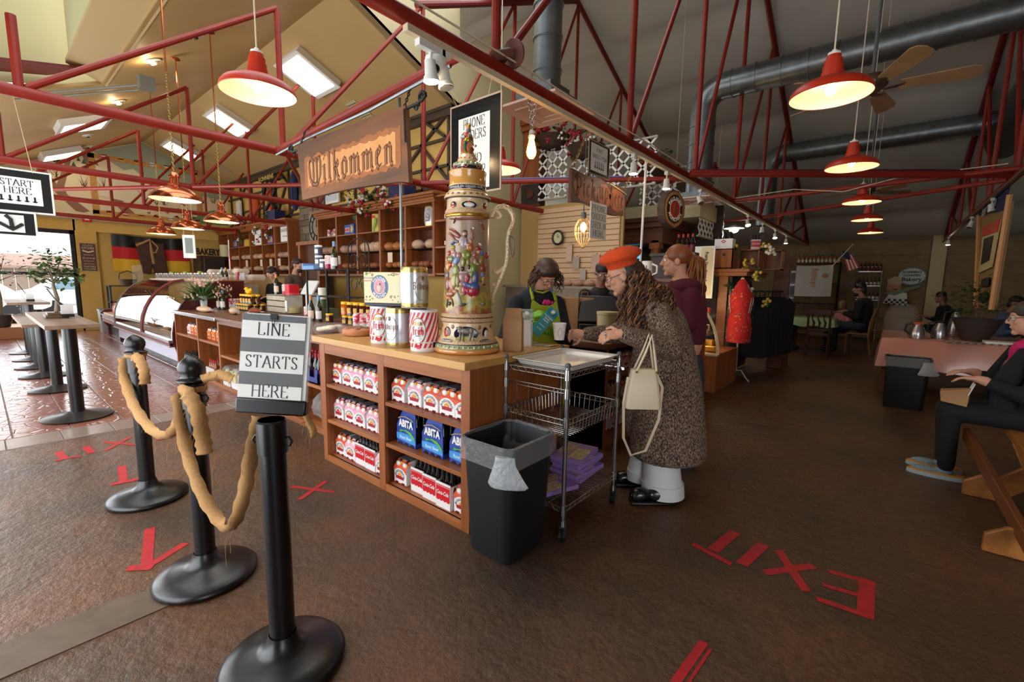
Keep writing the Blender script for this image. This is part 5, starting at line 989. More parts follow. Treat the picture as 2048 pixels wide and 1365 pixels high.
def copper():
    t=thing('copper_pendant','x','lamp'); b=MB()
    b.lathe([(.212,0),(.216,.006),(.21,.03),(.18,.075),(.13,.108),(.075,.128),(.06,.135),(.06,.15),(.045,.155)],n=40); b.build('lamp_shade',COP,t,smooth=45,fix=False)
    b=MB(); b.lathe([(.211,.003),(.205,.029),(.175,.072),(.12,.104),(0,.12)],n=40); b.build('shade_lining',RLMW,t,smooth=50,fix=False)
    b=MB()
    for k in range(8): a=k*pi/4; b.cyl((.042*cos(a),.042*sin(a),.15),(.034*cos(a),.034*sin(a),.215),.005,.005,6)
    b.cyl((0,0,.15),(0,0,.215),.022,.022,12); b.lathe([(.03,.213),(.052,.22),(.052,.23),(.035,.245),(.03,.262),(.012,.275),(0,.278)],n=24); b.build('gallery',COP,t,smooth=50)
    b=MB()
    for s in (-1,1): b.tube([(s*.1,0,.118),(s*.1,0,.2),(s*.085,0,.235),(s*.05,0,.235)],.006,8)
    b.build('side_bracket',COP,t)
    b=MB(); b.ball((0,0,.05),(.028,.028,.04),14); b.build('bulb',WB,t)
    b=MB(); chain(b,(0,0,.278),(0,0,1.2),34,.0035); b.build('chain',mat('brass_chain',(170,140,80),.35,.7),t); b=MB(); b.cyl((0,0,1.2),(0,0,2.46),.008,.008,8); b.lathe([(.008,2.44),(.06,2.46),(.05,2.48),(0,2.485)],n=16); b.build('stem_canopy',COP,t)
    return t
cp=copper()
for loc,lab in (((-5.54,1.362,2.195),'largest copper pendant lamp, nearest the camera'),((-7.23,2.29,2.21),'copper pendant lamp nearest the bread shelves'),((-8.43,2.20,2.185),'copper pendant lamp in front of the tricolour flag, middle of three small ones'),((-10.04,2.215,2.20),'smallest copper pendant lamp, farthest left of the row')):
    place(cp,loc,lab,group='copper pendant lamps'); point('copper_light',(loc[0],loc[1],loc[2]+.03),6,(1,.74,.45),.03)
# fluorescent troffers on both slopes of the yellow ceiling
TUBE=mat('fluorescent_panel',(255,244,220),.5,emit=(255,243,216),es=4.2)
def troffer(x,y,s,label):
    z=zc(y)-.005; a=math.atan(.43)*s; t=thing('ceiling_light',label,'light',(x,y,z)); t.rotation_euler=(a,0,0); w2,h2=.40,.38
    b=MB(); b.box(-w2,w2,-h2,h2,-.11,0); b.box(-w2-.02,w2+.02,-h2-.02,h2+.02,-.118,-.10); b.build('housing',WHT,t); b=MB(); b.box(-w2*.86,w2*.86,-h2*.86,h2*.86,-.126,-.117); b.build('diffuser',TUBE,t,smooth=0)
for i,x in enumerate((-7.87,-11.55,-15.1)): troffer(x,3.95,-1,('nearest','middle','farthest')[i]+' fluorescent light box on the right slope of the yellow ceiling')
for i,x in enumerate((-12.35,-15.7)): troffer(x,1.58,1,('nearer','farther')[i]+' fluorescent light box on the left slope of the yellow ceiling')
for k,(x,y,lit) in enumerate(((-8.59,1.96,1),(-7.5,2.2,0),(-11.0,1.95,1),(-14.0,1.9,0),(-15.6,2.1,0))):
    t=thing('recessed_light',['lit eyeball spotlight in the tan ceiling above the copper pendants','unlit eyeball spotlight highest on the tan ceiling','lit eyeball spotlight beside the long ceiling rail','unlit spotlight in the ceiling beside the farther light box','unlit small spotlight nearest the painted wall'][k],'light',(x,y,zc(y)-.004)); t.rotation_euler=(math.atan(.43),0,0)
    b=MB(); b.lathe([(.11,0),(.105,-.014),(.07,-.02),(.065,-.004)],n=24); b.build('trim_ring',WHT,t); b=MB(); b.ball((0,.01,-.005),(.062,.062,.05),16); b.build('eyeball',WHT,t); b=MB(); b.lathe([(.036,-.04),(.03,-.058),(0,-.058)],(.012,-.02,0),16); b.build('bulb',WB if lit else BLK,t)
    if lit: point('eyeball_light',(x,y-.03,zc(y)-.12),5,(1,.8,.5),.04)
b=MB((-9,1.2,3.7)); b.tube([(-8.9,.5,3.72),(-7.07,1.514,3.72)],.016,6); b.tube([(-8.9,.53,3.68),(-7.07,1.54,3.68)],.012,6); b.box(-7.12,-6.98,1.45,1.6,3.66,3.8); tag(b.build('ceiling_rail',mat('grey_green_rail',(110,104,84),.5),loc=(-9,1.2,3.7)),'long thin grey rail under the tan ceiling at upper left','rail')
for k,(x,y) in enumerate(((-7.8,4.83),(-14.88,4.85))):
    t=thing('air_vent',('nearer','farther')[k]+' louvred air vent in the right slope of the yellow ceiling','vent',(x,y,zc(y)-.004)); t.rotation_euler=(-math.atan(.43),0,0); b=MB(); b.box(-.16,.16,-.2,.2,-.012,0); b.build('vent_frame',CRM,t)
    for j in range(7): b=MB(); b.obox((0,-.15+j*.05,-.018),(.28,.03,.004),Matrix.Rotation(.6,3,'X')); b.build('louvre',mat('vent_grey',(120,112,92),.5),t)
# bare filament bulb on a chain
t=thing('filament_bulb','glowing bare filament bulb on a chain in front of the wood pillar','lamp',(-2.07,2.662,2.42)); b=MB()
b.lathe([(0,-.10),(.018,-.096),(.032,-.075),(.036,-.05),(.031,-.02),(.022,.015),(.016,.045)],n=20); b.build('bulb_glass',bulbmat('amber_bulb',(255,176,84),9),t,smooth=60); b=MB(); b.lathe([(.016,.04),(.024,.045),(.026,.06),(.02,.066),(.02,.085),(.014,.10),(0,.105)],n=18); b.build('socket',WHT,t)
b=MB(); chain(b,(.0,.0,.105),(.02,.03,.36),10,.003); chain(b,(.0,.0,.12),(-.02,-.03,.36),10,.003); b.tube([(0,0,.10),(-.015,0,.2),(-.01,-.02,.3),(-.02,0,.38)],.005,6); b.build('chain',mat('steel_chain',(170,166,158),.3,.8),t); point('filament_light',(-2.03,2.63,2.36),4,(1,.6,.28),.03)
# wire cage lamp
t=thing('cage_lamp','warm bulb inside a teardrop wire cage in front of the slat wall','lamp',(-3.0,4.95,2.08)); WIRE=mat('tan_wire',(176,140,96),.5)
b=MB(); prof=[(.03,.17),(.07,.14),(.105,.07),(.11,.0),(.095,-.07),(.05,-.15),(.012,-.2)]
for k in range(16): a=2*pi*k/16; b.tube([(r*cos(a),r*sin(a),z) for r,z in prof],.0035,5)
b.tube([(.11*cos(2*pi*k/20),.11*sin(2*pi*k/20),0) for k in range(20)],.0035,5,closed=True); b.build('wire_cage',WIRE,t); b=MB(); b.ball((0,0,.06),(.04,.04,.06),14); b.build('bulb',bulbmat('cage_bulb',(255,196,110),14),t); b=MB(); b.cyl((0,0,.15),(0,0,.24),.035,.03,16); b.cyl((0,0,.24),(0,0,1.2),.006,.006,6); b.build('socket',mat('grey_socket',(90,94,98),.4),t); point('cage_light',(-3.0,4.9,2.1),10,(1,.66,.34),.04)
# track and heads along the nearest truss
b=MB((-2.0,1.5,2.73)); b.box(-2.045,-2.005,1.53,16.4,2.70,2.735); tag(b.build('light_track',mat('almond_track',(214,196,164),.5),loc=(-2.0,1.5,2.73)),'almond lighting track running along the nearest red truss','track')
b=MB((1.1,3.5,2.73)); b.box(.955,.99,3.5,16.4,2.69,2.72); tag(b.build('light_track',mat('brown_track',(120,96,76),.5),loc=(1.1,3.5,2.73)),'lighting track along the truss over the right aisle','track')
def spot(x,y,z,label,lit,kind=0,aim=(0,0,-1),s=1):
    t=thing('track_light',label,'light',(x,y,z)); b=MB(); b.box(-.02,.02,-.03*s,.03*s,-.035,0); b.build('adapter',WHT,t); b=MB(); b.cyl((0,0,-.03),(0,0,-.085),.008,.008,8); b.build('stem',WHT,t)
    A=V(aim).normalized(); c=V((0,0,-.13)); u,w2,d=frame(A); b=MB(); b.cyl(c-A*.05,c+A*.03,.03,.034,16); b.cyl(c+A*.03,c+A*.055,.04,.045,16); b.build('head',WHT,t)
    b=MB(); b.cyl(c+A*.052,c+A*.06,.038,.038,16); b.build('lens',bulbmat('spot_lens',(255,232,190),25) if lit else mat('spot_dark',(90,86,80),.3),t)
    if lit: point('track_spot_light',tuple(V((x,y,z))+c+A*.12),2.2,(1,.82,.58),.04)
spot(-2.03,1.70,2.70,'lit square track spotlight nearest the camera above the welcome sign',1,aim=(0,.1,-1),s=3); spot(-2.03,1.80,2.70,'slim unlit track spotlight next to the nearest lit one',0,aim=(.15,.1,-1))
spot(-2.03,4.25,2.70,'lit track spotlight right of the pay single item sign',1); spot(-2.03,5.1,2.70,'lit track spotlight left of the round log slice sign',1); spot(-2.03,6.27,2.70,'unlit track spotlight with a paper tag right of the log slice sign',0,aim=(.5,-.3,-1))
spot(-2.03,8.9,2.70,'lit track spotlight above the stacked wooden crates',1,aim=(.3,-.4,-1)); spot(-2.03,10.1,2.70,'unlit track spotlight farther along the nearest truss',0); spot(-2.03,11.4,2.70,'lit track spotlight above the far bottle shelf',1,aim=(.2,-.4,-1)); spot(-2.03,12.8,2.70,'farthest lit track spotlight on the nearest truss',1)
spot(.97,9.0,2.69,'unlit track spotlight nearest the cut-out mug board',0,aim=(.2,-.2,-1)); spot(.97,11.0,2.69,'middle unlit track spotlight on the right track',0,aim=(-.3,-.2,-1)); spot(.97,14.8,2.69,'lit track spotlight at the far end of the right track',1)
t=thing('flood_lamp','bright white flood lamp above the wooden crates','lamp',(-2.6,10.3,2.62)); b=MB(); b.ball((0,0,0),(.09,.09,.06),16); b.build('bulb',bulbmat('white_flood',(255,250,240),12),t); b=MB(); b.lathe([(.2,.03),(.1,.06),(.03,.1),(0,.11)],n=24); b.build('reflector',WHT,t); point('flood_light',(-2.6,10.2,2.5),8,(1,.95,.85),.08)
# ceiling fans
def fan(x,y,z,ztop,a0,label):
    t=thing('ceiling_fan',label,'fan',(x,y,z),a0); BM_=mat('fan_motor_nickel',(120,104,84),.35,.7); BW=mat('fan_blade_maple',(176,140,100),.5,noise=((150,116,80),6,.4))
    b=MB(); b.lathe([(0,-.05),(.05,-.05),(.09,-.02),(.12,.01),(.125,.07),(.10,.10),(.03,.115),(0,.115)],n=32); b.build('motor',BM_,t,smooth=50); b=MB(); b.cyl((0,0,.1),(0,0,ztop-z),.016,.016,10); b.build('down_rod',mat('grey_rod',(110,116,122),.4,.5),t)
    for k in range(5):
        a=2*pi*k/5; M=RZ(a); b=MB(); P=[(.2,-.055),(.68,-.085),(.74,-.06),(.76,0),(.74,.06),(.68,.085),(.2,.055)]; tl=Matrix.Rotation(-.32,3,'X')
        b.plate([M@(tl@V((px,py,-.01))) for px,py in P],M@V((0,0,.008))); b.build('blade',BW,t,smooth=0); b=MB(); b.plate([M@V(q) for q in ((.09,-.02,-.03),(.24,-.05,-.016),(.24,.05,-.012),(.09,.02,-.03))],(0,0,.006)); b.build('blade_iron',BM_,t)
fan(-.30,5.55,3.30,6.0,rad(10),'five-bladed ceiling fan behind the largest right pendant lamp'); fan(-.5,11.7,3.37,5.2,rad(31),'farther ceiling fan behind the third right pendant lamp')
# dome cameras, speaker, white half lamp
for x,y,z,lab in ((-2.055,1.757,2.66,'white dome camera hanging below the nearest track spotlight'),(-6.54,3.27,2.70,'white dome camera hanging under a red tube left of the welcome sign')):
    t=thing('dome_camera',lab,'camera',(x,y,z)); b=MB(); b.lathe([(0,.0),(.058,0),(.06,-.02),(.055,-.055),(.04,-.085),(.018,-.10),(0,-.102)],n=24); b.build('housing',WHT,t,smooth=60); b=MB(); b.ball((.028,-.028,-.07),(.026,.026,.026),14); b.build('lens',BLK,t); b=MB(); b.cyl((0,0,0),(0,0,.06),.01,.01,8); b.build('mount',WHT,t)
b=MB((-2.1,2.3,2.9)); b.tube([(-2.05,2.22,2.84),(-2.02,2.35,2.90)],.035,12); b.lathe([(0,0),(.085,0),(.085,.016),(0,.016)],(-2.02,2.38,2.91),20,M=Matrix.Rotation(-1.3,3,'X')); tag(b.build('pipe_flange',mat('rusty_pink_steel',(120,72,66),.5),loc=(-2.1,2.3,2.9)),'round pipe flange on the nearest red truss with wires wound on it','flange')
# cables along the tubes
def cable(pts,label,m,r=.008): b=MB(pts[0]); b.tube(pts,r,6); tag(b.build('cable',m,loc=pts[0]),label,'cable')
cable([(-2.0,1.0,2.85),(-2.01,2.6,2.86),(-2.0,3.2,2.84),(-1.99,4.2,2.85),(-2.0,5.6,2.84),(-2.02,8,2.85)],'thin white cable lying on the nearest red truss',CORD,.006)
cable([(-5.1,2.17,2.74),(-4.3,2.12,2.745),(-3.2,2.08,2.74),(-2.2,2.0,2.75)],'grey conduit under the red cross tube of the welcome sign',GRYM,.012)
cable([(-5.1,4.28,2.845),(-4.0,4.9,2.85),(-2.8,5.6,2.845)],'blue and white cable bundle on the long red cross tube',mat('blue_cable',(90,100,170),.5),.012)
cable([(-2.0,5.8,2.85),(-1.0,6.55,2.85),(.2,7.4,2.85),(.9,7.95,2.85)],'dark cable bundle on the red cross tube right of the pay sign',mat('dark_magenta_cable',(90,20,50),.5),.014)
cable([(-2.0,7.9,2.84),(-1.2,7.8,2.86),(-.6,7.74,2.75),(0,7.70,2.86),(.9,7.6,2.86)],'loose white cable drooping from the far red cross tube',CORD,.006)

# ---------------------------------------------------------------- long low counter with its goods
DWD=mat('walnut_counter',(122,78,58),.4,wood=((94,56,42),10,0)); STEEL=mat('brushed_steel',(180,180,184),.25,.9)
t=thing('low_counter','long low walnut counter with open shelves left of the front cabinet','counter',(-6,2.4,0)); o0=(-6,2.4,0)
b=MB(o0); b.box(-8.5,-6.55,1.93,3.2,.895,.93); b.box(-6.55,-3.38,1.93,3.2,.90,.935); b.build('worktop',DWD,t,bevel=.004); b=MB(o0); b.box(-8.5,-6.55,1.915,1.94,.88,.932); b.build('steel_edge',STEEL,t,bevel=.008)
b=MB(o0); b.box(-8.5,-3.4,2.5,2.54,.05,.9); b.build('back_panel',DOAK,t)
for x in (-8.55,-7.46,-6.60,-5.2,-3.92): b=MB(o0); b.box(x,x+.045,1.96,2.5,.0,.9); b.build('upright',OAK,t)
for x0,x1,z in ((-8.5,-7.46,.55),(-7.42,-6.60,.55),(-6.56,-5.2,.42),(-5.15,-3.92,.42)): b=MB(o0); b.box(x0,x1,1.965,2.5,z,z+.03); b.build('shelf_board',OAKH,t)
b=MB(o0); b.box(-8.55,-3.4,1.955,2.52,.0,.06); b.build('plinth',OAKH,t); b=MB(o0); b.box(-6.56,-3.4,1.955,1.975,.85,.90); b.build('top_rail',DWD,t)
orp=soda_pack(mat('carton_orange',(226,120,30),.45),cart=mat('carton_orange')); orp['label']='x'
for i,x in enumerate((-8.12,-7.95,-7.78,-7.61)): place(orp if i else dup(pk),(x,2.03,.58),('white and pink soda carton at the left end of the low counter upper shelf' if i==0 else f'orange soda carton, {ORD[i-1]} from the left in the first bay of the low counter'),group='soda cartons on the low counter')
for i,x in enumerate((-7.2,-7.02,-6.84)): place(orp,(x,2.03,.58),f'orange soda carton, {ORD[i]} from the left in the second bay of the low counter',group='soda cartons on the low counter')
def simple_bottle(name,h,r,gm,lm,cm,lab_z=(.12,.42)):
    t=thing(name,'x','bottle'); b=MB(); bottle(b,0,0,0,h,r,0,14); b.build('glass_body',gm,t,smooth=50); b=MB(); b.lathe([(r*1.015,h*lab_z[0]),(r*1.015,h*lab_z[1])],n=14,a0=-pi/2-1.9,a1=-pi/2+1.9); b.build('label',lm,t); b=MB(); b.lathe([(r*.46,h*.82),(r*.48,h*1.005),(0,h*1.008)],n=12); b.build('capsule',cm,t); return t
OLIVE=mat('olive_wine_glass',(40,44,16),.06,spec=.9); LABW=mat('pale_wine_label',(226,220,210),.6); LABP=mat('peach_wine_label',(230,204,180),.6); CBLU=mat('blue_capsule',(110,150,190),.4); CORA=mat('orange_capsule',(200,130,70),.4)
wb=simple_bottle('wine_bottle',.31,.038,OLIVE,LABW,CBLU); wo=simple_bottle('wine_bottle',.31,.038,OLIVE,LABP,CORA); sb=simple_bottle('beer_bottle',.225,.03,DGL,LABW,CAPM); rbt=simple_bottle('soda_bottle',.26,.034,DGL,mat('maroon_label',(110,20,50),.5),mat('red_cap',(170,30,40),.4)); cl_=simple_bottle('sauce_bottle',.22,.026,mat('amber_sauce',(150,70,30),.2),LABW,mat('red_cap'))
for i in range(9): place(sb,(-8.36+.07*(i%5),2.03+.09*(i//5),.06),f'dark beer bottle, {ORD[i%5]} of the {"front" if i < 5 else "back"} row, first bay floor',group='beer bottles in the low counter')
for i in range(8): place(sb,(-7.98+.07*(i%4),2.03+.09*(i//4),.06),f'dark beer bottle by the upright, {ORD[i%4]} of the {"front" if i < 4 else "back"} row',group='beer bottles in the low counter')
for i in range(8): place(cl_,(-7.2+.075*(i%4),2.03+.09*(i//4),.09),f'red capped sauce bottle, {ORD[i%4]} of the {"front" if i < 4 else "back"} row in the second bay',group='sauce bottles in the low counter')
b=MB((-7.09,2.08,.06)); b.box(-7.26,-6.93,1.985,2.0,.06,.2); b.box(-7.26,-6.93,2.0,2.17,.06,.075); tag(b.build('bottle_tray',mat('grey_white_card',(206,200,196),.6),loc=(-7.09,2.08,.06)),'pale cardboard tray holding the red capped sauce bottles','tray')
def jar(name,h,r,body,lid,lm=None):
    t=thing(name,'x','jar'); b=MB(); b.lathe([(0,0),(r,.002),(r,h*.78),(r*.86,h*.82),(0,h*.82)],n=18); b.build('jar_body',body,t,smooth=50); b=MB(); b.lathe([(0,h*.8),(r*.98,h*.8),(r,h*.83),(r,h*.98),(r*.94,h),(0,h)],n=18); b.build('jar_lid',lid,t,smooth=50)
    if lm: b=MB(); b.lathe([(r*1.01,h*.2),(r*1.01,h*.58)],n=12,a0=-pi/2-1.5,a1=-pi/2+.9); b.build('jar_label',lm,t)
    return t
YLID=mat('yellow_lid',(244,184,14),.4); HON=mat('dark_honey',(62,20,8),.1,spec=.7); HONA=mat('amber_honey',(190,80,16),.1,spec=.7); HLAB=mat('honey_label',(226,196,80),.5,noise=((190,120,40),60,.3))
hj=jar('honey_jar',.15,.042,HON,YLID,HLAB); hs=jar('honey_jar',.105,.042,HON,YLID,HLAB); ha=jar('honey_jar',.15,.042,HONA,YLID,HLAB)
GH='honey jars on the counter'
k=0
for r_,y in enumerate((2.70,2.79,2.88)):
    for i in range(5): place(hs,(-8.0+.1*i+.03*r_,y,.935),f'short honey jar, {ORD[i]} from left, {ORD[r_]} row of the left stack',group=GH)
for r_,y in enumerate((2.72,2.81)):
    for i in range(4): place(hj,(-7.88+.115*i,y,1.042),f'tall honey jar, {ORD[i]} from left, {ORD[r_]} upper row of the left stack',group=GH)
for i in range(4): place(hs,(-4.60+.125*i,2.62,.937),f'short yellow lidded honey jar, {ORD[i]} from the left under the right stack',group=GH)
for i in range(5): place(ha if i==0 else hj,(-4.65+.125*i,2.64,1.044),('amber honey jar at the left end of the right stack' if i==0 else f'tall dark honey jar, {ORD[i]} from the left in the right stack'),group=GH)
place(dup(hs),(-5.0,2.64,.937),'short honey jar standing alone left of the right honey stack',group=GH); place(hj,(-4.1,2.66,1.196),'single tall honey jar on top of the right stack beside the beer carton',group=GH)
b=MB((-7.72,2.76,1.195)); b.ball((-7.72,2.76,1.235),(.06,.05,.045),14); b.ball((-7.76,2.74,1.275),.03,12); b.tube([(-7.785,2.73,1.272),(-7.815,2.725,1.268)],[.012,.005],8); b.ball((-7.67,2.77,1.26),(.02,.02,.03),10); tag(b.build('rubber_duck',YLID,loc=(-7.72,2.76,1.195)),'yellow toy duck sitting on the left honey jar stack','toy')
for x,y,p,l in ((-8.32,2.52,wo,'orange capped wine bottle of the pair beside the flower vase'),(-8.20,2.54,wb,'blue capped wine bottle of the pair beside the flower vase'),(-5.30,2.57,wo,'orange capped wine bottle beside the pink can pack'),(-5.17,2.60,wb,'blue capped wine bottle beside the pink can pack')): place(p,(x,y,.935),l,group='wine bottles on the counters')
# pink four-packs of cans
def cans(c1,c2,n=2,name='can_pack'):
    t=thing(name,'x','cans'); h=.16
    for i in range(n):
        for j in range(2): b=MB(); b.lathe([(.026,0),(.036,.008),(.036,h*.36)],(i*.075-.0375*(n-1),j*.075,0),16,1); b.lathe([(.036,h*.36),(.036,h*.92),(.028,h*.985),(.028,h),(0,h-.004)],(i*.075-.0375*(n-1),j*.075,0),16,0); b.build('can',[c1,c2],t,smooth=50)
    b=MB()
    for i in range(n):
        for q in range(3): b.lathe([(.0365,h*(.45+.15*q)),(.0365,h*(.53+.15*q))],(i*.075-.0375*(n-1),0,0),6,0,a0=-pi/2-.5+.3*(q%2),a1=-pi/2+.3)
    b.build('can_print',mat('can_pink_print',(222,90,110),.4),t); return t
pc=cans(mat('can_cream',(226,212,200),.3),mat('can_raspberry',(170,40,70),.3))
for x,y,z,l in ((-5.62,2.70,.935,'pink and cream four-pack of cans beside the big glass cookie jar'),(-5.08,2.72,1.56,'pink and cream four-pack of cans on the black wire rack'),(-6.98,3.02,1.20,'pink and cream four-pack of cans on the white slatted crate')): place(pc,(x,y,z),l,group='pink can packs',rz=.4)
b=MB((-6.82,3.02,1.2)); b.box(-6.88,-6.74,2.95,3.1,1.2,1.36); tag(b.build('red_box',CRED,loc=(-6.82,3.02,1.2),bevel=.004),'plain red box behind the cans on the white slatted crate','box')
rc=cans(mat('can_red_stripe',(206,60,66),.3,noise=((236,226,222),30,.1)),mat('can_white',(230,226,222),.3),3); rc.name='striped_can_pack'
for x,y,z,l in ((-4.06,2.50,.937,'red striped can pack behind the cake beside the kegs'),(-8.6,2.78,.935,'red striped can pack behind the left honey stack'),(-2.45,3.55,.93,'red striped can pack on the staff counter behind the server')): place(rc,(x,y,z),l,group='red striped can packs',rz=.5)
t=thing('bottle_carrier','red carrier of syrup bottles on the white ledge behind the flag','carrier',(-9.25,3.2,1.335)); b=MB(); b.box(-.15,-.06,-.05,.05,0,.22); b.box(-.15,.15,-.05,.05,0,.02); b.build('carton',mat('carrier_rose',(190,70,74),.5),t)
for i in range(3): b=MB(); b.lathe([(0,.02),(.034,.02),(.034,.14),(.02,.17),(.02,.21),(0,.21)],(-.03+i*.075,0,0),14); b.build('bottle',mat('red_syrup'),t,smooth=50)
# ledge, crate, cookie jar, vase with flowers, loaf, cookies
t=thing('white_ledge','weathered white wooden ledge with bottles behind the flower vase','ledge',(-9.9,3.2,0)); 
for z in (1.31,1.17): b=MB(); b.box(-.75,.85,-.14,-.10,z-.13,z); b.build('slat',mat('weathered_white',(196,186,166),.7,noise=((166,152,130),9,.5)),t)
b=MB(); b.box(-.75,.85,-.14,.2,1.30,1.33); b.build('ledge_top',mat('weathered_white'),t); b=MB(); b.box(-.75,-.7,-.1,.2,0,1.3); b.box(.8,.85,-.1,.2,0,1.3); b.build('ledge_side',mat('weathered_white'),t)
for x,p,l in ((-10.1,wb,'blue capped wine bottle on the white ledge'),(-9.9,wo,'orange capped wine bottle on the white ledge'),(-6.9+.0,wo,'orange capped wine bottle standing alone before the woman in black')): place(p,(x,3.15,1.335) if x < -8 else (-7.28,3.0,1.2),l,group='wine bottles on the counters')
t=thing('slatted_crate','white slatted wooden crate with cans and a wine bottle on top','crate',(-7.1,3.03,.935)); 
for z in (.0,.09,.18): b=MB(); b.box(-.32,.32,-.13,-.11,z+.005,z+.08); b.build('slat',mat('weathered_white'),t)
b=MB(); b.box(-.32,.32,-.13,.13,.25,.265); b.build('crate_top',mat('weathered_white'),t); b=MB(); b.box(-.32,-.3,-.11,.13,0,.25); b.box(.3,.32,-.11,.13,0,.25); b.build('crate_end',mat('weathered_white'),t)
t=thing('cookie_jar','big clear glass jar with a paper label on the low counter','jar',(-6.72,3.0,.935)); b=MB(); b.lathe([(0,0),(.11,.004),(.115,.05),(.115,.2),(.09,.235),(.085,.27),(.1,.275),(.1,.30),(0,.305)],n=24); b.build('jar_glass',GLASS,t,smooth=50); b=MB(); b.lathe([(.117,.03),(.117,.19)],n=12,a0=-pi/2-1.0,a1=-pi/2+.3); b.build('jar_label',PAPER,t); b=MB(); b.lathe([(0,.01),(.1,.01),(.1,.09),(0,.1)],n=18); b.build('jar_contents',mat('olive_cookies',(150,140,80),.7,noise=((190,160,90),30,.4)),t)
GRNL=mat('leaf_green',(70,104,44),.5,noise=((48,78,30),12,.5)); STEM=mat('stem_green',(84,110,54),.6); PINKF=mat('pale_pink_petal',(216,170,150),.6)
def leaf(b,p,d,l,wd,m=0,droop=.3):
    d=V(d).normalized(); s=d.cross(V((0,0,1))); s=s.normalized() if s.length > .1 else V((1,0,0)); p=V(p); q=p+d*l*.5; e=p+d*l-V((0,0,l*droop)); b.add([p,q+s*wd/2-V((0,0,l*droop*.2)),e,q-s*wd/2-V((0,0,l*droop*.2))],[(0,1,2,3)],m)
random.seed(12); t=thing('flower_vase','glass vase of pale pink flowers and long leaves on the low counter','vase',(-8.36,2.32,.93)); b=MB(); b.lathe([(0,0),(.06,.004),(.045,.05),(.05,.15),(.075,.22)],n=20); b.build('vase_glass',mat('vase_glass',(226,232,226),.05,alpha=.4,spec=.8),t,smooth=60)
b=MB(); f=MB()
for k in range(90):
    a=random.uniform(0,2*pi); e=random.uniform(.15,1.2); d=V((cos(a)*cos(e),sin(a)*cos(e),sin(e))); l=random.uniform(.2,.46); p=V((0,0,.15)); q=p+d*l
    b.tube([p,p+d*l*.5,q-V((0,0,l*.12))],.004,4,1); leaf(b,p+d*l*.3,d+V((random.uniform(-.4,.4),random.uniform(-.4,.4),0)),l*.7,.04,0,.25)
    if k%3==0:
        for j in range(4): f.ball(q+V((random.uniform(-.04,.04),random.uniform(-.04,.04),random.uniform(-.05,.02))),(.013,.013,.018),6,0)
b.build('foliage',[GRNL,STEM],t,smooth=0,fix=False); f.build('blossoms',PINKF,t)
CRUST=mat('golden_crust',(196,124,56),.5,noise=((150,84,36),9,.6)); CRUSTP=mat('pale_crust',(214,164,104),.55,noise=((184,128,70),10,.6))
def loaf(loc,sz,rz,label,m=CRUST,bag=False,name='bread_loaf',group=None):
    t=thing(name,label,'bread',loc,rz,group); b=MB(); b.ball((0,0,sz[2]*.9),(sz[0],sz[1],sz[2]),16); 
    for v in b.v: v.z=max(v.z,.0); v+=V((0,0,.006*sin(v.x*90)))
    b.build('crumb',m,t,smooth=60)
    if not bag: b=MB(); [b.tube([(x,-sz[1]*.5,sz[2]*1.76),(x+.02,sz[1]*.5,sz[2]*1.76)],.006,5) for x in (-sz[0]*.4,0,sz[0]*.4)]; b.build('score_marks',CRUSTP,t)
    if bag: b=MB(); b.ball((0,0,sz[2]*.95),(sz[0]*1.12,sz[1]*1.15,sz[2]*1.1),14); b.tube([(sz[0]*1.0,0,sz[2]*.9),(sz[0]*1.35,0,sz[2]*.9),(sz[0]*1.5,.02,sz[2]*1.0)],[.02,.012,.04],8); b.build('bread_bag',BAG,t,smooth=60)
    return t
loaf((-7.75,2.15,.932),(.21,.06,.045),.1,'long loaf in clear film lying on the steel-edged part of the low counter',CRUSTP,True); loaf((-7.0,2.3,.937),(.13,.06,.05),-.2,'pale croissant loaf in a bag right of the long loaf',CRUSTP,True)
t=thing('cookie_plate','small plate with a round reddish bun before the left honey jars','plate',(-7.1,2.6,.937)); b=MB(); b.lathe([(0,0),(.11,.004),(.13,.014),(.11,.010),(0,.006)],n=20); b.build('plate',WHT,t); b=MB(); b.ball((0,0,.03),(.09,.08,.045),16); b.build('bun',mat('reddish_bun',(150,70,44),.4),t)
t=thing('donut_box','clear clamshell of pale powdered donuts at the corner of the low counter','box',(-4.02,2.12,.937),.2); b=MB()
for i in range(3):
    for j in range(2): b.tube([(-.07+i*.07+.028*cos(2*pi*k/12),-.035+j*.07+.028*sin(2*pi*k/12),.03+.012*i) for k in range(12)],.02,8,closed=True)
b.build('donuts',mat('powdered_donut',(222,206,180),.7),t,smooth=60); b=MB(); loft(b,[[(x,y,z) for x,y in rrect(.14*s,.10*s,.03)] for s,z in ((.9,0),(1,.035),(1.03,.037),(.96,.05),(.85,.085))],cap1=True); b.build('clamshell',GLASS,t,smooth=30)
t=thing('crumb_cake','round crumb cake in a ribbed clear clamshell on the worktop corner','cake',(-3.17,1.90,1.0),.35); b=MB(); b.lathe([(0,.004),(.105,.004),(.115,.02),(.112,.045),(.095,.056),(0,.062)],n=28); b.build('cake',mat('crumb_cake_crust',(214,136,66),.6,noise=((168,90,38),22,.6)),t,smooth=50)
b=MB(); random.seed(3)
for k in range(60): a,r=random.uniform(0,2*pi),random.uniform(0,.095); b.ball((r*cos(a),r*sin(a),.06),(.012,.012,.01),6)
b.build('crumbs',mat('crumb_brown',(150,78,36),.6),t)['kind']='stuff'; b=MB(); n=44; loft(b,[[((r+ (.004 if k%2 else 0))*cos(2*pi*k/n),(r+(.004 if k%2 else 0))*sin(2*pi*k/n),z) for k in range(n)] for r,z in ((.12,.0),(.135,.04),(.142,.042),(.13,.06),(.11,.082),(.06,.094))],cap1=True); b.build('clamshell',GLASS,t,smooth=20)
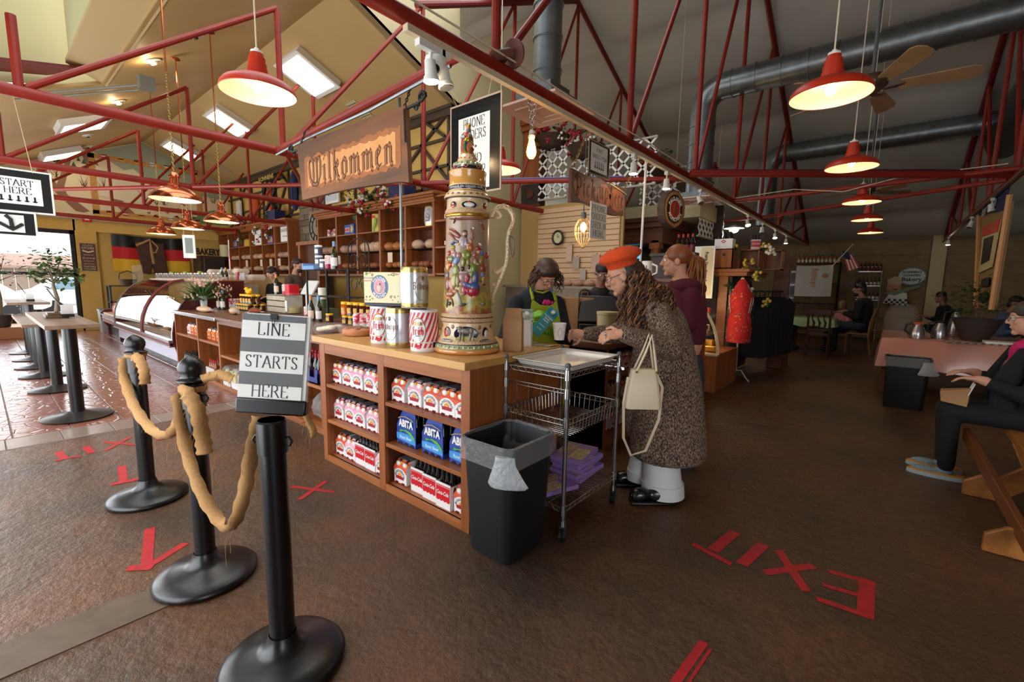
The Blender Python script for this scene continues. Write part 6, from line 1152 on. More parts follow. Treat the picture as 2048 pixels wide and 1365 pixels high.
# black wire display rack
t=thing('wire_rack','black scrolled wire display rack with bottles behind the wine bottles','rack',(-5.0,2.75,.935)); b=MB()
for x in (-.5,-.02,.46):
    for y in (-.12,.14): b.tube([(x,y,0),(x,y,.62)],.012,8)
for z in (.615,.3): 
    for y in (-.12,0,.14): b.tube([(-.5,y,z),(.46,y,z)],.008,6)
b.build('rack_frame',BLKM,t); b=MB(); b.tube([(.02,.14,.62),(.02,.14,.85)]+[(.24-.22*cos(a),.14,.85+.13*sin(a)) for a in [pi*k/12 for k in range(13)]]+[(.46,.14,.62)],.008,6)
for s in (1,-1):
    for zz,r in ((.72,.09),(.45,.09),(.15,.1)): b.tube([(.24+s*(.1-r*cos(a)*(1-a/14)),.14,zz+r*sin(a)*(1-a/14)) for a in [k*.4 for k in range(18)]],.006,5)
for q in range(3): b.tube([(.1+q*.14,.14,.62),(.1+q*.14,.14,.93)],.005,5)
b.build('scrollwork',BLKM,t)
place(wb,(-4.88,2.66,1.555),'blue capped wine bottle on the black wire rack',group='wine bottles on the counters')
b=MB((-5.45,2.72,1.55)); b.box(-5.6,-5.3,2.62,2.82,1.555,1.60); b.box(-5.6,-5.57,2.62,2.82,1.60,1.63); tag(b.build('blue_tray',mat('sky_blue_card',(110,150,196),.6),loc=(-5.45,2.72,1.55)),'small open blue cardboard tray at the left end of the wire rack','tray')
mj=jar('jam_jar',.12,.045,mat('jam_dark',(70,70,90),.3),PAPER,PAPER); 
for i,(x,z) in enumerate(((-5.36,1.605),(-5.25,1.558),(-5.36,1.728))): place(mj,(x,2.72,z),('pale lidded jar in the blue cardboard tray','pale lidded jar beside the blue cardboard tray','pale lidded jar stacked on another over the blue tray')[i],group='jam jars on the wire rack')
mug=thing('stein_mug','cream and green stein mug left of the wire rack','mug',(-5.75,2.95,1.06)); b=MB(); b.lathe([(0,0),(.06,0),(.055,.12)],n=18,m=1); b.lathe([(.055,.12),(.055,.27),(.05,.27),(.05,.02)],n=18); b.build('mug_body',[mat('mug_cream',(226,216,196),.3),mat('mug_green',(60,86,50),.4)],mug,smooth=50)
b=MB((-5.75,2.95,.935)); b.box(-5.9,-5.6,2.85,3.08,.935,1.058); tag(b.build('small_box',mat('olive_box',(90,100,70),.6),loc=(-5.75,2.95,.935)),'small olive box under the cream and green stein mug','box')
b=MB((-6.3,3.2,1.2)); b.obox((-6.3,3.05,1.32),(.34,.03,.22),Matrix.Rotation(-.5,3,'X')); b.box(-6.35,-6.25,3.0,3.15,.93,1.25); tag(b.build('register_screen',mat('grey_screen_back',(206,204,200),.5),loc=(-6.3,3.2,1.2),bevel=.008),'pale back of a tilted register screen before the man in the grey shirt','screen')
# blue crates with bottles, tray drinks, plastic bag on the low shelves
for i,x in enumerate((-4.12,-4.36)):
    t=thing('bottle_crate',('nearer','farther')[i]+' blue plastic crate of maroon soda bottles in the low counter','crate',(x,2.12,.452)); b=MB(); c=mat('crate_blue',(30,46,120),.45); b.box(-.11,.11,-.14,.14,0,.012); 
    for q in ((-.11,-.1),(.1,.11)): b.box(q[0],q[1],-.14,.14,0,.10)
    for q in ((-.14,-.13),(.13,.14)): b.box(-.11,-.05,q[0],q[1],0,.14); b.box(.05,.11,q[0],q[1],0,.14); b.box(-.05,.05,q[0],q[1],0,.06)
    b.build('crate_body',c,t)
    for j in range(6): place(rbt,(x-.065+.065*(j%3),2.06+.09*(j//3),.466),f'maroon labelled soda bottle, {ORD[j]} in the {("nearer","farther")[i]} blue crate',group='soda bottles in the blue crates')
random.seed(6); b=MB((-4.1,2.15,.06)); b.ball((-4.12,2.15,.2),(.2,.16,.15),18)
for v in b.v: v+=V((random.uniform(-.02,.02),random.uniform(-.02,.02),random.uniform(-.02,.02)))
tag(b.build('plastic_bag',BAG,loc=(-4.1,2.15,.06),smooth=0),'crumpled clear plastic bag on the bottom shelf beside the front cabinet','bag')
for i,x in enumerate((-6.42,-6.12)):
    t=thing('drink_tray',('left','right')[i]+' white carton tray of wrapped fruit drinks on the low counter floor shelf','tray',(x,2.05,.06)); b=MB(); b.box(-.12,.12,-.08,.1,0,.075); b.build('carton',CW,t); b=MB()
    for q in range(6): b.lathe([(0,.02),(.035,.02),(.035,.17),(.018,.2),(0,.2)],(-.075+.075*(q%3),-.035+.08*(q//3),0),12,q%2)
    b.build('cans_inside',[mat('drink_lime',(150,190,60),.4),mat('drink_rose',(190,90,90),.4)] if i==0 else [mat('drink_yellow',(226,190,50),.4),mat('drink_brown',(120,80,50),.4)],t); b=MB(); loft(b,[[(x2,y2,z) for x2,y2 in rrect(.118*s,.09*s,.03)] for s,z in ((1,.05),(1,.2),(.8,.25),(.3,.26))]); b.build('shrink_wrap',BAG,t)
for i,x in enumerate((-6.02,-5.9)): place(ha,(x,2.08,.452),f'{("left","right")[i]} amber jar alone on the middle shelf of the low counter',group='amber jars')
# ---------------------------------------------------------------- curved deli case
MAR=mat('maroon_case_panel',(82,16,18),.35,coat=.3); LIL=mat('pale_lilac_panel',(196,190,208),.35); CGL=mat('case_glass',(235,240,240),.02)
nt=CGL.node_tree; N=nt.nodes; L=nt.links; tr=N.new('ShaderNodeBsdfTransparent'); gl=N.new('ShaderNodeBsdfGlossy'); gl.inputs['Roughness'].default_value=.02; mx=N.new('ShaderNodeMixShader'); mx.inputs[0].default_value=.42; L.new(tr.outputs[0],mx.inputs[1]); L.new(gl.outputs[0],mx.inputs[2]); L.new(mx.outputs[0],N['Material Output'].inputs[0])
t=thing('deli_case','curved glass deli case with maroon end panels and pale front','case',(-10.9,2.4,0)); o0=(-10.9,2.4,0)
arc=[(1.93,.44),(1.93,.55),(1.955,.72),(2.01,.88),(2.09,1.03),(2.2,1.17),(2.33,1.28),(2.48,1.36),(2.65,1.39)]
pan=[(1.99,0.0),(1.99,.18),(1.93,.42)]+arc[1:]+[(3.0,1.39),(3.0,0)]
for x in (-8.64,-13.2): b=MB(o0); b.plate([(x,y,z) for y,z in pan],(.05,0,0)); b.build('end_panel',MAR,t); b=MB(o0); b.tube([(x+.05,y-.004,z) for y,z in arc],.012,6); b.build('chrome_trim',STEEL,t)
b=MB(o0); n=len(arc); 
for x0,x1 in ((-13.15,-10.62),(-10.56,-8.66)):
    b.add([(x,y,z) for x in (x0,x1) for y,z in arc],[(k,k+1,n+k+1,n+k) for k in range(n-1)])
b.build('curved_glass',CGL,t,smooth=60,fix=False)
b=MB(o0); b.tube([(-10.59,y-.006,z) for y,z in arc],.028,8); b.build('glass_divider',mat('maroon_strip',(110,40,34),.4),t)
b=MB(o0); b.box(-13.15,-8.64,1.98,2.02,.1,.36); b.build('front_panel',LIL,t); b=MB(o0); b.box(-13.15,-8.64,1.9,1.99,.33,.40); b.box(-13.15,-8.64,1.895,1.97,.36,.385); b.build('bumper',mat('maroon_strip'),t); b=MB(o0); b.box(-13.15,-8.64,1.885,1.99,.40,.44); b.box(-13.15,-8.64,1.888,1.9,.325,.34); b.build('steel_rail',STEEL,t)
b=MB(o0); b.box(-13.15,-8.64,2.05,2.98,0,.1); b.build('toe_kick',BLK,t); b=MB(o0); b.box(-13.15,-8.64,2.0,2.95,.40,.43); b.build('display_deck',WHT,t); b=MB(o0); b.box(-13.15,-8.64,2.95,3.0,0,1.39); b.build('back_panel',mat('case_back_tan',(190,150,96),.5),t); b=MB(o0); b.box(-13.2,-8.6,2.62,3.02,1.38,1.41); b.build('top_board',mat('case_top_wood',(170,110,60),.5),t)
b=MB(o0); b.box(-13.1,-8.7,2.3,2.75,.86,.87); b.build('glass_shelf',GLASS,t)
random.seed(21)
for i in range(26):
    z=.435 if i < 14 else .875; x=-13.0+.31*(i if i < 14 else i-14)+(0 if i < 14 else .2); 
    if x > -8.9: continue
    loaf((x,2.3+random.uniform(0,.15)+(.1 if i >= 14 else 0),z),(.12,.08,.05),random.uniform(-.3,.3),f'pastry, {ORD[i if i < 14 else i-14]} from left on the deli case {"deck" if i < 14 else "glass shelf"}',random.choice((CRUST,CRUSTP,mat('dark_pastry',(110,64,36),.5))),False,'pastry','pastries inside the deli case')
t=thing('open_counter_case','low open maroon counter case beyond the curved deli case','case',(-14.1,2.4,0)); o0=(-14.1,2.4,0); pn=[(2.05,.0),(2.05,.2),(1.94,.36),(1.93,.55),(2.0,.62),(2.2,.64),(2.9,.64),(2.9,0)]
for x in (-13.32,-14.95): b=MB(o0); b.plate([(x,y,z) for y,z in pn],(.05,0,0)); b.build('end_panel',MAR,t)
b=MB(o0); b.box(-14.9,-13.3,1.95,2.0,.34,.52); b.build('front_panel',mat('rose_panel',(150,96,92),.4),t); b=MB(o0); b.box(-14.9,-13.3,1.935,1.955,.50,.53); b.box(-14.9,-13.3,1.935,1.955,.42,.435); b.build('steel_rail',STEEL,t); b=MB(o0); b.box(-14.9,-13.3,1.98,2.9,.5,.56); b.build('counter_top',mat('pale_tan_top',(206,170,130),.5),t); b=MB(o0); b.box(-14.9,-13.3,2.1,2.88,0,.3); b.build('toe_kick',BLK,t)
for i,(x,m) in enumerate(((-14.35,CRED),(-14.2,mat('white_squeeze',(232,228,220),.4)),(-14.05,mat('orange_squeeze',(206,110,50),.4)),(-13.9,mat('white_squeeze')))): t=thing('squeeze_bottle',('red','left white','orange','right white')[i]+' sauce squeeze bottle on the low open case','bottle',(x,2.12,.56)); b=MB(); b.lathe([(0,0),(.04,0),(.042,.12),(.034,.15),(.036,.17),(.01,.2),(.005,.26),(0,.26)],n=14); b.build('bottle_body',m,t,smooth=50)
PKT=mat('striped_packet',(226,220,206),.5,noise=((120,110,96),50,.25))
pkt=thing('snack_packet','x','packet'); b=MB(); b.add([(-.06,-.02,0),(.06,-.02,0),(.06,.02,0),(-.06,.02,0),(-.055,-.012,.12),(.055,-.012,.12),(.055,.012,.12),(-.055,.012,.12)],[(0,3,2,1),(4,5,6,7),(0,1,5,4),(1,2,6,5),(2,3,7,6),(3,0,4,7)]); b.build('packet',PKT,pkt,smooth=0); b=MB(); [b.box(-.05+k*.03,-.042+k*.03,-.022,-.018,.01,.10) for k in range(4)]; b.build('packet_print',mat('packet_ink',(110,90,80),.6),pkt)
for i in range(20): place(pkt,(-13.0+i*.215,2.72+.01*(i%2),1.41),f'white printed snack packet, {ORD[i]} from the left along the top of the deli case',group='snack packets on the deli case')
lj=jar('lime_lid_jar',.16,.05,mat('black_jam',(24,16,20),.2),mat('lime_lid',(140,180,50),.4),mat('lime_lid'))
for i,x in enumerate((-12.6,-11.55,-10.6)): place(lj,(x,2.92,1.41),f'dark jar with lime lid, {ORD[i]} from the left behind the snack packets',group='lime lidded jars')
place(lj,(-10.36,3.2,1.335),'dark jar with lime lid at the left end of the white ledge',group='lime lidded jars')
tb=thing('takeout_box','x','box'); b=MB(); loft(b,[[(x,y,z) for x,y in rrect(.13*s,.13*s,.03)] for s,z in ((.85,0),(1,.05),(1,.06),(.8,.11))],cap1=True); b.build('box_body',mat('foam_white',(232,218,200),.7),tb,smooth=40)
for i,(x,z) in enumerate(((-11.9,1.41),(-11.9,1.53),(-11.45,1.41),(-11.1,1.41),(-11.1,1.53),(-10.75,1.41),(-10.3,1.41),(-10.3,1.53),(-9.9,1.41),(-9.5,1.41))): place(tb,(x,3.56,z),f'white foam takeout box, {ORD[i]} from the left in the row behind the deli case top',group='takeout boxes behind the deli case')
b=MB((-11,3.3,0)); b.box(-12.2,-9.3,3.42,3.7,0,1.41); tag(b.build('back_bench',mat('case_back_tan'),loc=(-11,3.3,0)),'plain tan bench behind the deli case holding the takeout boxes','bench')
b=MB((-13.7,2.3,1.1)); b.box(-14.3,-13.25,2.50,2.515,.56,1.72); tag(b.build('sneeze_guard',GLASS,loc=(-13.7,2.3,1.1)),'clear upright glass guard at the far end of the deli case','guard')
t=thing('small_picture','small white framed picture hanging before the tricolour flag','frame',(-9.0,2.35,1.95),rad(55)); b=MB(); b.box(-.09,.09,-.015,.015,-.19,.19); b.build('frame',WHT,t,bevel=.004); b=MB(); b.box(-.055,.055,-.018,-.012,-.11,.14); b.build('picture',mat('grey_picture',(110,120,120),.4),t); b=MB(); b.tube([(-.07,0,.19),(-.06,0,.8)],.003,4); b.tube([(.07,0,.19),(.06,0,.8)],.003,4); b.build('twine',TWINE,t)
# ---------------------------------------------------------------- bread shelf units on the back wall
def bread_unit(x0,x1,divs,label,shelf_z,wires_z,cab_z=(1.57,2.78)):
    t=thing('bread_shelf',label,'shelf unit',((x0+x1)/2,5.15,cab_z[0])); o0=((x0+x1)/2,5.15,cab_z[0]); z0,z1=cab_z
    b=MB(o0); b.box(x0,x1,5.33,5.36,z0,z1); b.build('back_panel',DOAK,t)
    for x in divs: b=MB(o0); b.box(x-.025,x+.025,4.98,5.33,z0,z1); b.build('divider',OAK,t)
    b=MB(o0); b.box(x0-.02,x1+.02,4.97,5.36,z0-.04,z0); b.build('bottom_board',OAKH,t); b=MB(o0); b.box(x0-.02,x1+.02,4.97,5.36,z1-.03,z1); b.build('top_board',OAKH,t)
    b=MB(o0)
    for k,(d,za,zb) in enumerate(((.02,0,.05),(.05,.05,.085),(.085,.085,.13))): b.box(x0-d,x1+d,4.97-d,5.36,z1+za,z1+zb)
    b.build('cornice',OAKH,t,bevel=.006)
    for (a,c2) in zip(divs[:-1],divs[1:]):
        b=MB(o0); b.box(a,c2,4.985,5.33,shelf_z-.02,shelf_z); b.build('shelf_board',OAKH,t)
        for z in wires_z:
            b=MB(o0); [b.tube([(a,y,z),(c2,y,z)],.005,4) for y in (5.0,5.08,5.16,5.24,5.3)]; b.build('wire_shelf',BLKM,t)
DR=[-9.82,-9.03,-8.24,-7.45,-6.665,-5.905]; DL=[-16.1,-15.32,-14.5,-13.67,-12.85,-12.08,-11.32]
bread_unit(-9.84,-5.88,DR,'right oak bread shelf unit behind the kegs',2.375,(2.0,1.68)); bread_unit(-16.1,-11.3,DL,'left oak bread shelf unit beyond the copper pendants',2.35,(1.98,1.66))
t=thing('end_shelf','narrow open end shelf with bottles joined to the right bread unit','shelf',(-5.74,5.2,1.57)); b=MB((-5.74,5.2,1.57)); b.box(-5.88,-5.62,5.2,5.36,1.57,2.9); b.build('back_panel',OAK,t)
for z in (1.55,1.99,2.42,2.82): b=MB((-5.74,5.2,1.57)); b.box(-5.88,-5.6,4.99,5.36,z,z+.03); b.build('shelf_board',OAKH,t)
for i,(z,p) in enumerate(((1.58,sb),(2.02,sb),(2.45,sb))): place(p,(-5.72,5.1,z),f'beer bottle on the {("lowest","middle","upper")[i]} board of the narrow end shelf',group='bottles on the end shelf')
def fill(x0,x1,z,n,m,lab,bag=True,sz=(.13,.1,.085),grp='breads on the oak shelves'):
    for k in range(n): loaf((x0+(x1-x0)*(k+.5)/n,5.1+.03*(k%2),z),sz,random.uniform(-.3,.3)+(1.2 if n > 2 else .2),f'{lab}, {ORD[k]} from left',m,bag,group=grp)
for i,(m,l) in enumerate(((CRUST,'bagged twisted loaf in the first bay'),(CRUST,'bagged dark loaf in the second bay'),(CRUSTP,'large bagged golden loaf in the third bay'),(CRUST,'round bare bun in the fourth bay'),(CRUSTP,'bagged pale loaf in the fifth bay'))):
    fill(DR[i]+.06,DR[i+1]-.06,2.005,3 if i != 4 else 2,m,l+', right unit',i != 3,(.13,.11,.10) if i==2 else (.12,.11,.085))
for i in range(5): fill(DR[i]+.06,DR[i+1]-.06,1.685,4,CRUST if i%2 else mat('brown_roll',(140,80,42),.5),f'brown roll, low wire of bay {("one","two","three","four","five")[i]}, right unit',False,(.08,.08,.06))
for i in range(1,6): fill(DL[i]+.06,DL[i+1]-.06,1.985,3,CRUSTP if i < 4 else CRUST,f'loaf, upper wire of bay {("one","two","three","four","five","six")[i]}, left unit',i not in (4,),(.11,.1,.075)); fill(DL[i]+.06,DL[i+1]-.06,1.665,2,CRUSTP,f'loaf, lower wire of bay {("one","two","three","four","five","six")[i]}, left unit',True,(.15,.1,.07))
def candy(loc,label,m,s,tm):
    t=thing('candy_box',label,'box',loc,-.1); b=MB(); b.box(-.22,.22,-.09,.09,0,.2); b.build('box_body',m,t,bevel=.004); b=MB(); b.box(-.17,.02,-.095,-.09,.05,.14); b.build('name_panel',mat('panel_red_white',(226,170,160),.5),t); text(s,.075,tm,t,(-.075,-.097,.095),FRONT,bold=.003,width=.17)
    b=MB(); b.ball((.12,-.092,.09),(.05,.005,.06),12); b.ball((.12,-.093,.15),(.035,.005,.03),12); b.ball((.17,-.093,.11),(.02,.005,.035),10); b.build('bear_print',mat('candy_gold',(222,180,50),.5),t)
HB=mat('candy_blue',(40,80,160),.45); HR=mat('candy_red',(206,34,40),.5)
candy((-8.6,5.12,2.377),'blue candy box in the second bay of the right bread unit',HB,'HARIBO',HR); candy((-14.9,5.12,2.352),'blue candy box in the second bay of the left bread unit',HB,'HARIBO',HR); candy((-12.45,5.12,2.352),'blue candy box in the fifth bay of the left bread unit',HB,'HARIBO',HR); candy((-14.05,5.12,2.352),'yellow candy box in the third bay of the left bread unit',mat('candy_yellow',(222,184,40),.5),'',HR)
t=thing('pickle_tin','tall yellow pickle tin in the third bay of the right bread unit','tin',(-7.68,5.12,2.377)); b=MB(); b.lathe([(0,0),(.13,0),(.13,.32),(.12,.33),(0,.33)],n=24); b.build('tin_body',mat('tin_yellow',(214,196,70),.35,noise=((180,180,110),10,.4)),t,smooth=40); b=MB(); b.lathe([(.132,.25),(.132,.3)],n=12,a0=-pi/2-.8,a1=-pi/2+.5); b.build('tin_badge',HR,t); b=MB(); [b.ball((.02+q*.03,-.126,.05+.07*q),(.035,.01,.06),10) for q in range(3)]; b.build('pickle_print',mat('pickle_green',(120,150,50),.5),t)
t=thing('party_keg','silver party keg with gold rims in the fifth bay of the right bread unit','keg',(-6.1,5.12,2.377)); b=MB(); b.lathe([(0,0),(.12,0),(.13,.05),(.13,.26),(.12,.32),(0,.32)],n=24); b.build('barrel',mat('keg_silver'),t,smooth=40); b=MB(); b.lathe([(.123,.28),(.125,.32),(.1,.325)],n=24); b.lathe([(.122,.0),(.128,.04)],n=24); b.build('gold_band',mat('keg_gold'),t); b=MB(); b.lathe([(.131,.07),(.131,.24)],n=14,a0=-pi/2-.9,a1=-pi/2+.6); b.build('keg_print',mat('keg_town_print',(190,186,178),.5,noise=((110,104,90),30,.2)),t)
sk=cans(mat('can_red_stripe'),mat('can_white'),1); sk.name='beer_can_pair'
for i,x in enumerate((-9.55,-9.3,-9.16)): place(sk,(x,5.1,2.377),f'striped can pair, {ORD[i]} from the left in the first bay of the right bread unit',group='cans in the first bread bay')
for i,x in enumerate((-9.68,-9.43,-9.37)): place(sb,(x,5.18,2.377),f'dark beer bottle, {ORD[i]} from the left in the first bay of the right bread unit',group='bottles in the first bread bay')
def picture(loc,w2,h,label,lines,fm,pm=PAPER,tilt=0):
    t=thing('framed_sign',label,'frame',loc,tilt); b=MB(); b.box(-w2/2,w2/2,-.015,.015,0,h); b.build('frame',fm,t,bevel=.004); b=MB(); e=.03; b.box(-w2/2+e,w2/2-e,-.018,-.012,e,h-e); b.build('print',pm,t)
    for s,sz,z in lines: text(s,sz,INK,t,(0,-.0195,z),FRONT)
picture((-13.25,5.05,2.352),.42,.5,'small white bread notice leaning in the fourth bay of the left bread unit',(('BEST',.10,.40),('2026',.0001,.3),('FOR SALE',.07,.08)),WHT); picture((-11.66,5.08,2.352),.52,.42,'dark framed bakery print in the sixth bay of the left bread unit',(('BAKERY',.12,.3),('fresh daily',.06,.16)),mat('dark_frame',(60,58,56),.5))
for i,(x,z) in enumerate(((-7.1,1.86),(-13.9,1.86),(-12.9,1.86),(-12.3,1.86),(-11.8,1.86))): b=MB((x,4.97,z)); b.box(x-.07,x+.07,4.955,4.965,z-.08,z+.1); tag(b.build('price_tag',mat('tan_tag',(226,200,170),.6),loc=(x,4.97,z)),f'paper price tag hanging from the {("wire of the right bread unit","second bay wire of the left bread unit","fourth bay wire of the left bread unit","fifth bay wire of the left bread unit","last bay wire of the left bread unit")[i]}','tag')
# ---------------------------------------------------------------- things above and around the bread shelves
REDF=mat('crimson_petal',(176,26,50),.6); WHF=mat('white_petal',(226,220,206),.6)
def flowers(x0,x1,y,z,label,n=70,hang=.35,box=True):
    random.seed(int(abs(x0*100))); t=thing('flower_box',label,'flowers',((x0+x1)/2,y,z)); b=MB(); f=MB(); cx_=(x0+x1)/2
    for k in range(n):
        p=V((random.uniform(x0,x1)-cx_,random.uniform(-.2,.1),random.uniform(-hang*.6,.3)))
        for j in range(3): leaf(b,p,(random.uniform(-1,1),random.uniform(-1,.3),random.uniform(-.5,.8)),.11,.07)
        if k%2==0:
            for j in range(6): f.ball(p+V((random.uniform(-.06,.06),random.uniform(-.08,-.02),random.uniform(-.06,.06))),.026,6,1 if k%6==0 else 0)
    b.build('foliage',GRNL,t,smooth=0,fix=False); f.build('blossoms',[REDF,WHF],t)
    if box: b=MB(); b.box(x1-cx_-.35,x1-cx_+.12,-.12,.14,-.02,.25); b.build('planter',mat('navy_planter',(24,36,80),.5),t)
flowers(-8.7,-6.8,5.1,2.93,'crimson and white flowers in a navy planter on the right bread unit',90); flowers(-14.8,-12.1,5.1,2.93,'trailing red flowers in a navy planter on the left bread unit',100,.8)
t=thing('stone_pillar','grey-brown stone pillar between the two bread units','pillar',(-10.7,5.3,0)); ST=[mat('pillar_stone_%d'%i,c,.8,noise=(tuple(int(q*.8) for q in c),12,.5)) for i,c in enumerate(((118,100,82),(104,90,76),(130,112,92)))]
random.seed(15); z=0
while z < 3.6:
    h=random.uniform(.10,.19); x=-11.2
    while x < -10.0: w2=min(random.uniform(.16,.36),-9.98-x+.02); b=MB((-10.7,5.3,0)); b.box(x+.006,x+w2-.006,5.22+random.uniform(-.015,.015),5.38,z+.006,z+h-.006); b.build('stone',random.choice(ST),t,smooth=0); x+=w2
    z+=h
b=MB((-10.7,5.3,0)); b.box(-11.2,-9.98,5.26,5.4,0,3.62); b.build('mortar',mat('mortar',(120,108,94),.9),t)
t=thing('wall_clock','round skeleton clock with roman numerals on the stone pillar','clock',(-10.28,5.19,2.66)); b=MB(); 
for r in (.33,.2): b.tube([(r*cos(2*pi*k/36),0,r*sin(2*pi*k/36)) for k in range(36)],.014,6,closed=True)
for k in range(12): a=k*pi/6; b.bar((.21*cos(a),0,.21*sin(a)),(.32*cos(a),0,.32*sin(a)),.03,.01)
b.build('dial',IRON,t); b=MB(); b.bar((0,-.01,0),(.02,-.01,.18),.015,.006); b.bar((0,-.01,0),(.12,-.01,-.05),.018,.006); b.build('clock_hand',IRON,t); b=MB(); b.box(-.36,.36,.005,.02,-.36,.36); b.build('clock_back',mat('clock_stone',(140,128,112),.7),t)
t=thing('door_frame','oak framed service opening between the bread units','frame',(-10.2,5.2,1.2)); b=MB((-10.2,5.2,1.2)); b.box(-10.85,-10.75,5.0,5.2,.0,2.28); b.box(-9.95,-9.86,5.0,5.2,.0,2.28); b.box(-10.9,-9.84,4.98,5.2,2.24,2.32); b.build('jamb',OAK,t); b=MB((-10.2,5.2,1.2)); b.box(-10.76,-9.94,5.12,5.2,0,2.25); b.build('dark_opening',mat('pantry_brown',(96,54,30),.6),t)
b=MB((-11.22,5.1,3.5)); b.lathe([(.02,-.45),(.06,-.4),(.09,0),(.08,.35),(.03,.5)],(-11.22,5.15,3.55),12); [b.tube([(-11.22+.07*cos(a),5.15+.07*sin(a),3.2),(-11.22+.09*cos(a),5.15+.09*sin(a),3.6),(-11.22+.03*cos(a),5.15+.03*sin(a),4.0)],.02,5) for a in [k*pi/3 for k in range(6)]]; tag(b.build('folded_umbrella',mat('navy_fabric',(34,44,84),.8),loc=(-11.22,5.1,3.5)),'folded navy parasol hanging on the timbered wall above the stone pillar','umbrella')
t=thing('pretzel_sign','black iron rolling-pin and pretzel sign on the timbered wall','sign',(-12.5,5.1,4.0)); b=MB(); b.cyl((-.55,0,.06),(.55,0,-.04),.07,.07,12); b.cyl((-.85,0,.09),(-.55,0,.06),.03,.045,10); b.cyl((.55,0,-.04),(.85,0,-.07),.045,.03,10); b.build('rolling_pin',IRON,t); text('KOHNENS',.15,mat('gold_letter',(200,170,80),.4),t,(0,-.08,.012),FRONT,bold=.004,width=.9)
b=MB(); P=[(.0,-.35),(.25,-.65),(.42,-.45),(.3,-.2),(.05,-.35),(-.1,-.62),(-.25,-.72)]; b.tube([(x,0,z) for x,z in ((-.3,-.75),(.1,-.5),(.35,-.3),(.25,-.12),(.02,-.25),(-.2,-.12),(-.35,-.3),(-.1,-.5),(.3,-.75))],.04,8); b.box(-.4,.4,-.02,.02,-1.0,-.86); b.build('pretzel',IRON,t)
for i,(x,z) in enumerate(((-15.2,3.35),(-14.0,3.3),(-13.0,3.4))):
    t=thing('shutter',('white shutter nearest the end wall on the timbered wall','orange shutter in the middle of the timbered wall','orange shutter beside the pretzel sign')[i],'shutter',(x,5.3,z)); m=WHT if i==0 else mat('orange_shutter',(200,84,40),.5); b=MB(); b.box(-.16,.16,-.03,.02,-.4,.4); b.build('shutter_frame',m,t)
    for k in range(12): b=MB(); b.obox((0,-.035,-.34+k*.06),(.26,.012,.05),Matrix.Rotation(.5,3,'X')); b.build('slat',m,t,smooth=0)
t=thing('wall_print','pale framed skiing print on the timbered wall below the welcome sign','picture',(-9.9,5.28,3.42)); b=MB(); b.box(-.5,.5,-.02,.02,-.28,.28); b.build('frame',WHT,t); b=MB(); b.box(-.45,.45,-.024,-.018,-.23,.23); b.build('print',mat('print_sky',(196,206,210),.6),t); b=MB(); b.tube([(-.1,-.026,-.15),(0,-.026,.0),(.12,-.026,-.1)],.02,6); b.ball((.0,-.026,.06),.03,8); b.build('skier_print',mat('print_blue',(80,130,190),.6),t)
t=thing('window_picture','red framed mock window on the timbered wall behind the welcome sign','picture',(-7.55,5.3,3.75)); b=MB(); b.box(-.3,.3,-.03,.02,-.5,.3); b.build('frame',mat('red_frame',(170,60,36),.5),t); b=MB(); b.box(-.24,.24,-.034,-.028,-.44,.24); b.build('pane',mat('pale_pane',(190,196,190),.3),t)
# end wall: flag, lederhosen, kitchen board, alarm, dark cabinet with BAKERY letters
t=thing('tricolour_flag','large black red and gold flag pinned to the yellow end wall','flag',(-16.42,3.35,2.1)); FB,FR,FG=BLK,mat('flag_red'),mat('flag_gold')
for i,(m,z0,z1) in enumerate(((FB,2.27,2.60),(FR,1.94,2.27),(FG,1.60,1.94))):
    b=MB((-16.42,3.35,2.1)); n=24; P=[]
    for j,z in enumerate((z0,(z0+z1)/2,z1)):
        for k in range(n+1): u=k/n; P.append((-16.40+.02*sin(u*19+z*2)+.01*sin(u*41),2.49+1.77*u,z-.03*sin(u*pi)*(z-1.5)))
    b.add(P,[(j*(n+1)+k,j*(n+1)+k+1,(j+1)*(n+1)+k+1,(j+1)*(n+1)+k) for j in range(2) for k in range(n)]); o=b.build(('black_band','red_band','gold_band')[i],m,t,smooth=60)
t=thing('lederhosen','brown leather trousers with braces hanging over the flag','trousers',(-16.36,3.33,2.1)); LE=mat('brown_leather',(84,50,34),.6,noise=((60,34,24),7,.6)); b=MB()
b.plate([(-.02,-.35,.33),(-.02,.3,.32),(-.02,.36,-.55),(-.02,.04,-.58),(-.02,.0,-.3),(-.02,-.06,-.58),(-.02,-.22,-.55)],(.06,0,0)); b.build('trousers',LE,t,bevel=.015); b=MB(); b.tube([(.05,-.33,.22),(.06,-.02,.40),(.06,.0,.1),(.05,.03,-.28)],[(.012,.035)]*4,8); b.tube([(.05,.02,.38),(.07,.16,.2),(.06,.1,.05),(.05,-.02,.02)],[(.01,.02)]*4,8); b.build('braces',mat('tan_strap',(170,130,80),.6),t)
t=thing('kitchen_board','brown kitchen sayings board on the yellow pilaster','sign',(-16.36,2.0,1.94)); MX=facing((1,0,0)); b=MB(); b.box(-.02,.0,-.155,.155,-.36,.36); b.build('board',mat('board_brown',(92,58,42),.6),t); b=MB(); [b.box(-.02,.004,a,c,d,e) for a,c,d,e in ((-.165,-.155,-.37,.37),(.155,.165,-.37,.37),(-.165,.165,.36,.37),(-.165,.165,-.37,-.36))]; b.build('board_edge',CRM,t)
for s,sz,z in (('OLDE',.045,.31),('KITCHEN',.085,.235),('Seasoned with',.045,.06),('Love',.07,-.02),('& Good Food!',.045,-.10),('BEST IN TOWN',.04,-.18),('TASTERS',.055,-.25),('WELCOME',.055,-.315)): text(s,sz,mat('board_cream',(222,206,180),.6),t,(.003,0,z),MX,shear=.3 if s[0] in 'SL&' else 0,width=.24 if sz > .05 else .2)
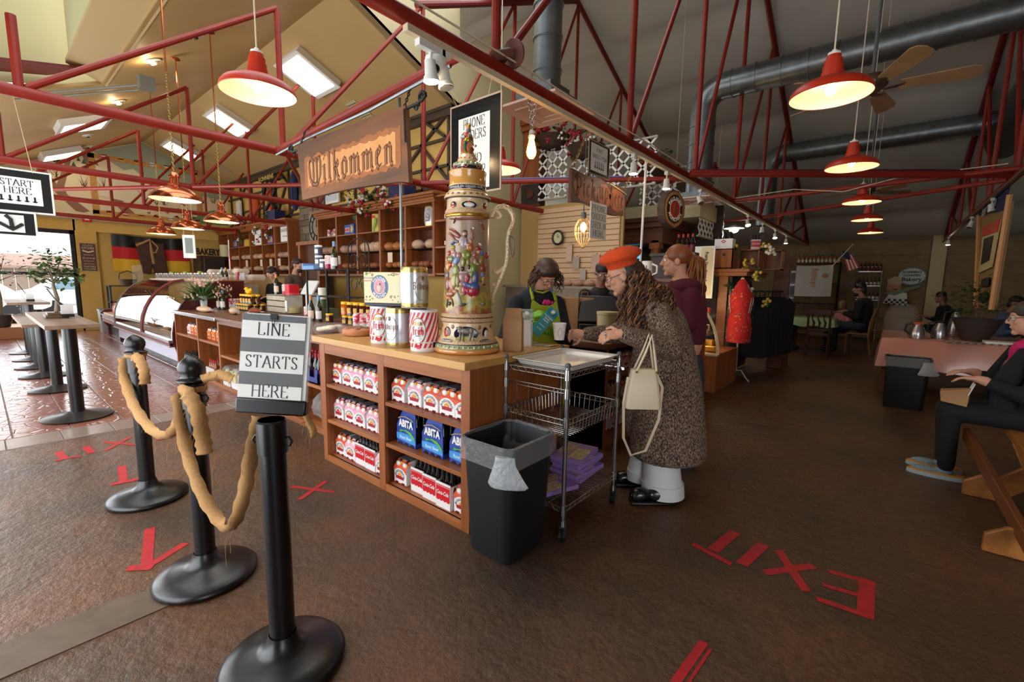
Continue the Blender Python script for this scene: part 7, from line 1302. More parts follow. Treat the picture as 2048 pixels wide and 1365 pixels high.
b=MB(); b.tube([(.004,-.11,.17),(.004,0,.13),(.004,.11,.17)],[(.004,.02)]*3,6); b.build('banner_print',mat('board_cream'),t)
b=MB((-16.36,2.02,2.93)); b.box(-16.4,-16.33,1.95,2.12,2.86,3.01); b.box(-16.33,-16.325,1.99,2.08,2.9,2.96,1); tag(b.build('fire_alarm',[CRED,WHT],loc=(-16.36,2.02,2.93),bevel=.006),'red fire alarm box under the painted mural','alarm')
t=thing('dark_cabinet','dark grey upright cabinet with letters on top at the far end','cabinet',(-15.9,4.6,0)); b=MB(); b.box(-.4,.3,-.28,.35,0,2.1); b.build('cabinet_body',mat('dark_walnut',(66,52,44),.5,wood=((48,38,32),10,2)),t); b=MB(); b.box(.30,.315,-.2,-.185,.2,2.05); b.build('metal_edge',STEEL,t); text('BAKERY',.25,INK,t,(.1,.0,2.22),MX,bold=.012,width=.62)
b=MB((-15.7,5.2,2.1)); b.cyl((-15.6,5.0,2.1),(-15.6,5.0,2.45),.16,.16,24); tag(b.build('flour_tin',mat('tin_cream',(206,196,150),.5),loc=(-15.7,5.2,2.1)),'round cream tin beside the bakery letters','tin')
t=thing('handled_basket','dark wicker basket with a tall handle beyond the deli case','basket',(-15.5,2.62,1.22)); b=MB(); b.lathe([(0,0),(.14,0),(.2,.16),(.19,.16),(.13,.02)],n=24); b.build('basket_body',mat('dark_wicker',(66,40,26),.7,bump=(60,.6)),t); b=MB(); b.tube([(0,-.19,.15),(0,-.17,.3),(0,0,.38),(0,.17,.3),(0,.19,.15)],.012,6); b.build('handle',mat('dark_wicker'),t)
t=thing('dark_shelf','dark open metal shelf against the end wall','shelf',(-15.9,2.75,0)); b=MB(); [b.box(x,x+.04,y,y+.04,0,1.2) for x in (-.2,.2) for y in (-.5,.5)]; b.build('frame',mat('charcoal_metal',(60,62,66),.5),t)
for z in (.3,.75,1.18): b=MB(); b.box(-.2,.24,-.5,.54,z,z+.03); b.build('shelf_board',mat('charcoal_metal'),t)
bin_((-15.6,2.15,0),'grey waste bin with liner under the kitchen board',.2,.17,.6,False,mat('grey_bin',(150,150,150),.5),.85)
# ---------------------------------------------------------------- high tables, trees, window bench, street outside
TOPW=mat('weathered_table_top',(140,112,90),.5,wood=((112,88,70),8,0)); 
def table(x0,x1,y0,y1,z,legs,label):
    t=thing('high_table',label,'table',((x0+x1)/2,(y0+y1)/2,0)); o0=((x0+x1)/2,(y0+y1)/2,0); b=MB(o0); b.box(x0,x1,y0,y1,z-.04,z); b.build('table_top',TOPW,t,bevel=.004)
    for x in legs: b=MB(o0); y=(y0+y1)/2; b.cyl((x,y,.03),(x,y,z-.04),.055,.055,20); b.build('leg',BLKG,t); b=MB(o0); b.lathe([(0,0),(.27,0),(.275,.01),(.12,.035),(.06,.06),(0,.06)],(x,y,.008),28); b.build('base_plate',mat('dark_base',(48,46,44),.35,.3),t,smooth=60)
table(-8.25,-5.86,.37,.75,.97,(-7.93,-6.21),'nearest wooden high table carrying the small tree'); table(-10.75,-8.4,.33,.74,.80,(-10.12,-9.17),'lower wooden table partly hidden behind the nearest high table'); table(-12.7,-11.0,.30,.80,.98,(-12.18,-11.11),'farthest wooden high table by the shop window')
def tree(loc,h,r,label,seed,red=3,pot=True,n=230,thick=.02):
    random.seed(seed); t=thing('potted_tree',label,'tree',loc); b=MB(); lean=.12; tips=[V((0,0,h))]; b.tube([(0,0,0),(-.03,.02,h*.25),(-.05,.0,h*.5),(-.06,.01,h*.62)],[thick,thick*.9,thick*.7,thick*.55],8)
    for k in range(9): a=random.uniform(0,2*pi); e=random.uniform(.1,1.2); q=V((-.06,.01,h*.6))+V((cos(a)*cos(e)*.8,sin(a)*cos(e)*.8,sin(e)*1.3))*r*.8; b.tube([(-.06,.01,h*.55),q],[thick*.4,.004],5); tips.append(q)
    b.build('trunk',mat('grey_bark',(120,104,84),.8),t); b=MB()
    for k in range(n): c=random.choice(tips[1:]); p=c+V((random.gauss(0,r*.22),random.gauss(0,r*.22),random.gauss(0,r*.32))); leaf(b,p,(random.uniform(-1,1),random.uniform(-1,1),random.uniform(-.4,.6)),.07,.045,0,.2)
    b.build('foliage',GRNL,t,smooth=0,fix=False)
    if red: b=MB(); [b.ball(random.choice(tips[1:])+V((random.gauss(0,.1),random.gauss(0,.1),0)),.03,8) for k in range(red)]; b.build('blossoms',REDF,t)
    if pot: b=MB(); b.lathe([(0,-.28),(.12,-.28),(.19,0),(.17,0),(.15,-.05),(0,-.05)],n=20); b.build('pot',mat('dark_pot',(60,48,44),.6),t)
tree((-7.0,.55,1.03),.58,.23,'small leafy tree standing on the nearest high table',4,0,False,330); tree((-15.2,.32,.55),1.35,.55,'tall leafy shrub with red blossoms at the window edge',9,5,True,300,.03); tree((-15.2,.75,.55),.2,.22,'low dark potted plant under the shop window',11,0,True,80)
b=MB((-7.0,.55,.97)); b.box(-7.14,-6.84,.45,.63,.97,1.0); b.box(-7.1,-6.9,.47,.6,1.0,1.03); tag(b.build('tree_base',mat('bronze_block',(90,66,44),.4),loc=(-7.0,.55,.97),bevel=.004),'dark block base under the small tree on the high table','base')
for i,(x,y,z) in enumerate(((-6.9,.62,.985),(-11.6,.6,.985))): 
    t=thing('menu_stand',('card stand beside the small tree on the nearest high table','card stand with a stick on the farthest high table')[i],'stand',(x,y,z)); b=MB(); b.box(-.1,.1,-.05,.05,0,.03); b.build('stand_base',BLK,t); b=MB(); b.obox((.05,0,.07),(.01,.1,.12),Matrix.Rotation(.3,3,'Y')); b.build('card',PAPER,t); b=MB(); b.tube([(0,0,.03),(-.18,-.12,.3)],.006,5); b.build('stick',BLK,t)
b=MB((-15.6,.2,0)); b.box(-16.3,-15.1,-1.35,1.0,0,.26); tag(b.build('window_bench',mat('tan_bench',(170,112,66),.6),loc=(-15.6,.2,0),bevel=.006),'low tan bench under the shop window carrying the plant pots','bench')
g=MB(); g.box(-70,-16.6,-30,30,-.25,-.15); struct(g.build('ground',mat('bright_asphalt',(196,192,186),.9)))
t=thing('corrugated_awning','corrugated awning over the shop window outside','awning',(-17.5,0,2.5)); b=MB(); n=60; b.add([(x,-3+6*k/n,2.55-.09*(x+16.6)*-1+.02*(k%2)) for x in (-16.6,-18.6) for k in range(n+1)],[(k,k+1,n+2+k,n+1+k) for k in range(n)]); b.build('awning_sheet',mat('awning_tan',(190,170,150),.7),t,smooth=0)
t=thing('shed','weathered plank shed across the street','building',(-38,4,0)); 
for k in range(16): b=MB(); b.box(-.1,.1,-4+k*.5,-3.52+k*.5,-.2,1.9); b.build('plank',mat('shed_plank',(150,130,112),.9),t,smooth=0)
b=MB(); b.plate([(-3,-4.3,1.85),(.6,-4.3,1.85),(.6,-4.3,2.0),(-1.2,-4.3,2.7),(-3,-4.3,2.0)],(0,8.6,0)); b.build('roof',mat('shed_roof',(160,130,116),.9),t)
def car(loc,rz,label,col):
    t=thing('car',label,'car',loc,rz); b=MB(); P=[(-2.1,.25),(2.1,.25),(2.15,.7),(1.2,.85),(.6,1.35),(-1.0,1.4),(-1.7,.9),(-2.15,.8)]; b.plate([(x,-.85,z) for x,z in P],(0,1.7,0)); b.build('body',col,t,bevel=.08); b=MB(); b.plate([(x,-.87,z) for x,z in ((1.05,.88),(.55,1.28),(-.95,1.32),(-1.45,.92))],(0,1.74,0)); b.build('side_window',mat('car_glass',(120,150,170),.1),t)
    for x in (-1.35,1.35):
        for y in (-.8,.8): b=MB(); b.cyl((x,y-.1,.15),(x,y+.1,.15),.32,.32,20); b.build('wheel',RUB,t)
car((-24,-.4,0),rad(80),'white car nearest the shop window outside',WHT); car((-26.5,3.2,0),rad(95),'white car parked behind the small tree outside',mat('silver_car',(210,214,218),.3)); car((-28,-4,0),rad(85),'farther pale car at the left edge of the window',WHT)

# ---------------------------------------------------------------- staff counter, hood, slat wall, lattice, canopy
MAH=mat('mahogany',(104,54,34),.45,wood=((74,36,24),10,0)); TAN=mat('tan_slatwall',(206,166,124),.55); PLAS=mat('tan_plaster',(176,140,84),.8)
t=thing('staff_counter','brown staff counter with open drink shelves behind the cart','counter',(-2.2,4.6,0)); o0=(-2.2,4.6,0)
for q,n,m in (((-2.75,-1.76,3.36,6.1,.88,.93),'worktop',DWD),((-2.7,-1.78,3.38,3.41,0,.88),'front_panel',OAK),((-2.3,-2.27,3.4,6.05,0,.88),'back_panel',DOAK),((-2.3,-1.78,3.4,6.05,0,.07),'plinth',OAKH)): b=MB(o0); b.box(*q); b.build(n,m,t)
for y in (3.38,4.3,5.2,6.05): b=MB(o0); b.box(-2.3,-1.775,y,y+.04,.0,.88); b.build('upright',OAK,t)
for z in (.33,.6): b=MB(o0); b.box(-2.3,-1.79,3.41,6.05,z,z+.025); b.build('shelf_board',OAKH,t)
for z,n in ((.08,'floor'),(.357,'middle'),(.627,'top')):
    for i in range(4): place(po if (i+int(z*9))%2 else pk,(-1.88,3.58+.2*i,z),f'soda carton facing the aisle, {ORD[i]} along the {n} shelf of the staff counter',rz=pi/2,group='soda cartons on the staff counter')
b=MB((-5.7,7.2,3)); b.box(-5.72,-5.3,7.1,7.3,3.3,4.5); b.box(-5.76,-5.26,7.06,7.3,4.35,4.45); b.box(-5.8,-5.22,7.02,7.3,4.45,4.55); tag(b.build('wood_pillar',OAK,loc=(-5.7,7.2,3)),'honey wood pillar with a moulded cap behind the filament bulb','pillar')
t=thing('curved_bracket','dark curved wooden hood bracket below the honey wood pillar','bracket',(-5.7,7.15,1.4)); b=MB((-5.7,7.15,1.4)); n=12; P=[(-5.74,3.35),(-5.3,3.35)]+[(-5.3+.75*(1-cos(k/n*pi/2)),3.1-1.4*sin(k/n*pi/2)) for k in range(n+1)]+[(-4.9,1.55),(-5.3,1.75),(-5.6,2.2),(-5.72,2.8)]; b.plate([(x,7.08,z) for x,z in P],(0,.2,0)); b.build('bracket',mat('dark_walnut'),t,smooth=0); b=MB((-5.7,7.15,1.4)); b.box(-5.78,-5.25,7.04,7.1,2.9,2.96); b.cyl((-5.5,7.07,3.15),(-5.5,7.05,3.15),.08,.08,16); b.build('rosette',MAH,t)
t=thing('slat_wall','tan slatted display wall lit by the cage lamp','wall panel',(-4.4,7.0,1.4)); b=MB((-4.4,7.0,1.4)); b.box(-5.7,-3.5,7.05,7.1,.9,2.9); b.build('backing',PLAS,t)
for k in range(15): z=1.46+k*.092; b=MB((-4.4,7.0,1.4)); b.box(-5.25,-3.55,7.015,7.05,z,z+.078); b.build('slat',TAN,t,smooth=0)
random.seed(31)
for i,(x,z,w2,h) in enumerate(((-4.5,2.0,.12,.3),(-4.35,1.82,.14,.2),(-3.95,1.8,.16,.3),(-3.8,1.62,.1,.25),(-4.2,1.6,.12,.18),(-3.68,1.8,.1,.26))): b=MB((x,6.97,z)); b.box(x-w2/2,x+w2/2,6.96,6.99,z-h/2,z+h/2); b.tube([(x,7.02,z+h/2+.03),(x,6.97,z+h/2)],.005,5); tag(b.build('hanging_pack',mat('pack_%d'%(i%3),((196,160,130),(150,124,104),(176,120,90))[i%3],.3),loc=(x,6.97,z)),f'small packaged utensil hanging on the tan slat wall, {ORD[i]} of six','pack')
t=thing('round_clock','small round black-rimmed clock lit orange on the slat wall','clock',(-4.75,6.95,2.28)); b=MB(); b.tube([(.11*cos(a),0,.12*sin(a)) for a in [2*pi*k/24 for k in range(24)]],.02,8,closed=True); b.build('rim',BLK,t); b=MB(); b.cyl((0,.02,0),(0,.0,0),.1,.1,24); b.build('face',CRM,t); b=MB(); b.bar((0,-.008,0),(0,-.008,.07),.01,.004); b.bar((0,-.008,0),(.04,-.008,.03),.01,.004); b.build('clock_hand',INK,t)
b=MB((-4.4,6.6,1.4)); b.box(-5.6,-3.2,6.4,7.0,1.36,1.40); b.box(-5.6,-3.2,6.5,7.0,.0,1.36); tag(b.build('prep_bench',mat('prep_steel',(120,104,84),.4,.4),loc=(-4.4,6.6,1.4)),'high steel prep bench under the slat wall','bench')
for i in range(5): loaf((-4.5+.22*i,6.6,1.40),(.11,.09,.06),.3*i,f'bagged roll pack on the prep bench, {ORD[i]} from the left',CRUST,True,group='rolls on the prep bench')
LATM=mat('grey_white_lattice',(176,168,156),.7)
def lattice(p,ux,w2,h,label,st=.16):
    t=thing('lattice_panel',label,'lattice',p); ux=V(ux); b=MB(); n=0
    for s in (1,-1):
        k=-h
        while k < w2:
            a0,a1=max(0,-k),min(h,w2-k)
            if a1 > a0: q=lambda a: ux*((k+a) if s > 0 else (w2-k-a))+V((0,0,a)); bb=MB(); bb.bar(q(a0),q(a1),.035,.012,up=ux.cross(V((0,0,1)))); bb.build('slat',WHT,t,smooth=0)
            k+=st*1.414
    b.bar((0,0,0),ux*w2,.05,.03); b.bar((0,0,h),ux*w2+V((0,0,h)),.05,.03); b.build('lattice_rail',LATM,t)
lattice((-5.25,7.0,3.0),(1,0,0),.62,1.0,'white lattice beside the honey wood pillar'); lattice((-4.6,7.1,3.05),(1,0,0),1.6,.72,'white lattice behind the hanging pick up sign'); lattice((-3.9,8.5,2.75),(1,0,0),1.1,.85,'white lattice behind the pale pole',.14); lattice((-2.75,8.5,2.35),(0,1,0),1.6,.75,'white lattice behind the round log slice sign',.14)
for i,(x,y,z) in enumerate(((-4.95,7.0,4.1),(-4.3,7.1,3.85),(-3.6,8.3,3.55),(-2.9,8.6,3.3))):
    flowers(x-.35,x+.35,y,z,('red geraniums in a basket over the lattice beside the wood pillar','red geraniums in a basket left of the pay sign','red geraniums in a basket right of the pay sign','red geraniums in a basket behind the nearest truss')[i],40,.2,False); b=MB((x,y,z-.2)); b.lathe([(0,-.2),(.2,-.18),(.34,.0)],(x,y,z-.02),16); tag(b.build('wall_basket',mat('dark_wicker'),loc=(x,y,z-.2)),('wicker basket under the geraniums beside the wood pillar','wicker basket under the geraniums left of the pay sign','wicker basket under the geraniums right of the pay sign','wicker basket under the geraniums behind the nearest truss')[i],'basket')
t=thing('mahogany_canopy','mahogany bar canopy with a moulded cornice behind the carved pick up sign','canopy',(-3.7,8.3,2.2)); o0=(-3.7,8.3,2.2)
for q,n in (((-4.4,-3.1,7.9,9.6,2.58,2.66),'cornice'),((-4.36,-3.14,7.94,9.6,2.48,2.58),'cornice'),((-4.3,-3.2,8.0,9.6,2.2,2.48),'fascia')): b=MB(o0); b.box(*q); b.build(n,MAH,t,bevel=.01)
for x in (-4.25,-3.4): b=MB(o0); b.box(x,x+.13,8.0,8.13,.9,2.25); b.box(x-.03,x+.16,7.97,8.16,2.1,2.2); b.build('column',OAK,t)
b=MB(o0); b.box(-4.4,-2.6,9.4,9.5,.0,3.0); b.build('canopy_back',mat('canopy_dark',(60,44,36),.7),t); b=MB((-3.6,8,2.7)); b.box(-4.4,-2.7,8.4,9.39,2.67,2.95); tag(b.build('loft_ledge',CRM,loc=(-3.6,8,2.7)),'pale ledge between the mahogany canopy and the lattice','ledge')
b=MB((-3.95,8.3,2.02)); b.box(-4.1,-3.72,8.3,8.33,1.95,2.16); tag(b.build('blue_screen',mat('cyan_screen',(60,170,190),.3,emit=(60,190,214),es=1.2),loc=(-3.95,8.3,2.02)),'small lit cyan screen under the mahogany canopy','screen')
b=MB((-2.1,4.5,.93)); b.tube([(-2.08,4.62,.93),(-2.07,4.62,2.76)],.013,8); tag(b.build('pale_pole',WHT,loc=(-2.1,4.5,.93)),'pale pole between the staff counter and the red truss','pole')
for i in range(3): t=thing('kraft_bag',f'tall kraft paper bag standing on the staff counter, {ORD[i]} from the left','bag',(-2.68+.12*i,3.9+.1*i,.93),.5); b=MB(); b.box(-.10,.10,-.06,.06,0,.36); b.build('bag_body',kraft,t,bevel=.006); b=MB(); b.tube([(-.04,-.02,.35),(-.03,-.02,.42),(.03,-.02,.42),(.04,-.02,.35)],.004,5); b.build('handle',kraft,t)
t=thing('cash_register','black cash register screen on the staff counter','register',(-2.25,4.1,.93),.4); b=MB(); b.obox((0,0,.24),(.42,.06,.3),Matrix.Rotation(-.5,3,'X')); b.box(-.2,.2,-.1,.2,0,.1); b.box(-.05,.05,0,.1,.1,.2); b.build('register_body',BLK,t,bevel=.01); b=MB(); b.tube([(.1,-.1,.42),(.25,-.2,.34)],.022,8); b.build('scanner',BLK,t)
t=thing('tall_canister','cream canister with a red stripe beside the register','canister',(-1.98,3.75,.93)); b=MB(); b.lathe([(0,0),(.09,0),(.095,.22),(.1,.225),(.1,.25),(0,.255)],n=24); b.build('canister_body',mat('tin_cream'),t); b=MB(); b.lathe([(.096,.02),(.098,.2)],n=3,a0=-2.6,a1=-2.4); b.build('red_stripe',HR,t)
# ---------------------------------------------------------------- small lit deli case, honey post, crates, apron form, clothes
t=thing('lit_deli_case','small quarter-round deli case glowing yellow behind the auburn-haired woman','case',(-1.9,6.3,0)); o0=(-1.9,6.3,0); A=[(-2.35+.68*sin(a),.52+.82*cos(a)) for a in [pi/2*k/10 for k in range(11)]]
b=MB(o0); b.plate([(-2.4,6.3,0),(-1.68,6.3,0),(-1.68,6.3,.52),(-2.4,6.3,.52)],(0,1.1,0)); b.build('case_base',OAK,t); b=MB(o0); b.tube([(x,6.3,z) for x,z in A],.02,8); b.tube([(-1.67,6.3,.52),(-2.3,6.3,.5)],.02,6); b.build('end_frame',mat('cream_frame',(226,206,160),.5),t); b=MB(o0); n=len(A); b.add([(x,y,z) for y in (6.3,7.35) for x,z in A],[(k,k+1,n+k+1,n+k) for k in range(n-1)]); b.build('curved_glass',GLASS,t,smooth=60); b=MB(o0); b.box(-2.42,-2.38,6.3,7.4,.5,1.36); b.build('case_back',mat('case_cream',(236,216,160),.6),t)
for z in (.75,1.0): b=MB(o0); b.box(-2.38,-1.85,6.36,7.35,z,z+.012); b.build('glass_shelf',GLASS,t)
random.seed(8)
for i in range(16): z=(.53,.765,1.015)[i%3]; x=random.uniform(-2.25,-1.85); y=6.42+.05*i; b=MB((x,y,z)); b.box(x-.07,x+.07,y-.05,y+.05,z,z+random.uniform(.05,.12)); tag(b.build('cheese_pack',mat('cheese_%d'%(i%4),((226,190,90),(240,226,190),(206,80,50),(210,160,60))[i%4],.5),loc=(x,y,z),bevel=.008),f'wrapped cheese pack, {ORD[i]} from the front in the lit deli case','cheese','cheeses in the lit deli case')
point('case_light',(-2.15,6.7,1.2),9,(1,.8,.46),.05); point('case_light',(-2.0,6.6,.7),4,(1,.8,.46),.05)
t=thing('display_board','white board with a long cream bread banner behind the auburn-haired woman','board',(-2.2,7.3,1.25)); b=MB(); b.box(-.18,.12,-.01,.01,0,.8); b.build('board',WHT,t); b=MB(); b.box(-.08,.09,-.016,-.01,.05,.78); b.build('banner',mat('banner_cream',(222,206,170),.6),t); Mv=facing((0,-1,0)) @ Matrix.Rotation(-pi/2,3,'Z'); text('Prairie Daze Bread Company',.07,INK,t,(0,-.018,.40),Mv,bold=.002,width=.62)
t=thing('honey_cabinet','honey wood cabinet end with a moulded top and black slats','cabinet',(-1.7,7.8,0)); o0=(-1.7,7.8,0)
for q,n,m in (((-2.07,-1.93,7.55,7.75,0,1.6),'corner_post',OAKH),((-2.14,-1.66,7.5,8.9,1.6,1.66),'cornice',OAKH),((-2.18,-1.62,7.46,8.9,1.66,1.71),'cornice',OAKH),((-1.93,-1.88,7.6,8.9,.05,1.6),'slat_back',BLK)): b=MB(o0); b.box(*q); b.build(n,m,t,bevel=.006)
for k in range(13): z=.15+.105*k; b=MB(o0); b.box(-1.88,-1.865,7.62,8.88,z,z+.08); b.build('slat',BLKM,t,smooth=0)
for i,(x,z,s) in enumerate(((-2.03,1.71,.3),(-1.72,1.71,.28),(-1.45,1.71,.26))):
    t=thing('wooden_crate',('left wooden crate with a knot on the honey cabinet','middle open wooden crate on the honey cabinet','right wooden crate beside the chalkboard')[i],'crate',(x,7.65+.3*i,z)); b=MB(); b.box(-s/2,s/2,-.14,-.125,0,.31) if i==0 else b.box(-s/2,s/2,.1,.12,0,.31); b.box(-s/2,s/2,-.14,.12,0,.015); b.box(-s/2,s/2,-.14,.12,.295,.31); b.box(-s/2,-s/2+.015,-.14,.12,0,.31); b.box(s/2-.015,s/2,-.14,.12,0,.31); b.build('crate_body',OAK,t); 
    if i==0: b=MB(); b.ball((.02,-.141,.22),(.025,.003,.03),10); b.build('knot',mat('dark_walnut'),t)
t=thing('beer_carrier','white six-pack carrier of dark bottles on the left wooden crate','carrier',(-2.03,7.6,2.02)); b=MB(); b.box(-.13,.13,-.09,.09,0,.15); b.build('carton',CW,t); b=MB(); b.tube([(-.03,-.092,.11),(.0,-.092,.13),(.03,-.092,.11),(0,-.092,.09)],.008,5,closed=True); b.build('emblem',RIB,t)
for i in range(3):
    for j in range(2): b=MB(); bottle(b,-.08+.08*i,-.04+.08*j,.01,.25,.03); b.build('bottle',DGL,t)
place(ck,(-1.68,8.0,2.02),'red cola carrier on the middle wooden crate',rz=.3)
for i in range(4): place(rbt,(-2.36+.065*i,6.5,1.9),f'dark bottle on the ledge behind the auburn-haired woman, {ORD[i]} from the left',group='bottles behind the auburn-haired woman')
b=MB((-2.3,6.6,1.8)); b.box(-2.75,-2.1,6.42,6.62,1.86,1.9); b.box(-2.75,-2.1,6.55,6.62,.9,1.86); tag(b.build('bottle_ledge',mat('dark_walnut'),loc=(-2.3,6.6,1.8)),'dark ledge carrying a row of bottles behind the auburn-haired woman','ledge')
t=thing('antler_mug','white mug with a dark antler print right of the red beret','mug',(-2.55,5.9,1.52)); b=MB(); b.lathe([(0,0),(.075,0),(.07,.24),(.062,.24),(.06,.03)],n=20); b.build('mug_body',WHT,t); b=MB(); b.tube([(.07,0,.05),(.14,0,.08),(.14,0,.17),(.07,0,.2)],.014,8); b.build('handle',WHT,t); b=MB(); [b.tube([(-.02+.02*k,-.074,.06),(-.04+.03*k,-.074,.18)],.005,5) for k in range(3)]; b.build('antler_print',INK,t)
b=MB((-2.5,6,1.5)); b.box(-2.75,-2.1,5.7,6.1,1.48,1.52); b.box(-2.75,-2.7,5.7,6.1,.93,1.48); b.box(-2.15,-2.1,5.7,6.1,.93,1.48); tag(b.build('counter_shelf',DWD,loc=(-2.5,6,1.5)),'raised brown shelf on the staff counter carrying the antler mug','shelf')
t=thing('chalkboard','tall black chalkboard leaning behind the wooden crates','board',(-1.8,8.6,1.72),.1); b=MB(); b.box(-.11,.11,-.01,.01,0,.58); b.build('board',BLK,t); text('Villagers',.05,PAPER,t,(0,-.013,.45),FRONT@Matrix.Rotation(.7,3,'Z'),shear=.3); text('& bread',.05,PAPER,t,(.02,-.013,.28),FRONT@Matrix.Rotation(.7,3,'Z'),shear=.3); text('today',.045,PAPER,t,(.0,-.013,.12),FRONT)
flowers(-1.95,-1.4,7.7,1.78,'trailing vine with yellow blossoms over the honey cabinet',26,1.0,False); C.objects[-1].data.materials[0]=mat('yellow_petal',(206,172,60),.6)
t=thing('apron_form','wire dress form wearing a red patterned hooded apron','dress form',(-1.69,7.4,0)); RF=mat('red_food_fabric',(176,26,30),.8,noise=((206,40,36),30,.2)); b=MB(); b.lathe([(.16,.60),(.17,.75),(.155,.95),(.13,1.08),(.15,1.2),(.16,1.3),(.10,1.42),(.07,1.5),(.03,1.55)],n=24,a0=-pi*1.05,a1=.5); b.build('apron',RF,t,smooth=60); b=MB(); random.seed(2)
for k in range(70): a=random.uniform(-pi,.4); z=random.uniform(.62,1.35); b.obox((.175*cos(a)*.98,.175*sin(a)*.98,z),(.004,.022,.009),RZ(a)@Matrix.Rotation(random.uniform(-1,1),3,'X'),k%2)
b.build('fabric_print',[mat('print_gold',(214,160,50),.7),mat('print_blue_grey',(120,140,160),.7)],t,smooth=0)['kind']='stuff'
b=MB(); [b.tube([(.13*cos(a),.1*sin(a),1.0),(.17*cos(a),.12*sin(a),1.25),(.08*cos(a),.06*sin(a),1.47),(.0,.0,1.5)],.005,5) for a in [k*pi/7 for k in range(14)]]; b.tube([(0,0,.14),(0,0,1.0)],.014,8); b.ball((0,0,1.55),.03,8); [b.tube([(0,0,.16),(.08*cos(a),.08*sin(a),.17),(.15*cos(a),.15*sin(a),.06),(.2*cos(a),.2*sin(a),.01)],.01,6) for a in (0,2.1,4.2)]; b.build('wire_frame',mat('cream_wire',(206,190,160),.5),t)
for i in range(8): b=MB((-1.62+.03*i,8.0+.16*i,1.2)); x,y=-1.62+.03*i,8.0+.16*i; loft(b,[[(x+r*cos(a),y+.04*sin(a),z) for a in [k*pi/4 for k in range(8)]] for r,z in ((.2,.3),(.19,.8),(.2,1.15),(.08,1.28))],cap1=True); b.tube([(x,y,1.28),(x,y,1.36)],.006,5); tag(b.build('hanging_shirt',mat('black_cloth',(16,17,22),.9),loc=(x,y,1.2)),f'black shirt on the clothes rail behind the apron form, {ORD[i]} from the front','shirt','shirts on the rail')
b=MB((-1.5,8.5,1.37)); b.tube([(-1.66,7.9,1.37),(-1.36,9.3,1.37)],.012,8); tag(b.build('clothes_rail',BLKM,loc=(-1.5,8.5,1.37)),'black clothes rail beside the honey cabinet','rail')
t=thing('tall_wood_cabinet','tall brown wooden cabinet at the end of the clothes rail','cabinet',(-1.45,9.3,0)); b=MB(); b.box(-.12,.12,-.25,.4,0,2.0); b.build('cabinet_body',MAH,t,bevel=.01); b=MB(); b.box(.122,.128,-.2,.3,1.1,1.75); b.build('glass_door',mat('car_glass'),t)
# ---------------------------------------------------------------- dining corner at the back
GRC2=mat('pale_green_cloth',(150,180,130),.5); PNC=mat('peach_plastic_cloth',(206,140,120),.25,coat=.3); DCH=mat('dark_red_chair',(74,36,28),.45); LCH=mat('pale_wood_chair',(150,112,72),.5)
def cloth_table(x0,x1,y0,y1,z,drop,m,label,leg):
    t=thing('dining_table',label,'table',((x0+x1)/2,(y0+y1)/2,0)); o0=((x0+x1)/2,(y0+y1)/2,0); b=MB(o0); b.box(x0,x1,y0,y1,z-.03,z-.004); b.build('table_top',leg,t)
    for x in (x0+.06,x1-.06):
        for y in (y0+.06,y1-.06): b=MB(o0); b.box(x-.035,x+.035,y-.035,y+.035,0,z-.03); b.build('leg',leg,t)
    b=MB(o0); n=64; R=[]
    for s,zz,g in ((1,z,0),(1,z-.02,.012),(1,z-drop,.05)):
        P=[]
        for k in range(n):
            u=k/n*4; i=int(u); f=u-i; c=[(x0,y0),(x1,y0),(x1,y1),(x0,y1)]; a,c2=c[i],c[(i+1)%4]; px,py=a[0]+(c2[0]-a[0])*f,a[1]+(c2[1]-a[1])*f; q=g*(1+.5*sin(k*1.9)); cx_,cy_=(x0+x1)/2,(y0+y1)/2
            P.append((px+q*(1 if px > cx_ else -1)*(abs(px-cx_) > (x1-x0)/2-.01),py+q*(1 if py > cy_ else -1)*(abs(py-cy_) > (y1-y0)/2-.01),zz+.02*g*20*sin(k*.8)*(s)))
        R.append(P)
    loft(b,R,cap0=True); o=b.build('tablecloth',m,loc=o0,smooth=60,fix=False); tag(o,'cloth hanging over the '+label,'tablecloth'); return t
cloth_table(-1.72,-.84,11.85,12.9,.76,.16,GRC2,'square back table with the pale green cloth',mat('table_leg_red',(110,60,40),.5)); cloth_table(0.0,2.6,8.1,9.7,.762,.40,PNC,'long right table with the shiny peach cloth',mat('table_leg_red'))
def chair(loc,rz,m,label):
    t=thing('dining_chair',label,'chair',loc,rz); b=MB(); b.box(-.21,.21,-.21,.21,.44,.475); b.build('seat',m,t,bevel=.008)
    for x in (-.19,.19):
        b=MB(); b.tube([(x,-.19,0),(x,-.19,.44)],[.018,.022],8); b.build('leg',m,t); b=MB(); b.tube([(x,.26,0),(x,.19,.44),(x,.2,.7),(x,.27,1.0)],[.018,.024,.022,.018],8); b.build('leg',m,t)
    b=MB(); b.box(-.2,.2,.245,.28,.9,1.0); b.box(-.19,.19,.21,.235,.56,.6); b.build('back_rail',m,t)
    for x in (-.1,0,.1): b=MB(); b.tube([(x,.22,.58),(x-.02,.235,.72),(x+.02,.25,.82),(x,.262,.92)],[.014,.024,.012,.016],6); b.build('splat',m,t)
    b=MB(); b.tube([(-.19,-.19,.2),(.19,-.19,.2)],.011,6); b.tube([(-.19,.22,.24),(.19,.22,.24)],.011,6); b.build('stretcher',m,t)
chair((-1.05,11.45,0),pi,DCH,'dark wooden chair with its back to the aisle at the green table'); chair((-.42,12.6,0),rad(-95),LCH,'pale wooden chair under the bearded man in black'); chair((-2.2,12.4,0),rad(90),DCH,'dark wooden chair under the man in the olive cap'); chair((1.05,14.7,0),rad(-80),LCH,'chair under the far person in the dark cap'); chair((1.7,11.6,0),rad(-90),LCH,'rounded chair under the person in the blue shirt')
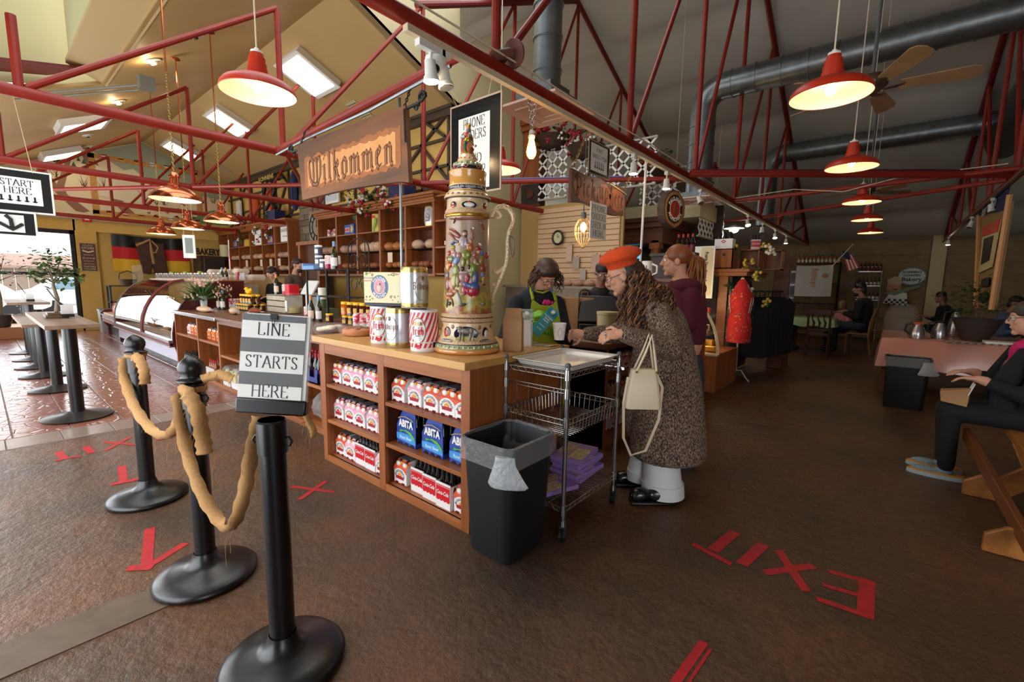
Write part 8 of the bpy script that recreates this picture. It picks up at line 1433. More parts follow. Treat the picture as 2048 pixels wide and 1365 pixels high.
t=thing('wall_banner','white fabric banner with sideways lettering before the back wall','banner',(-1.78,15.5,1.66)); b=MB(); n=16; b.add([(-.56+1.1*k/n,.02*sin(k*.9),z+.03*sin(k/n*pi)*(-1 if z > 0 else -.5)) for z in (.45,-.44) for k in range(n+1)],[(k,k+1,n+2+k,n+1+k) for k in range(n)]); b.build('banner_cloth',mat('banner_white',(206,204,200),.8),t,smooth=60); b=MB(); pen(b,'Bitburger',.15,V((.12,-.05,.08)),Mv,nib=.16,ang=rad(40),thin=.05,font=BL,width=.55); b.build('lettering',mat('banner_orange',(196,130,60),.6),t,smooth=0,fix=False); b=MB(); b.ball((.36,-.04,.15),(.07,.01,.06),12); b.build('emblem',mat('banner_orange'),t)
def rack(x0,x1,y,zs,label,m):
    t=thing('bottle_rack',label,'rack',((x0+x1)/2,y,0)); o0=((x0+x1)/2,y,0); b=MB(o0); [b.tube([(x,q,0),(x,q,zs[-1]+.02)],.018,8) for x in (x0,x1) for q in (y-.15,y+.15)]; b.build('post',m,t)
    for z in zs: b=MB(o0); b.box(x0,x1,y-.16,y+.16,z-.025,z); b.build('shelf_board',m,t)
rack(-.72,-.18,16.45,(.3,.75,1.15,1.55,1.95),'chrome bottle rack beside the oval bakery sign',CHRP); rack(-2.5,-1.15,16.4,(.4,1.0,1.6,2.2),'low bottle rack behind the white banner',BLKM)
ob=simple_bottle('juice_bottle',.24,.035,mat('orange_juice',(190,110,50),.2),LABW,CAPM)
for k in range(6): place(rbt,(-.67+.088*k,16.4,1.952),f'maroon bottle on the top shelf of the chrome rack, {ORD[k]} from the left',group='bottles on the chrome rack'); place(sb,(-.67+.088*k,16.4,1.552),f'dark bottle on the second shelf of the chrome rack, {ORD[k]} from the left',group='bottles on the chrome rack'); place(sb,(-.67+.088*k,16.4,1.152),f'dark bottle on the third shelf of the chrome rack, {ORD[k]} from the left',group='bottles on the chrome rack')
for k in range(13): place(ob,(-2.4+.1*k,16.35,2.202),f'orange bottle above the white banner, {ORD[k]} from the left',group='orange bottles above the banner')
t=thing('oval_sign','pale oval bakery sign on the back wall','sign',(.46,16.75,1.82)); b=MB(); b.plate([(.31*cos(a),0,.25*sin(a)) for a in [2*pi*k/32 for k in range(32)]],(0,.03,0)); b.build('oval_board',mat('sign_blue_grey',(110,130,140),.6),t); b=MB(); b.plate([(.28*cos(a),-.008,.22*sin(a)) for a in [2*pi*k/32 for k in range(32)]],(0,.006,0)); b.build('oval_face',mat('sign_pale',(206,214,214),.6),t)
for s,sz,z in (("KOHNEN'S",.08,.11),('COUNTRY',.075,.02),('Bakery',.15,-.09)): text(s,sz,INK,t,(0,-.012,z),FRONT,bold=.003)
t=thing('baker_cutout','painted flat baker figure holding the oval sign','cutout',(.15,16.76,1.3)); b=MB(); Pz=lambda pts,m,y: b.plate([(x,y,z) for x,z in pts],(0,.02,0),m); Pz([(-.25,-.25),(.3,-.3),(.25,.05),(-.1,.1)],0,0); Pz([(-.2,.1),(.1,.1),(.12,.3),(-.05,.36),(-.2,.28)],1,-.01); Pz([(-.18,.28),(.1,.3),(.14,.45),(-.03,.52),(-.2,.42)],2,-.02); Pz([(-.4,.05),(.0,-.02),(.5,.22),(.5,.3),(.0,.1)],3,-.005); Pz([(-.1,.16),(.08,.17),(.0,.12)],4,-.03); b.build('baker_board',[PAPER,mat('face_tan',(196,140,110),.6),CRM,mat('sleeve_green',(120,140,110),.6),mat('dark_walnut')],t,smooth=0); b=MB(); [b.box(-.2+.06*i,-.14+.06*i,-.012,-.004,-.3+.06*j,-.24+.06*j) for i in range(9) for j in range(3) if (i+j)%2]; b.build('checked_trousers',INK,t)
t=thing('hanging_flag','small striped flag on a stick from the back rack post','flag',(-.95,15,2.2)); stripes=[HR,PAPER]; b=MB(); [b.plate([(-.1+.035*k,0,.25-.02*k),(-.065+.035*k,0,.23-.02*k),(.1+.035*k,0,-.28+.015*k),(.065+.035*k,0,-.29+.015*k)],(0,.01,0),k%2) for k in range(7)]; b.build('flag_cloth',stripes,t,smooth=0); b=MB(); b.plate([(-.1,-.005,.26),(.05,-.005,.2),(.1,-.005,.0),(-.03,-.005,.04)],(0,.004,0)); b.build('canton',mat('navy_fabric'),t); b=MB(); b.tube([(.12,0,.42),(-.35,0,-.25)],.012,6); b.build('stick',WHT,t)
# things on the right table, bin, board, bench
bin_((.26,7.2,0),'black waste bin in front of the peach table',.21,.16,.62,True,BIN,.86)
def urn(loc,h,cap,label): t=thing('coffee_pot',label,'coffee pot',loc); b=MB(); b.lathe([(0,0),(.085,0),(.09,.03),(.085,h*.55),(.055,h*.85),(.05,h)],n=24); b.build('steel_body',STEEL,t,smooth=60); b=MB(); b.lathe([(.052,h*.97),(.055,h*1.08),(.02,h*1.14),(0,h*1.14)],n=18); b.build('lid',cap,t); b=MB(); b.tube([(-.05,0,h*1.02),(-.12,0,h*.95),(-.13,0,h*.5),(-.085,0,h*.3)],.014,8); b.build('handle',BLK,t)
urn((.36,8.35,.765),.2,mat('orange_lid',(206,90,30),.4),'steel coffee pot with an orange lid on the peach table'); urn((.60,8.6,.765),.22,BLK,'steel coffee pot with a black lid on the peach table'); urn((.80,9.2,.765),.36,BLK,'tall steel coffee flask behind the pots')
t=thing('cake_dome','clear plastic dome at the corner of the peach table','dome',(.2,9.4,.765)); b=MB(); b.lathe([(.22,0),(.21,.3),(.15,.42),(0,.46)],n=24); b.build('dome',GLASS,t,smooth=60)
tree((.95,8.6,1.1),.05,.3,'broad-leaved plant in a dark bowl on the peach table',17,0,False,200); t=thing('plant_bowl','dark bowl under the broad-leaved plant','bowl',(.95,8.6,.765)); b=MB(); b.lathe([(0,0),(.13,0),(.24,.26),(.25,.3),(.22,.3),(.2,.26)],n=28); b.build('bowl',mat('dark_pot'),t,smooth=60)
t=thing('checked_cloth','black and white checked cloth under a paper stack on the peach table','cloth',(1.0,8.2,.766),.3); b=MB(); [b.box(-.4+.04*i,-.36+.04*i,-.12+.04*j,-.08+.04*j,0,.004,(i+j)%2) for i in range(20) for j in range(6)]; b.build('cloth',[BLK,PAPER],t,smooth=0); b=MB((1.2,8.3,.772)); b.box(1.0,1.4,8.15,8.4,.772,.8); tag(b.build('paper_stack',PAPER,loc=(1.2,8.3,.772),bevel=.004),'stack of white paper on the checked cloth','paper')
t=thing('mug_board','tall tan board with a cut-out mug hanging under the right truss','board',(1.04,9.3,1.9)); Mb=facing((-1,0,0)); b=MB(); b.plate([(0,.22,-.7),(0,-1.05,-.66),(0,-1.1,.62),(0,1.5,.85)],(.03,0,0)); b.build('board',mat('tan_board',(150,120,76),.7),t); [(lambda b: (b.tube(q,.03,6),b.build('edge_stick',mat('pale_stick',(206,150,96),.6),t)))(MB()) for q in ([(-.02,-1.05,-.7),(-.02,-1.12,.7)],[(-.02,.22,-.72),(-.02,1.3,.75)])]
b=MB(); b.plate([(-.02,-.6,-.15),(-.02,.5,-.2),(-.02,.65,.5),(-.02,-.75,.45)],(.01,0,0),0); b.plate([(-.03,-.35,-.05),(-.03,.3,-.08),(-.03,.35,.3),(-.03,-.4,.28)],(.01,0,0),1); b.plate([(-.03,-.7,.3),(-.03,.6,.35),(-.03,.65,.5),(-.03,-.75,.46)],(.01,0,0),2); b.plate([(-.03,-.9,.55),(-.03,1.3,.75),(-.03,1.4,.95),(-.03,-1.1,.8)],(.01,0,0),3); b.build('mug_shape',[CRM,BLK,CRED,mat('navy_fabric')],t,smooth=0); text('Beer Garden',.22,PAPER,t,(-.045,.2,.74),Mb,shear=.2,width=1.2); b=MB(); [b.plate([(-.03,-.6,-.4-.2*k),(-.03,.0,-.42-.2*k),(-.03,.0,-.3-.2*k),(-.03,-.6,-.28-.2*k)],(.01,0,0)) for k in range(2)]; b.build('slate_label',BLK,t)
t=thing('wooden_bench','honey wooden bench with scalloped ends under the woman in magenta','bench',(.95,4.2,0)); BW2=mat('honey_bench',(176,112,50),.4,wood=((140,84,34),10,1)); b=MB(); b.box(-.22,.3,-1.1,.8,.42,.46); b.build('seat',BW2,t,bevel=.008)
for y in (-.75,.15): b=MB(); b.plate([(-.42,y,0),(-.42,y,.10),(-.34,y,.16),(-.25,y,.17),(-.16,y,.26),(-.22,y,.42),(.3,y,.42),(.3,y,0),(.16,y,0),(.08,y,.12),(-.1,y,.14),(-.24,y,.0)],(0,.035,0)); b.build('end_board',BW2,t,bevel=.006)
b=MB(); b.bar((-.40,.5,.36),(-.27,-1.1,.13),.035,.09); b.build('stretcher',mat('dark_bench_rail',(116,66,34),.4),t,bevel=.004)

# ---------------------------------------------------------------- people
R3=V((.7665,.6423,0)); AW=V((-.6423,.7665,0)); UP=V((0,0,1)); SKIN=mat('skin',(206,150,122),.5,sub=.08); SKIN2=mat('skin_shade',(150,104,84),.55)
def blob(parts,name,m,par,vox=.01,it=4,o=None):
    b=MB(par.location if o is None else o)
    for p in parts:
        if len(p)==4: a,c=V(p[0]),V(p[1]); b.tube([a,c],[p[2],p[3]],14); b.ball(a,p[2],12); b.ball(c,p[3],12)
        else: b.ball(p[0],p[1],14,0,p[2] if len(p) > 2 else None)
    ob=b.build(name,m,par); r=ob.modifiers.new('remesh','REMESH'); r.mode='VOXEL'; r.voxel_size=vox; r.use_smooth_shade=True; s=ob.modifiers.new('smooth','SMOOTH'); s.iterations=it; s.factor=.5; return ob
def basis(f,up=UP):
    f=V(f).normalized(); r=f.cross(up).normalized(); u=r.cross(f); return Matrix((r,f,u)).transposed()
def headp(c,f,s=1):
    M=basis(f); P=lambda x,y,z: V(c)+M @ V((x*s,y*s,z*s)); E=lambda x,y,z,a,bb,d: (P(x,y,z),(a*s,bb*s,d*s),M)
    return [E(0,-.01,.025,.074,.094,.095),E(0,.03,-.045,.057,.062,.072),E(0,.072,-.098,.024,.02,.02),(P(0,.088,.018),P(0,.108,-.022),.010*s,.0145*s),E(0,.08,.034,.048,.014,.011),E(0,.088,-.058,.023,.012,.008),E(.036,.062,-.022,.022,.022,.022),E(-.036,.062,-.022,.022,.022,.022),E(.076,-.005,-.01,.011,.022,.032),E(-.076,-.005,-.01,.011,.022,.032)]
def eyes(c,f,par,s=1,glasses=False):
    M=basis(f); b=MB(par.location)
    for x in (-.032,.032): p=V(c)+M @ V((x*s,.083*s,.008*s)); b.ball(p,.0115*s,10,0); b.ball(p+M @ V((0,.008*s,0)),.0055*s,8,1)
    b.build('eyes',[PAPER,INK],par)
    if glasses:
        g=MB(par.location)
        for x in (-.033,.033): g.tube([V(c)+M @ V(((x+.027*cos(a))*s,.105*s,(.006+.021*sin(a))*s)) for a in [2*pi*k/14 for k in range(14)]],.002*s,5,closed=True); g.tube([V(c)+M @ V((math.copysign(.06,x)*s,.103*s,.01*s)),V(c)+M @ V((math.copysign(.08,x)*s,0,.012*s))],.002*s,5)
        g.build('eyeglasses',mat('dark_frame'),par)
def handp(w,d,n,curl=.5,s=1):
    d=V(d).normalized(); n=V(n); n=(n-d*n.dot(d)).normalized(); sd=d.cross(n); w=V(w); M=Matrix((sd,d,n)).transposed(); P=[(w+d*.045*s,(.04*s,.05*s,.016*s),M),(w-d*.03*s,w+d*.02*s,.027*s,.026*s)]
    for i,L_ in enumerate((.068,.08,.075,.058)):
        a=w+d*.082*s+sd*(i-1.5)*.0205*s; k1,k2=curl,curl*2.1; q=a+(d*cos(k1)+n*sin(k1))*L_*.5*s; e=q+(d*cos(k2)+n*sin(k2))*L_*.5*s; P+=[(a,q,.0098*s,.009*s),(q,e,.009*s,.0075*s)]
    a=w+d*.02*s-sd*.03*s; q=a+(d*.6-sd*.8+n*.2)*.045*s; P+=[(a,q,.013*s,.011*s),(q,q+(d*.85-sd*.1+n*.5)*.035*s,.011*s,.008*s)]; return P
def rings(rs,name,m,par,ax=R3,ay=AW,sub=True,wob=0):
    b=MB(par.location); n=28; loft(b,[[V(c)+ax*a*(1+wob*sin(5*t))*cos(t)+ay*bb*(1+wob*cos(4*t))*sin(t) for t in [2*pi*k/n for k in range(n)]] for c,a,bb in rs],cap1=True); o=b.build(name,m,par,smooth=70); 
    if sub: o.modifiers.new('sub','SUBSURF').levels=1
    return o
def curls(c,rad3,n,ln,name,m,par,down=.8,amp=.012,seed=1,turns=3,r=.004,back=None):
    random.seed(seed); b=MB(par.location)
    for k in range(n):
        a,e=random.uniform(0,2*pi),random.uniform(-.3,1.3); d=V((cos(a)*cos(e),sin(a)*cos(e),sin(e)))
        if back is not None and d.dot(back) > .45 and d.z < .75: continue
        p=V(c)+V((d.x*rad3[0],d.y*rad3[1],d.z*rad3[2])); L_=ln*random.uniform(.6,1.1); u=V((random.uniform(-1,1),random.uniform(-1,1),0)).normalized(); w2=u.cross(UP); ph=random.uniform(0,6); o=V((d.x,d.y,0))
        b.tube([p+o*.03*min(1,t*2)-UP*L_*t*down+(u*cos(ph+turns*2*pi*t)+w2*sin(ph+turns*2*pi*t))*amp for t in [j/12 for j in range(13)]],[r*(1-.4*j/12) for j in range(13)],4,k%len(m) if isinstance(m,list) else 0)
    return b.build(name,m,par,smooth=60,fix=False)
KNIT=mat('tweed_knit',(176,136,106),.95,bump=(140,.9)); nt=KNIT.node_tree; N=nt.nodes; L=nt.links; tc=N.new('ShaderNodeTexCoord'); mp=N.new('ShaderNodeMapping'); mp.inputs['Scale'].default_value=(260,260,60); L.new(tc.outputs['Object'],mp.inputs[0]); n1=N.new('ShaderNodeTexNoise'); n1.inputs['Scale'].default_value=1; n1.inputs['Detail'].default_value=2; L.new(mp.outputs[0],n1.inputs[0]); r_=N.new('ShaderNodeValToRGB'); e_=r_.color_ramp.elements; e_[0].position=.40; e_[0].color=lin((44,40,40)); e_[1].position=.60; e_[1].color=lin((196,160,130)); q_=e_.new(.5); q_.color=lin((98,84,76)); L.new(n1.outputs[0],r_.inputs[0]); L.new(r_.outputs[0],N['Principled BSDF'].inputs['Base Color'])
# customer in the tweed coat
p=thing('person','person in a red-orange beret and long tweed coat leaning to the counter','person',(-1.12,2.86,0)); hc=(-1.37,2.767,1.487); f=V((-.80,-.45,-.38))
wn,wf=(-1.222,2.504,1.13),(-1.602,2.704,1.083)
blob(headp(hc,f)+[(hc,(-1.246,2.881,1.313),.055,.06)]+handp(wn,-R3-UP*.12,AW*.7-UP*.7,.55)+handp(wf,-R3-UP*.05,-AW*.8-UP*.2,.75)+[(wn,(-1.004,2.775,1.034),.032,.045),((-1.004,2.775,1.034),(-1.128,2.837,1.238),.045,.06),(wf,(-1.423,2.893,1.084),.032,.045),((-1.423,2.893,1.084),(-1.302,2.978,1.229),.045,.06),((-1.246,2.881,1.313),(-1.127,2.943,0.929),.09,.12)],'body',SKIN,p,.0055,3)
eyes(hc,f,p,1,True)
rings([((-1.236,2.899,1.37),.07,.08),((-1.2,2.92,1.318),.15,.14),((-1.163,2.932,1.198),.19,.17),((-1.119,2.958,0.979),.205,.17),((-1.084,2.964,0.759),.225,.18),((-1.059,2.946,0.524),.245,.20),((-1.043,2.926,0.322),.258,.205),((-1.038,2.917,0.241),.252,.20)],'coat',KNIT,p,wob=.02)
blob([((-1.137,2.807,1.264),(-1.011,2.769,1.037),.095,.085),((-1.011,2.769,1.037),(-1.205,2.53,1.124),.085,.055),((-1.294,2.959,1.23),(-1.434,2.884,1.084),.09,.075),((-1.434,2.884,1.084),(-1.581,2.722,1.084),.075,.05)],'coat_sleeve',KNIT,p,.012,4)
rings([((-1.274,2.941,1.017),.03,.03),((-1.282,2.916,0.913),.07,.05),((-1.272,2.879,0.637),.075,.06),((-1.258,2.867,0.334),.07,.06)],'coat_front',KNIT,p,wob=.04)
WTR=mat('white_denim',(222,222,224),.8)
for a,c,r1,r2,nm in (((-1.084,2.89,0.392),(-1.042,2.864,0.029),.12,.135,'near'),((-1.201,2.955,0.346),(-1.219,2.932,0.059),.10,.11,'far')): rings([(a,r1,r1),(V(a).lerp(V(c),.6),r1*1.02,r1),(V(a).lerp(V(c),.75),r2,r2*.95),(c,r2,r2*.95)],'trouser_leg',WTR,p,wob=.03); rings([(V(a).lerp(V(c),.76),r2*1.03,r2),(V(c)+UP*.004,r2*1.04,r2)],'trouser_cuff',WTR,p,sub=False)
LTH=mat('black_leather',(14,14,15),.25,coat=.4)
for c in ((-1.071,2.736,0.06),(-1.272,2.915,0.06)): c=V(c); blob([(c-R3*.07,(.075,.048,.045),RZ(rad(40))),(c+R3*.05,(.08,.042,.055),RZ(rad(40))),(c-R3*.1-UP*.01,(.045,.046,.04))],'shoe',LTH,p,.01,3); b=MB(p.location); b.obox(c-UP*.045,(.28,.095,.024),RZ(rad(40))); b.build('shoe_sole',BLK,p,bevel=.01)
HAIR=[mat('dark_curl',(50,32,24),.5),mat('brown_curl',(92,58,38),.5),mat('honey_curl',(150,100,60),.5)]
blob([((-1.328,2.818,1.501),.105),((-1.243,2.866,1.364),.125),((-1.365,2.784,1.559),(.09,.09,.07)),((-1.183,2.895,1.312),.08)],'hair',HAIR[0],p,.02,6)
curls((-1.3,2.809,1.461),(.12,.12,.09),330,.42,'hair_curls',HAIR,p,.85,.014,3,3,.0048,-R3); curls((-1.188,2.86,1.365),(.12,.13,.09),230,.32,'hair_curls',HAIR,p,.85,.014,7,3,.0048)
BER=mat('beret_wool',(228,80,26),.95,bump=(150,.6)); Mb2=Matrix.Rotation(-.16,3,AW); b=MB(p.location); bc=V((-1.386,2.763,1.614)); b.lathe([(0,.062),(.07,.055),(.125,.03),(.142,.0),(.13,-.024),(.104,-.036),(.098,-.072),(.09,-.072)],bc,36,0,M=Matrix.Rotation(-.3,3,AW)); b.build('beret',BER,p,smooth=60); b=MB(p.location)
for k in range(5): [b.ball(bc+Matrix.Rotation(-.3,3,AW) @ V(((.05+.02*j)*cos(k*1.25),(.05+.02*j)*sin(k*1.25),.060-.0095*j*(.5+j*.22))),.0045,6) for j in range(4)]
b.build('beret_eyelets',mat('dark_walnut'),p); b=MB(p.location); dn_=(-R3-UP*.12).normalized()
for k in (0,1): c=V(wn)+dn_*.1+(AW*.2+UP)*(.012-.02*k); b.tube([c+V((.011*cos(t)*AW.x,.011*cos(t)*AW.y,.011*sin(t))) for t in [2*pi*j/12 for j in range(12)]],.003,5,closed=True)
b.build('ring',STEEL,p)
t=thing('handbag','cream leather handbag hanging from the arm of the person in tweed','handbag',(-1.085,2.539,0.814)); CLE=mat('cream_leather',(226,208,176),.4); o0=V(t.location); b=MB(); loft(b,[[R3*x+AW*y+UP*z for x,y in rrect(a,bb,.025)] for a,bb,z in ((.105,.05,-.125),(.108,.052,-.11),(.095,.045,0),(.075,.03,.11),(.06,.025,.115))],cap1=True); b.build('bag_body',CLE,t,smooth=50)
b=MB(); [b.tube([R3*(s*.05)+AW*q+UP*.10,R3*(s*.02+.02)+AW*q+UP*.22,R3*.03+AW*q+UP*.32,R3*(.05)+AW*q+UP*.22,R3*.07+AW*q+UP*.10],.0075,6) for q,s in ((-.03,-1),(.03,-1))]; b.build('handle',CLE,t); b=MB(); b.tube([-R3*.09+UP*.06,-R3*.11-UP*.1,-R3*.10-UP*.32,-R3*.05-UP*.43,R3*.04-UP*.40,R3*.11-UP*.2,R3*.12,R3*.08+UP*.08],[(.003,.010)]*8,6); b.build('shoulder_strap',CLE,t); b=MB(); [b.ball(R3*x-AW*.035+UP*.1,.008,8) for x in (-.05,.07)]; b.build('buckle',mat('brass_chain'),t)
t=thing('paper_cup','white paper cup with a diamond logo held between the two women','cup',(-1.71,2.555,1.044)); b=MB(); b.lathe([(0,0),(.034,0),(.046,.108),(.049,.112),(.047,.116),(.043,.11),(.032,.01)],n=24); b.build('cup_body',PAPER,t,smooth=40); b=MB(); cf=lambda x,z: V((.64,-.77,0))*(.036+.012*z/.108)+R3*x+UP*z; [b.tube([cf(0,.045*(1-q)+.0),cf(.02*q,.06),cf(0,.06+.03*q),cf(-.02*q,.06)],.0009,4,closed=True) for q in (1,.7)]; b.build('logo_print',mat('logo_rose',(200,130,120),.5),t)
# server in the lime apron
p=thing('person','person in a navy top and lime apron pouring from a teal carton','person',(-2.3,3.1,0)); hc=(-2.128,2.963,1.491); f=V((.62,-.36,-.55)); NAV=mat('navy_top',(18,20,34),.85); LIME=mat('lime_apron',(150,164,22),.75); GLV=mat('lime_glove',(120,190,30),.5)
gl1,gl2=(-2.047,2.635,1.168),(-1.853,2.727,1.061)
blob(headp(hc,f)+[(hc,(-2.204,2.951,1.328),.055,.06),((-2.204,2.951,1.328),(-2.191,2.922,0.926),.09,.12),((-2.294,2.81,1.246),(-2.264,2.628,0.947),.05,.045),((-2.264,2.628,0.947),gl1,.045,.03),((-2.077,3.044,1.249),(-1.918,2.95,0.991),.05,.045),((-1.918,2.95,0.991),gl2,.045,.03)],'body',SKIN,p,.006,3); eyes(hc,f,p,1,True)
rings([((-2.205,2.962,1.397),.075,.07),((-2.21,2.951,1.356),.13,.10),((-2.215,2.946,1.274),.20,.13),((-2.206,2.936,1.09),.205,.14),((-2.191,2.927,0.8),.20,.14),((-2.16,2.898,0.472),.21,.15),((-2.141,2.88,0.266),.2,.15)],'top',NAV,p); blob([((-2.298,2.809,1.262),(-2.27,2.623,0.946),.075,.065),((-2.27,2.623,0.946),(-2.086,2.649,1.134),.062,.045),((-2.072,3.051,1.265),(-1.911,2.954,0.983),.07,.06),((-1.911,2.954,0.983),(-1.873,2.784,1.032),.055,.042)],'sleeve',NAV,p,.012,4)
b=MB(p.location); P4=[(-2.14,2.814,1.284),(-2.07,2.84,1.255),(-2,2.93,1.279)]; b.plate([(-2.16,2.827,1.307),(-2.095,2.847,1.261),(-2.034,2.897,1.255),(-2.007,2.953,1.302),(-1.953,2.94,1.108),(-1.923,2.933,0.912),(-2.151,2.739,0.888),(-2.153,2.773,1.103)],AW*.012); b.tube([(-2.147,2.823,1.299),(-2.185,2.844,1.377),(-2.208,2.911,1.425)],.014,8); b.tube([(-2.007,2.939,1.294),(-2.054,2.976,1.356)],.014,8); b.tube([(-2.207,2.884,1.409),(-2.154,2.868,1.366),(-2.104,2.895,1.355),(-2.081,2.958,1.379)],.009,8); b.build('apron',LIME,p,smooth=30,bevel=.004)
rings([((-2.088,2.905,0.938),.17,.13),((-2.061,2.88,0.658),.18,.14),((-2.027,2.849,0.298),.18,.14)],'apron_skirt',LIME,p); rings([((-2.144,2.884,0.307),.18,.14),((-2.093,2.842,-0.36),.15,.12)],'trousers',BLK,p); blob(handp(gl1,V((.5,.1,.25)),V((.6,.5,-.2)),.5,1.0),'glove',GLV,p,.0055,3); blob(handp(gl2,-R3+UP*.1,V((.3,.5,.3)),.6,1.0),'glove',GLV,p,.0055,3)
for c in ((-2.162,2.839,1.389),(-2.049,2.933,1.388)): b=MB(p.location); b.cyl(V(c)-UP*.012,V(c)-UP*.012-AW*.008,.014,.014,14); b.build('pin_badge',mat('crate_blue'),p)
b=MB(p.location); c=V((-2.013,2.853,1.28)); [b.ball(c+R3*random.uniform(-.04,.04)+UP*random.uniform(-.012,.012),.014,8) for k in range(10)]; b.build('pink_frill',mat('magenta_frill',(206,30,120),.6),p)
HB2=[mat('server_hair',(62,42,32),.5),mat('server_hair_light',(96,66,48),.5)]; Mh=basis(f); blob([(V(hc)+Mh @ V((0,-.015,.062)),(.098,.105,.08),Mh),(V(hc)+Mh @ V((0,.055,.085)),(.075,.05,.04),Mh),(V(hc)+Mh @ V((-.075,-.03,-.03)),(.04,.065,.085),Mh),(V(hc)+Mh @ V((.08,-.03,-.03)),(.035,.06,.08),Mh),(V(hc)+Mh @ V((0,-.07,-.03)),(.085,.05,.08),Mh)],'hair',HB2[0],p,.014,4); curls(V(hc)+V((0,0,.02)),(.105,.105,.095),170,.16,'hair_curls',HB2,p,.8,.012,5,1.6,.0045,V((.75,-.45,0)))
t=thing('teal_carton','teal drink carton tilted in the gloved hands of the server','carton',(-1.894,2.628,1.148)); u=(R3*.62+UP*.75+AW*-.1).normalized(); nn=(-AW+UP*.12); nn=(nn-u*nn.dot(u)).normalized(); t.rotation_euler=Matrix((u.cross(nn),u,nn)).transposed().to_euler(); TEAL=mat('teal_card',(30,134,140),.45); b=MB(); b.box(-.042,.042,-.10,.075,-.042,.042); b.plate([(-.042,.075,-.042),(-.042,.075,.042),(-.042,.11,0)],(.084,0,0)); b.box(-.042,.042,.105,.125,-.003,.003); b.build('carton_body',TEAL,t,bevel=.002); b=MB(); b.cyl((.0,.09,.02),(.0,.105,.04),.014,.014,12); b.build('cap',PAPER,t)
for i,(s,z) in enumerate((('The Original',.055),('Barista',.038),('Oatmilk',.021),('creamy foam',-.02),('for coffee',-.05))): text(s,.015 if i < 3 else .010,PAPER,t,(0,z,.0428),Matrix.Identity(3),bold=.0003)
# woman in the maroon hoodie
p=thing('person','auburn-haired person in a maroon hoodie seen from the side','person',(-1.3,3.6,0)); hc=(-1.299,3.546,1.622); f=V((-.88,-.42,-.05)); HOOD=mat('maroon_hoodie',(84,18,38),.9); JE=mat('blue_jeans',(44,54,70),.85); AUB=[mat('auburn_hair',(132,72,38),.45),mat('auburn_light',(170,104,58),.45)]
blob(headp(hc,f)+[(hc,(-1.247,3.586,1.452),.055,.06),((-1.246,3.585,1.437),(-1.189,3.554,0.967),.1,.13)]+handp((-1.42,3.42,.95),(-.1,-.1,-1),AW,.3),'body',SKIN,p,.006,3); eyes(hc,f,p)
rings([((-1.257,3.585,1.491),.08,.08),((-1.24,3.585,1.405),.15,.13),((-1.228,3.574,1.28),.185,.16),((-1.206,3.559,1.085),.165,.15),((-1.192,3.547,0.936),.16,.15)],'hoodie',HOOD,p); blob([((-1.15,3.495,1.361),(-1.133,3.446,1.136),.075,.065),((-1.133,3.446,1.136),(-1.42,3.42,1.0),.062,.045)],'hoodie_sleeve',HOOD,p,.012); blob([((-1.206,3.538,1.429),(.12,.11,.06)),((-1.149,3.635,1.407),(.07,.08,.07))],'hood',HOOD,p,.012)
rings([((-1.189,3.554,0.967),.16,.15),((-1.159,3.54,0.572),.14,.13),((-1.105,3.487,-0.101),.10,.10)],'jeans',JE,p); Mh=basis(f); blob([(V(hc)+Mh @ V((0,-.02,.04)),(.09,.104,.092),Mh),(V(hc)+Mh @ V((0,-.115,.02)),.035),(V(hc)+Mh @ V((0,-.15,-.06)),(.05,.06,.1),Mh),(V(hc)+Mh @ V((0,-.16,-.18)),(.045,.05,.1),Mh)],'hair',AUB[0],p,.012,4); curls(V(hc)+Mh @ V((0,-.15,.0)),(.05,.05,.03),70,.34,'ponytail',AUB,p,.9,.008,2,.8,.0045)
b=MB(p.location); b.ball(V(hc)+Mh @ V((0,-.115,.035)),(.03,.03,.03),10); b.build('hair_tie',mat('hair_tie',(150,130,150),.6),p)
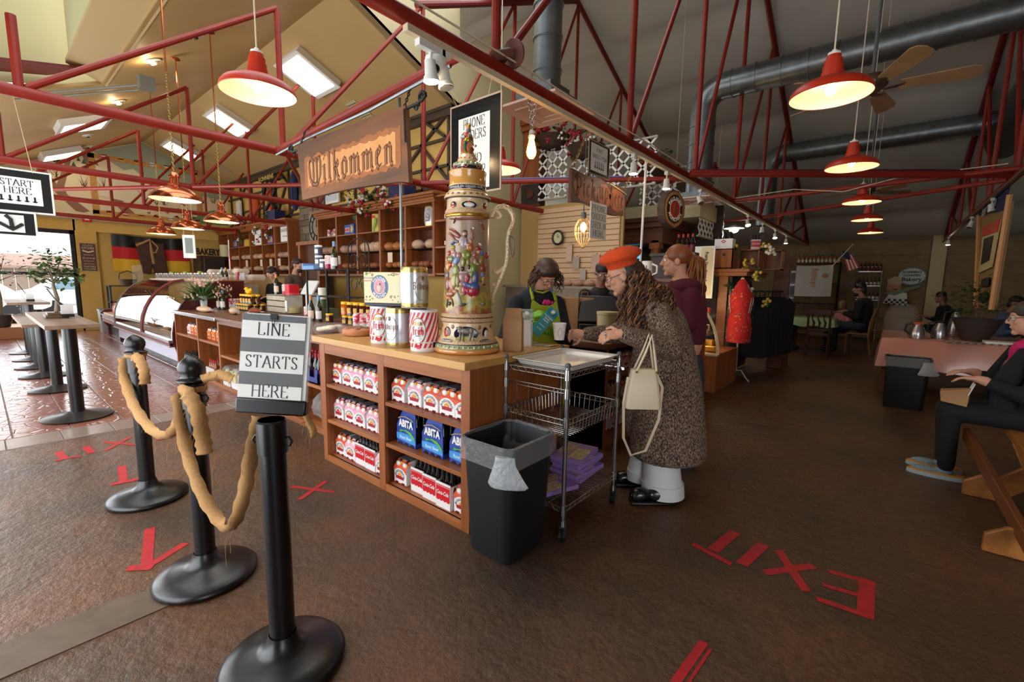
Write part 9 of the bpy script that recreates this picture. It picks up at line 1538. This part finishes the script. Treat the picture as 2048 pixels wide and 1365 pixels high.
# seated or half-hidden people: facing local -Y
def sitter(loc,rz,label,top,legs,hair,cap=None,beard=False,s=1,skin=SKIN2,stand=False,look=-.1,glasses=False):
    p=thing('person',label,'person',loc); R=RZ(rz); Q=lambda x,y,z: V(loc)+R @ V((x*s,y*s,z*s)); h=.38 if stand else 0; f=R @ V((0,-1,look)); hc=Q(0,-.08,1.24+h)
    A=[Q(sx,-.3,.80+h) for sx in (-.2,.2)]; B=[Q(sx,-.02,.98+h) for sx in (-.19,.19)]; E=[Q(sx,-.04,.70+h) for sx in (-.24,.24)]
    blob(headp(hc,f,s)+[(hc,Q(0,-.01,1.04+h),.052*s,.06*s),(Q(0,0,1.0+h),Q(0,.02,.6+h),.09*s,.11*s)]+[(a,c,.045*s,.04*s) for a,c in zip(B,E)]+[(a,c,.04*s,.03*s) for a,c in zip(E,A)]+handp(A[0],R @ V((.3,-1,0)),(0,0,-1),.4,s)+handp(A[1],R @ V((-.3,-1,0)),(0,0,-1),.4,s),'body',skin,p,.008,3); eyes(hc,f,p,s,glasses)
    blob([(Q(0,0,.96+h),(.19*s,.11*s,.09*s),R),(Q(0,.01,.94+h),Q(0,.02,.56+h),.15*s,.155*s)]+[(a,c,.07*s,.06*s) for a,c in zip(B,E)]+[(a,V(a).lerp(V(c),.75),.058*s,.045*s) for a,c in zip(E,A)],'top',top,p,.014,5)
    K=[Q(sx,-.42,.52) for sx in (-.1,.1)]; T=[Q(sx,-.40,.1) for sx in (-.1,.1)]; H=[Q(sx,.02,.54+h) for sx in (-.09,.09)]
    if stand: K=[Q(sx,0,.5) for sx in (-.1,.1)]; T=[Q(sx,.02,.1) for sx in (-.1,.1)]
    blob([(a,c,.095*s,.07*s) for a,c in zip(H,K)]+[(a,c,.07*s,.052*s) for a,c in zip(K,T)],'trousers',legs,p,.014,4)
    for c in T: blob([(c-UP*.05*s,(.04*s,.05*s,.045*s),R),(c+R @ V((0,-.1*s,-.06*s)),(.042*s,.1*s,.036*s),R)],'shoe',BLK,p,.012,3)
    M=basis(f); blob([(hc+M @ V((0,-.012*s,.052*s)),(.087*s,.1*s,.08*s),M),(hc+M @ V((0,-.07*s,-.03*s)),(.075*s,.045*s,.07*s),M)],'hair',hair,p,.012,3)
    if cap: b=MB(p.location); b.lathe([(.092*s,0),(.094*s,.04*s),(.07*s,.085*s),(0,.10*s)],hc+M @ V((0,-.01*s,.05*s)),20,0,M=M); b.plate([hc+M @ V((x*s,y*s,.055*s)) for x,y in ((-.075,.06),(-.06,.15),(0,.175),(.06,.15),(.075,.06))],M @ V((0,0,.008*s))); b.build('cap',cap,p,smooth=50)
    if beard: blob([(hc+M @ V((0,.05*s,-.09*s)),(.058*s,.05*s,.05*s),M)],'beard',hair,p,.01)
    return p
DK=mat('dark_hair',(30,22,20),.6); GRYS=mat('grey_brown_shirt',(96,82,68),.85); BKS=mat('black_shirt',(14,14,17),.85)
sitter((-9.0,4.05,0),rad(120),'person in a grey-brown shirt working at the bread shelves',GRYS,JE,mat('short_brown_hair',(58,38,28),.6),beard=True,skin=SKIN,stand=True,s=1.06); sitter((-8.6,3.55,0),rad(10),'dark-haired person in black half hidden behind the slatted crate',BKS,BKS,DK,stand=True,s=.95,look=-.5,skin=SKIN); sitter((-2.62,4.75,0),rad(40),'dark-haired person half hidden behind the red beret',BKS,BKS,DK,stand=True,s=.97,look=-.6)
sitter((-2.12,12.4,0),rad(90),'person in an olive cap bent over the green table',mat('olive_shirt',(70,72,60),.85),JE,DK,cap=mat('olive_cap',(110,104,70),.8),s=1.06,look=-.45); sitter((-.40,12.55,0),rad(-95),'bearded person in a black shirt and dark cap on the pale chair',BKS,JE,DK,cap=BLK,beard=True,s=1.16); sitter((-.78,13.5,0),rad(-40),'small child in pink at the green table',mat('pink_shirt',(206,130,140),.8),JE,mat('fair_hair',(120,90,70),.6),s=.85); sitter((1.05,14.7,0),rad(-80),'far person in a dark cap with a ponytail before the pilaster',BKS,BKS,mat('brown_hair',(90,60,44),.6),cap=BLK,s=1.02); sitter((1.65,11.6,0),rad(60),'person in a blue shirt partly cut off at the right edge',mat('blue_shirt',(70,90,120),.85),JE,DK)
# woman in magenta on the bench
MG=mat('magenta_top',(196,24,96),.8); p=sitter((.86,4.74,0),rad(-90),'person in a magenta top and black trousers seated at the right edge',BKS,BKS,mat('grey_dark_hair',(60,48,46),.6),skin=SKIN,glasses=True,s=1.0)
for c in p.children:
    if c.name.startswith('shoe'): c.data.materials[0]=mat('blue_grey_shoe',(120,140,148),.6); pass
for y in (4.64,4.84): b=MB(p.location); b.plate([(.44+.13*cos(t)*1.25-.03,y+.052*sin(t),.028) for t in [2*pi*k/20 for k in range(20)]],(0,0,.012)); b.build('orange_sole',mat('orange_sole',(214,140,50),.5),p); b=MB(p.location); b.plate([(.44+.135*cos(t)*1.25-.03,y+.055*sin(t),.0) for t in [2*pi*k/20 for k in range(20)]],(0,0,.03)); b.build('pale_sole',mat('pale_sole',(176,190,194),.5),p)
b=MB(p.location); 
for y in (4.60,4.88): b.tube([(.93,y,1.02),(.78,y,.98),(.70,y,.80),(.70,y+.02,.60)],[(.03,.07),(.03,.075),(.03,.075),(.03,.07)],8)
b.build('cardigan',BKS,p); blob([((.80,4.74,.84),(.118,.105,.2)),((.80,4.74,1.0),(.1,.09,.1))],'magenta_top',MG,p,.014); b=MB(p.location); b.tube([(.80,4.66,1.06),(.70,4.70,.92),(.665,4.74,.80),(.70,4.78,.92),(.80,4.82,1.06)],[(.003,.012)]*5,6); b.build('lanyard',mat('lanyard_print',(150,120,110),.7,noise=((60,40,70),60,.2)),p); b=MB(p.location); b.box(.655,.662,4.70,4.77,.70,.79); b.build('id_badge',PAPER,p)
t=thing('small_paper_bag','small kraft paper bag held on the knee of the person in magenta','bag',(.47,4.66,.62)); b=MB(); b.add([(-.09,-.06,-.02),(.05,-.07,-.04),(.07,.05,-.02),(-.07,.06,0),(-.1,-.04,.05),(.06,-.03,.09),(.07,.03,.09),(-.09,.04,.06)],[(0,3,2,1),(4,5,6,7),(0,1,5,4),(1,2,6,5),(2,3,7,6),(3,0,4,7)]); b.build('bag_body',kraft,t,smooth=0); b=MB(); b.obox((.06,0,.07),(.006,.09,.13),Matrix.Rotation(.3,3,'Y')); b.build('receipt',PAPER,t)

dup([o for o in C.objects if o.name=='hanging_flag'][0],(-9.2,3.0,1.78),-.3,'small striped flag on a stick by the red bottle carrier',sc=.8)

# ---------------------------------------------------------------- second level: small pieces belong to the part they sit on
SUB={'shade_lining':'lamp_shade','bulb':'lamp_shade','gallery':'lamp_shade','label':'glass_body','capsule':'glass_body','jar_label':'jar_body','shoulder_print':'carton','fruit_print':'carton','emblem':'carton','bottle_window':'carton','handle_flap':'carton','base_stripe':'carton','red_print':'carton','dotted_border':'carton','sky_band':'carton','green_swoosh':'carton','gold_scroll':'carton','eyes':'body','eyeglasses':'body','beard':'body','sheet':'panel','sleeve_edge':'panel','badge_rim':'barrel','badge':'barrel','badge_top':'barrel','badge_windows':'barrel','red_stripe':'barrel','seal':'barrel','badge_outline':'barrel','crest':'barrel','small_print':'barrel','gold_band':'barrel','pin_badge':'apron','pink_frill':'apron','id_badge':'lanyard','beret_eyelets':'beret','score_marks':'crumb','buckle':'bag_body','packet_print':'packet','king_crown':'king_head','king_beard':'king_head','liner_knot':'liner','lens':'head','vase_label':'vase_glass','can_print':'can','clock_hand':'dial','printed_foliage':'carton','badge_figure':'carton','drawer':'body'}
st=lambda o: o.name.split('.')[0]
for r in [o for o in C.objects if o.parent is None and o.children and 'category' in o]:
    k={}
    for c in r.children: k.setdefault(st(c),c)
    for c in list(r.children):
        q=k.get(SUB.get(st(c),''))
        if st(c)=='lettering' and 'carton' in k: q=k['carton']
        if q is not None and q is not c and not c.children: c.parent=q
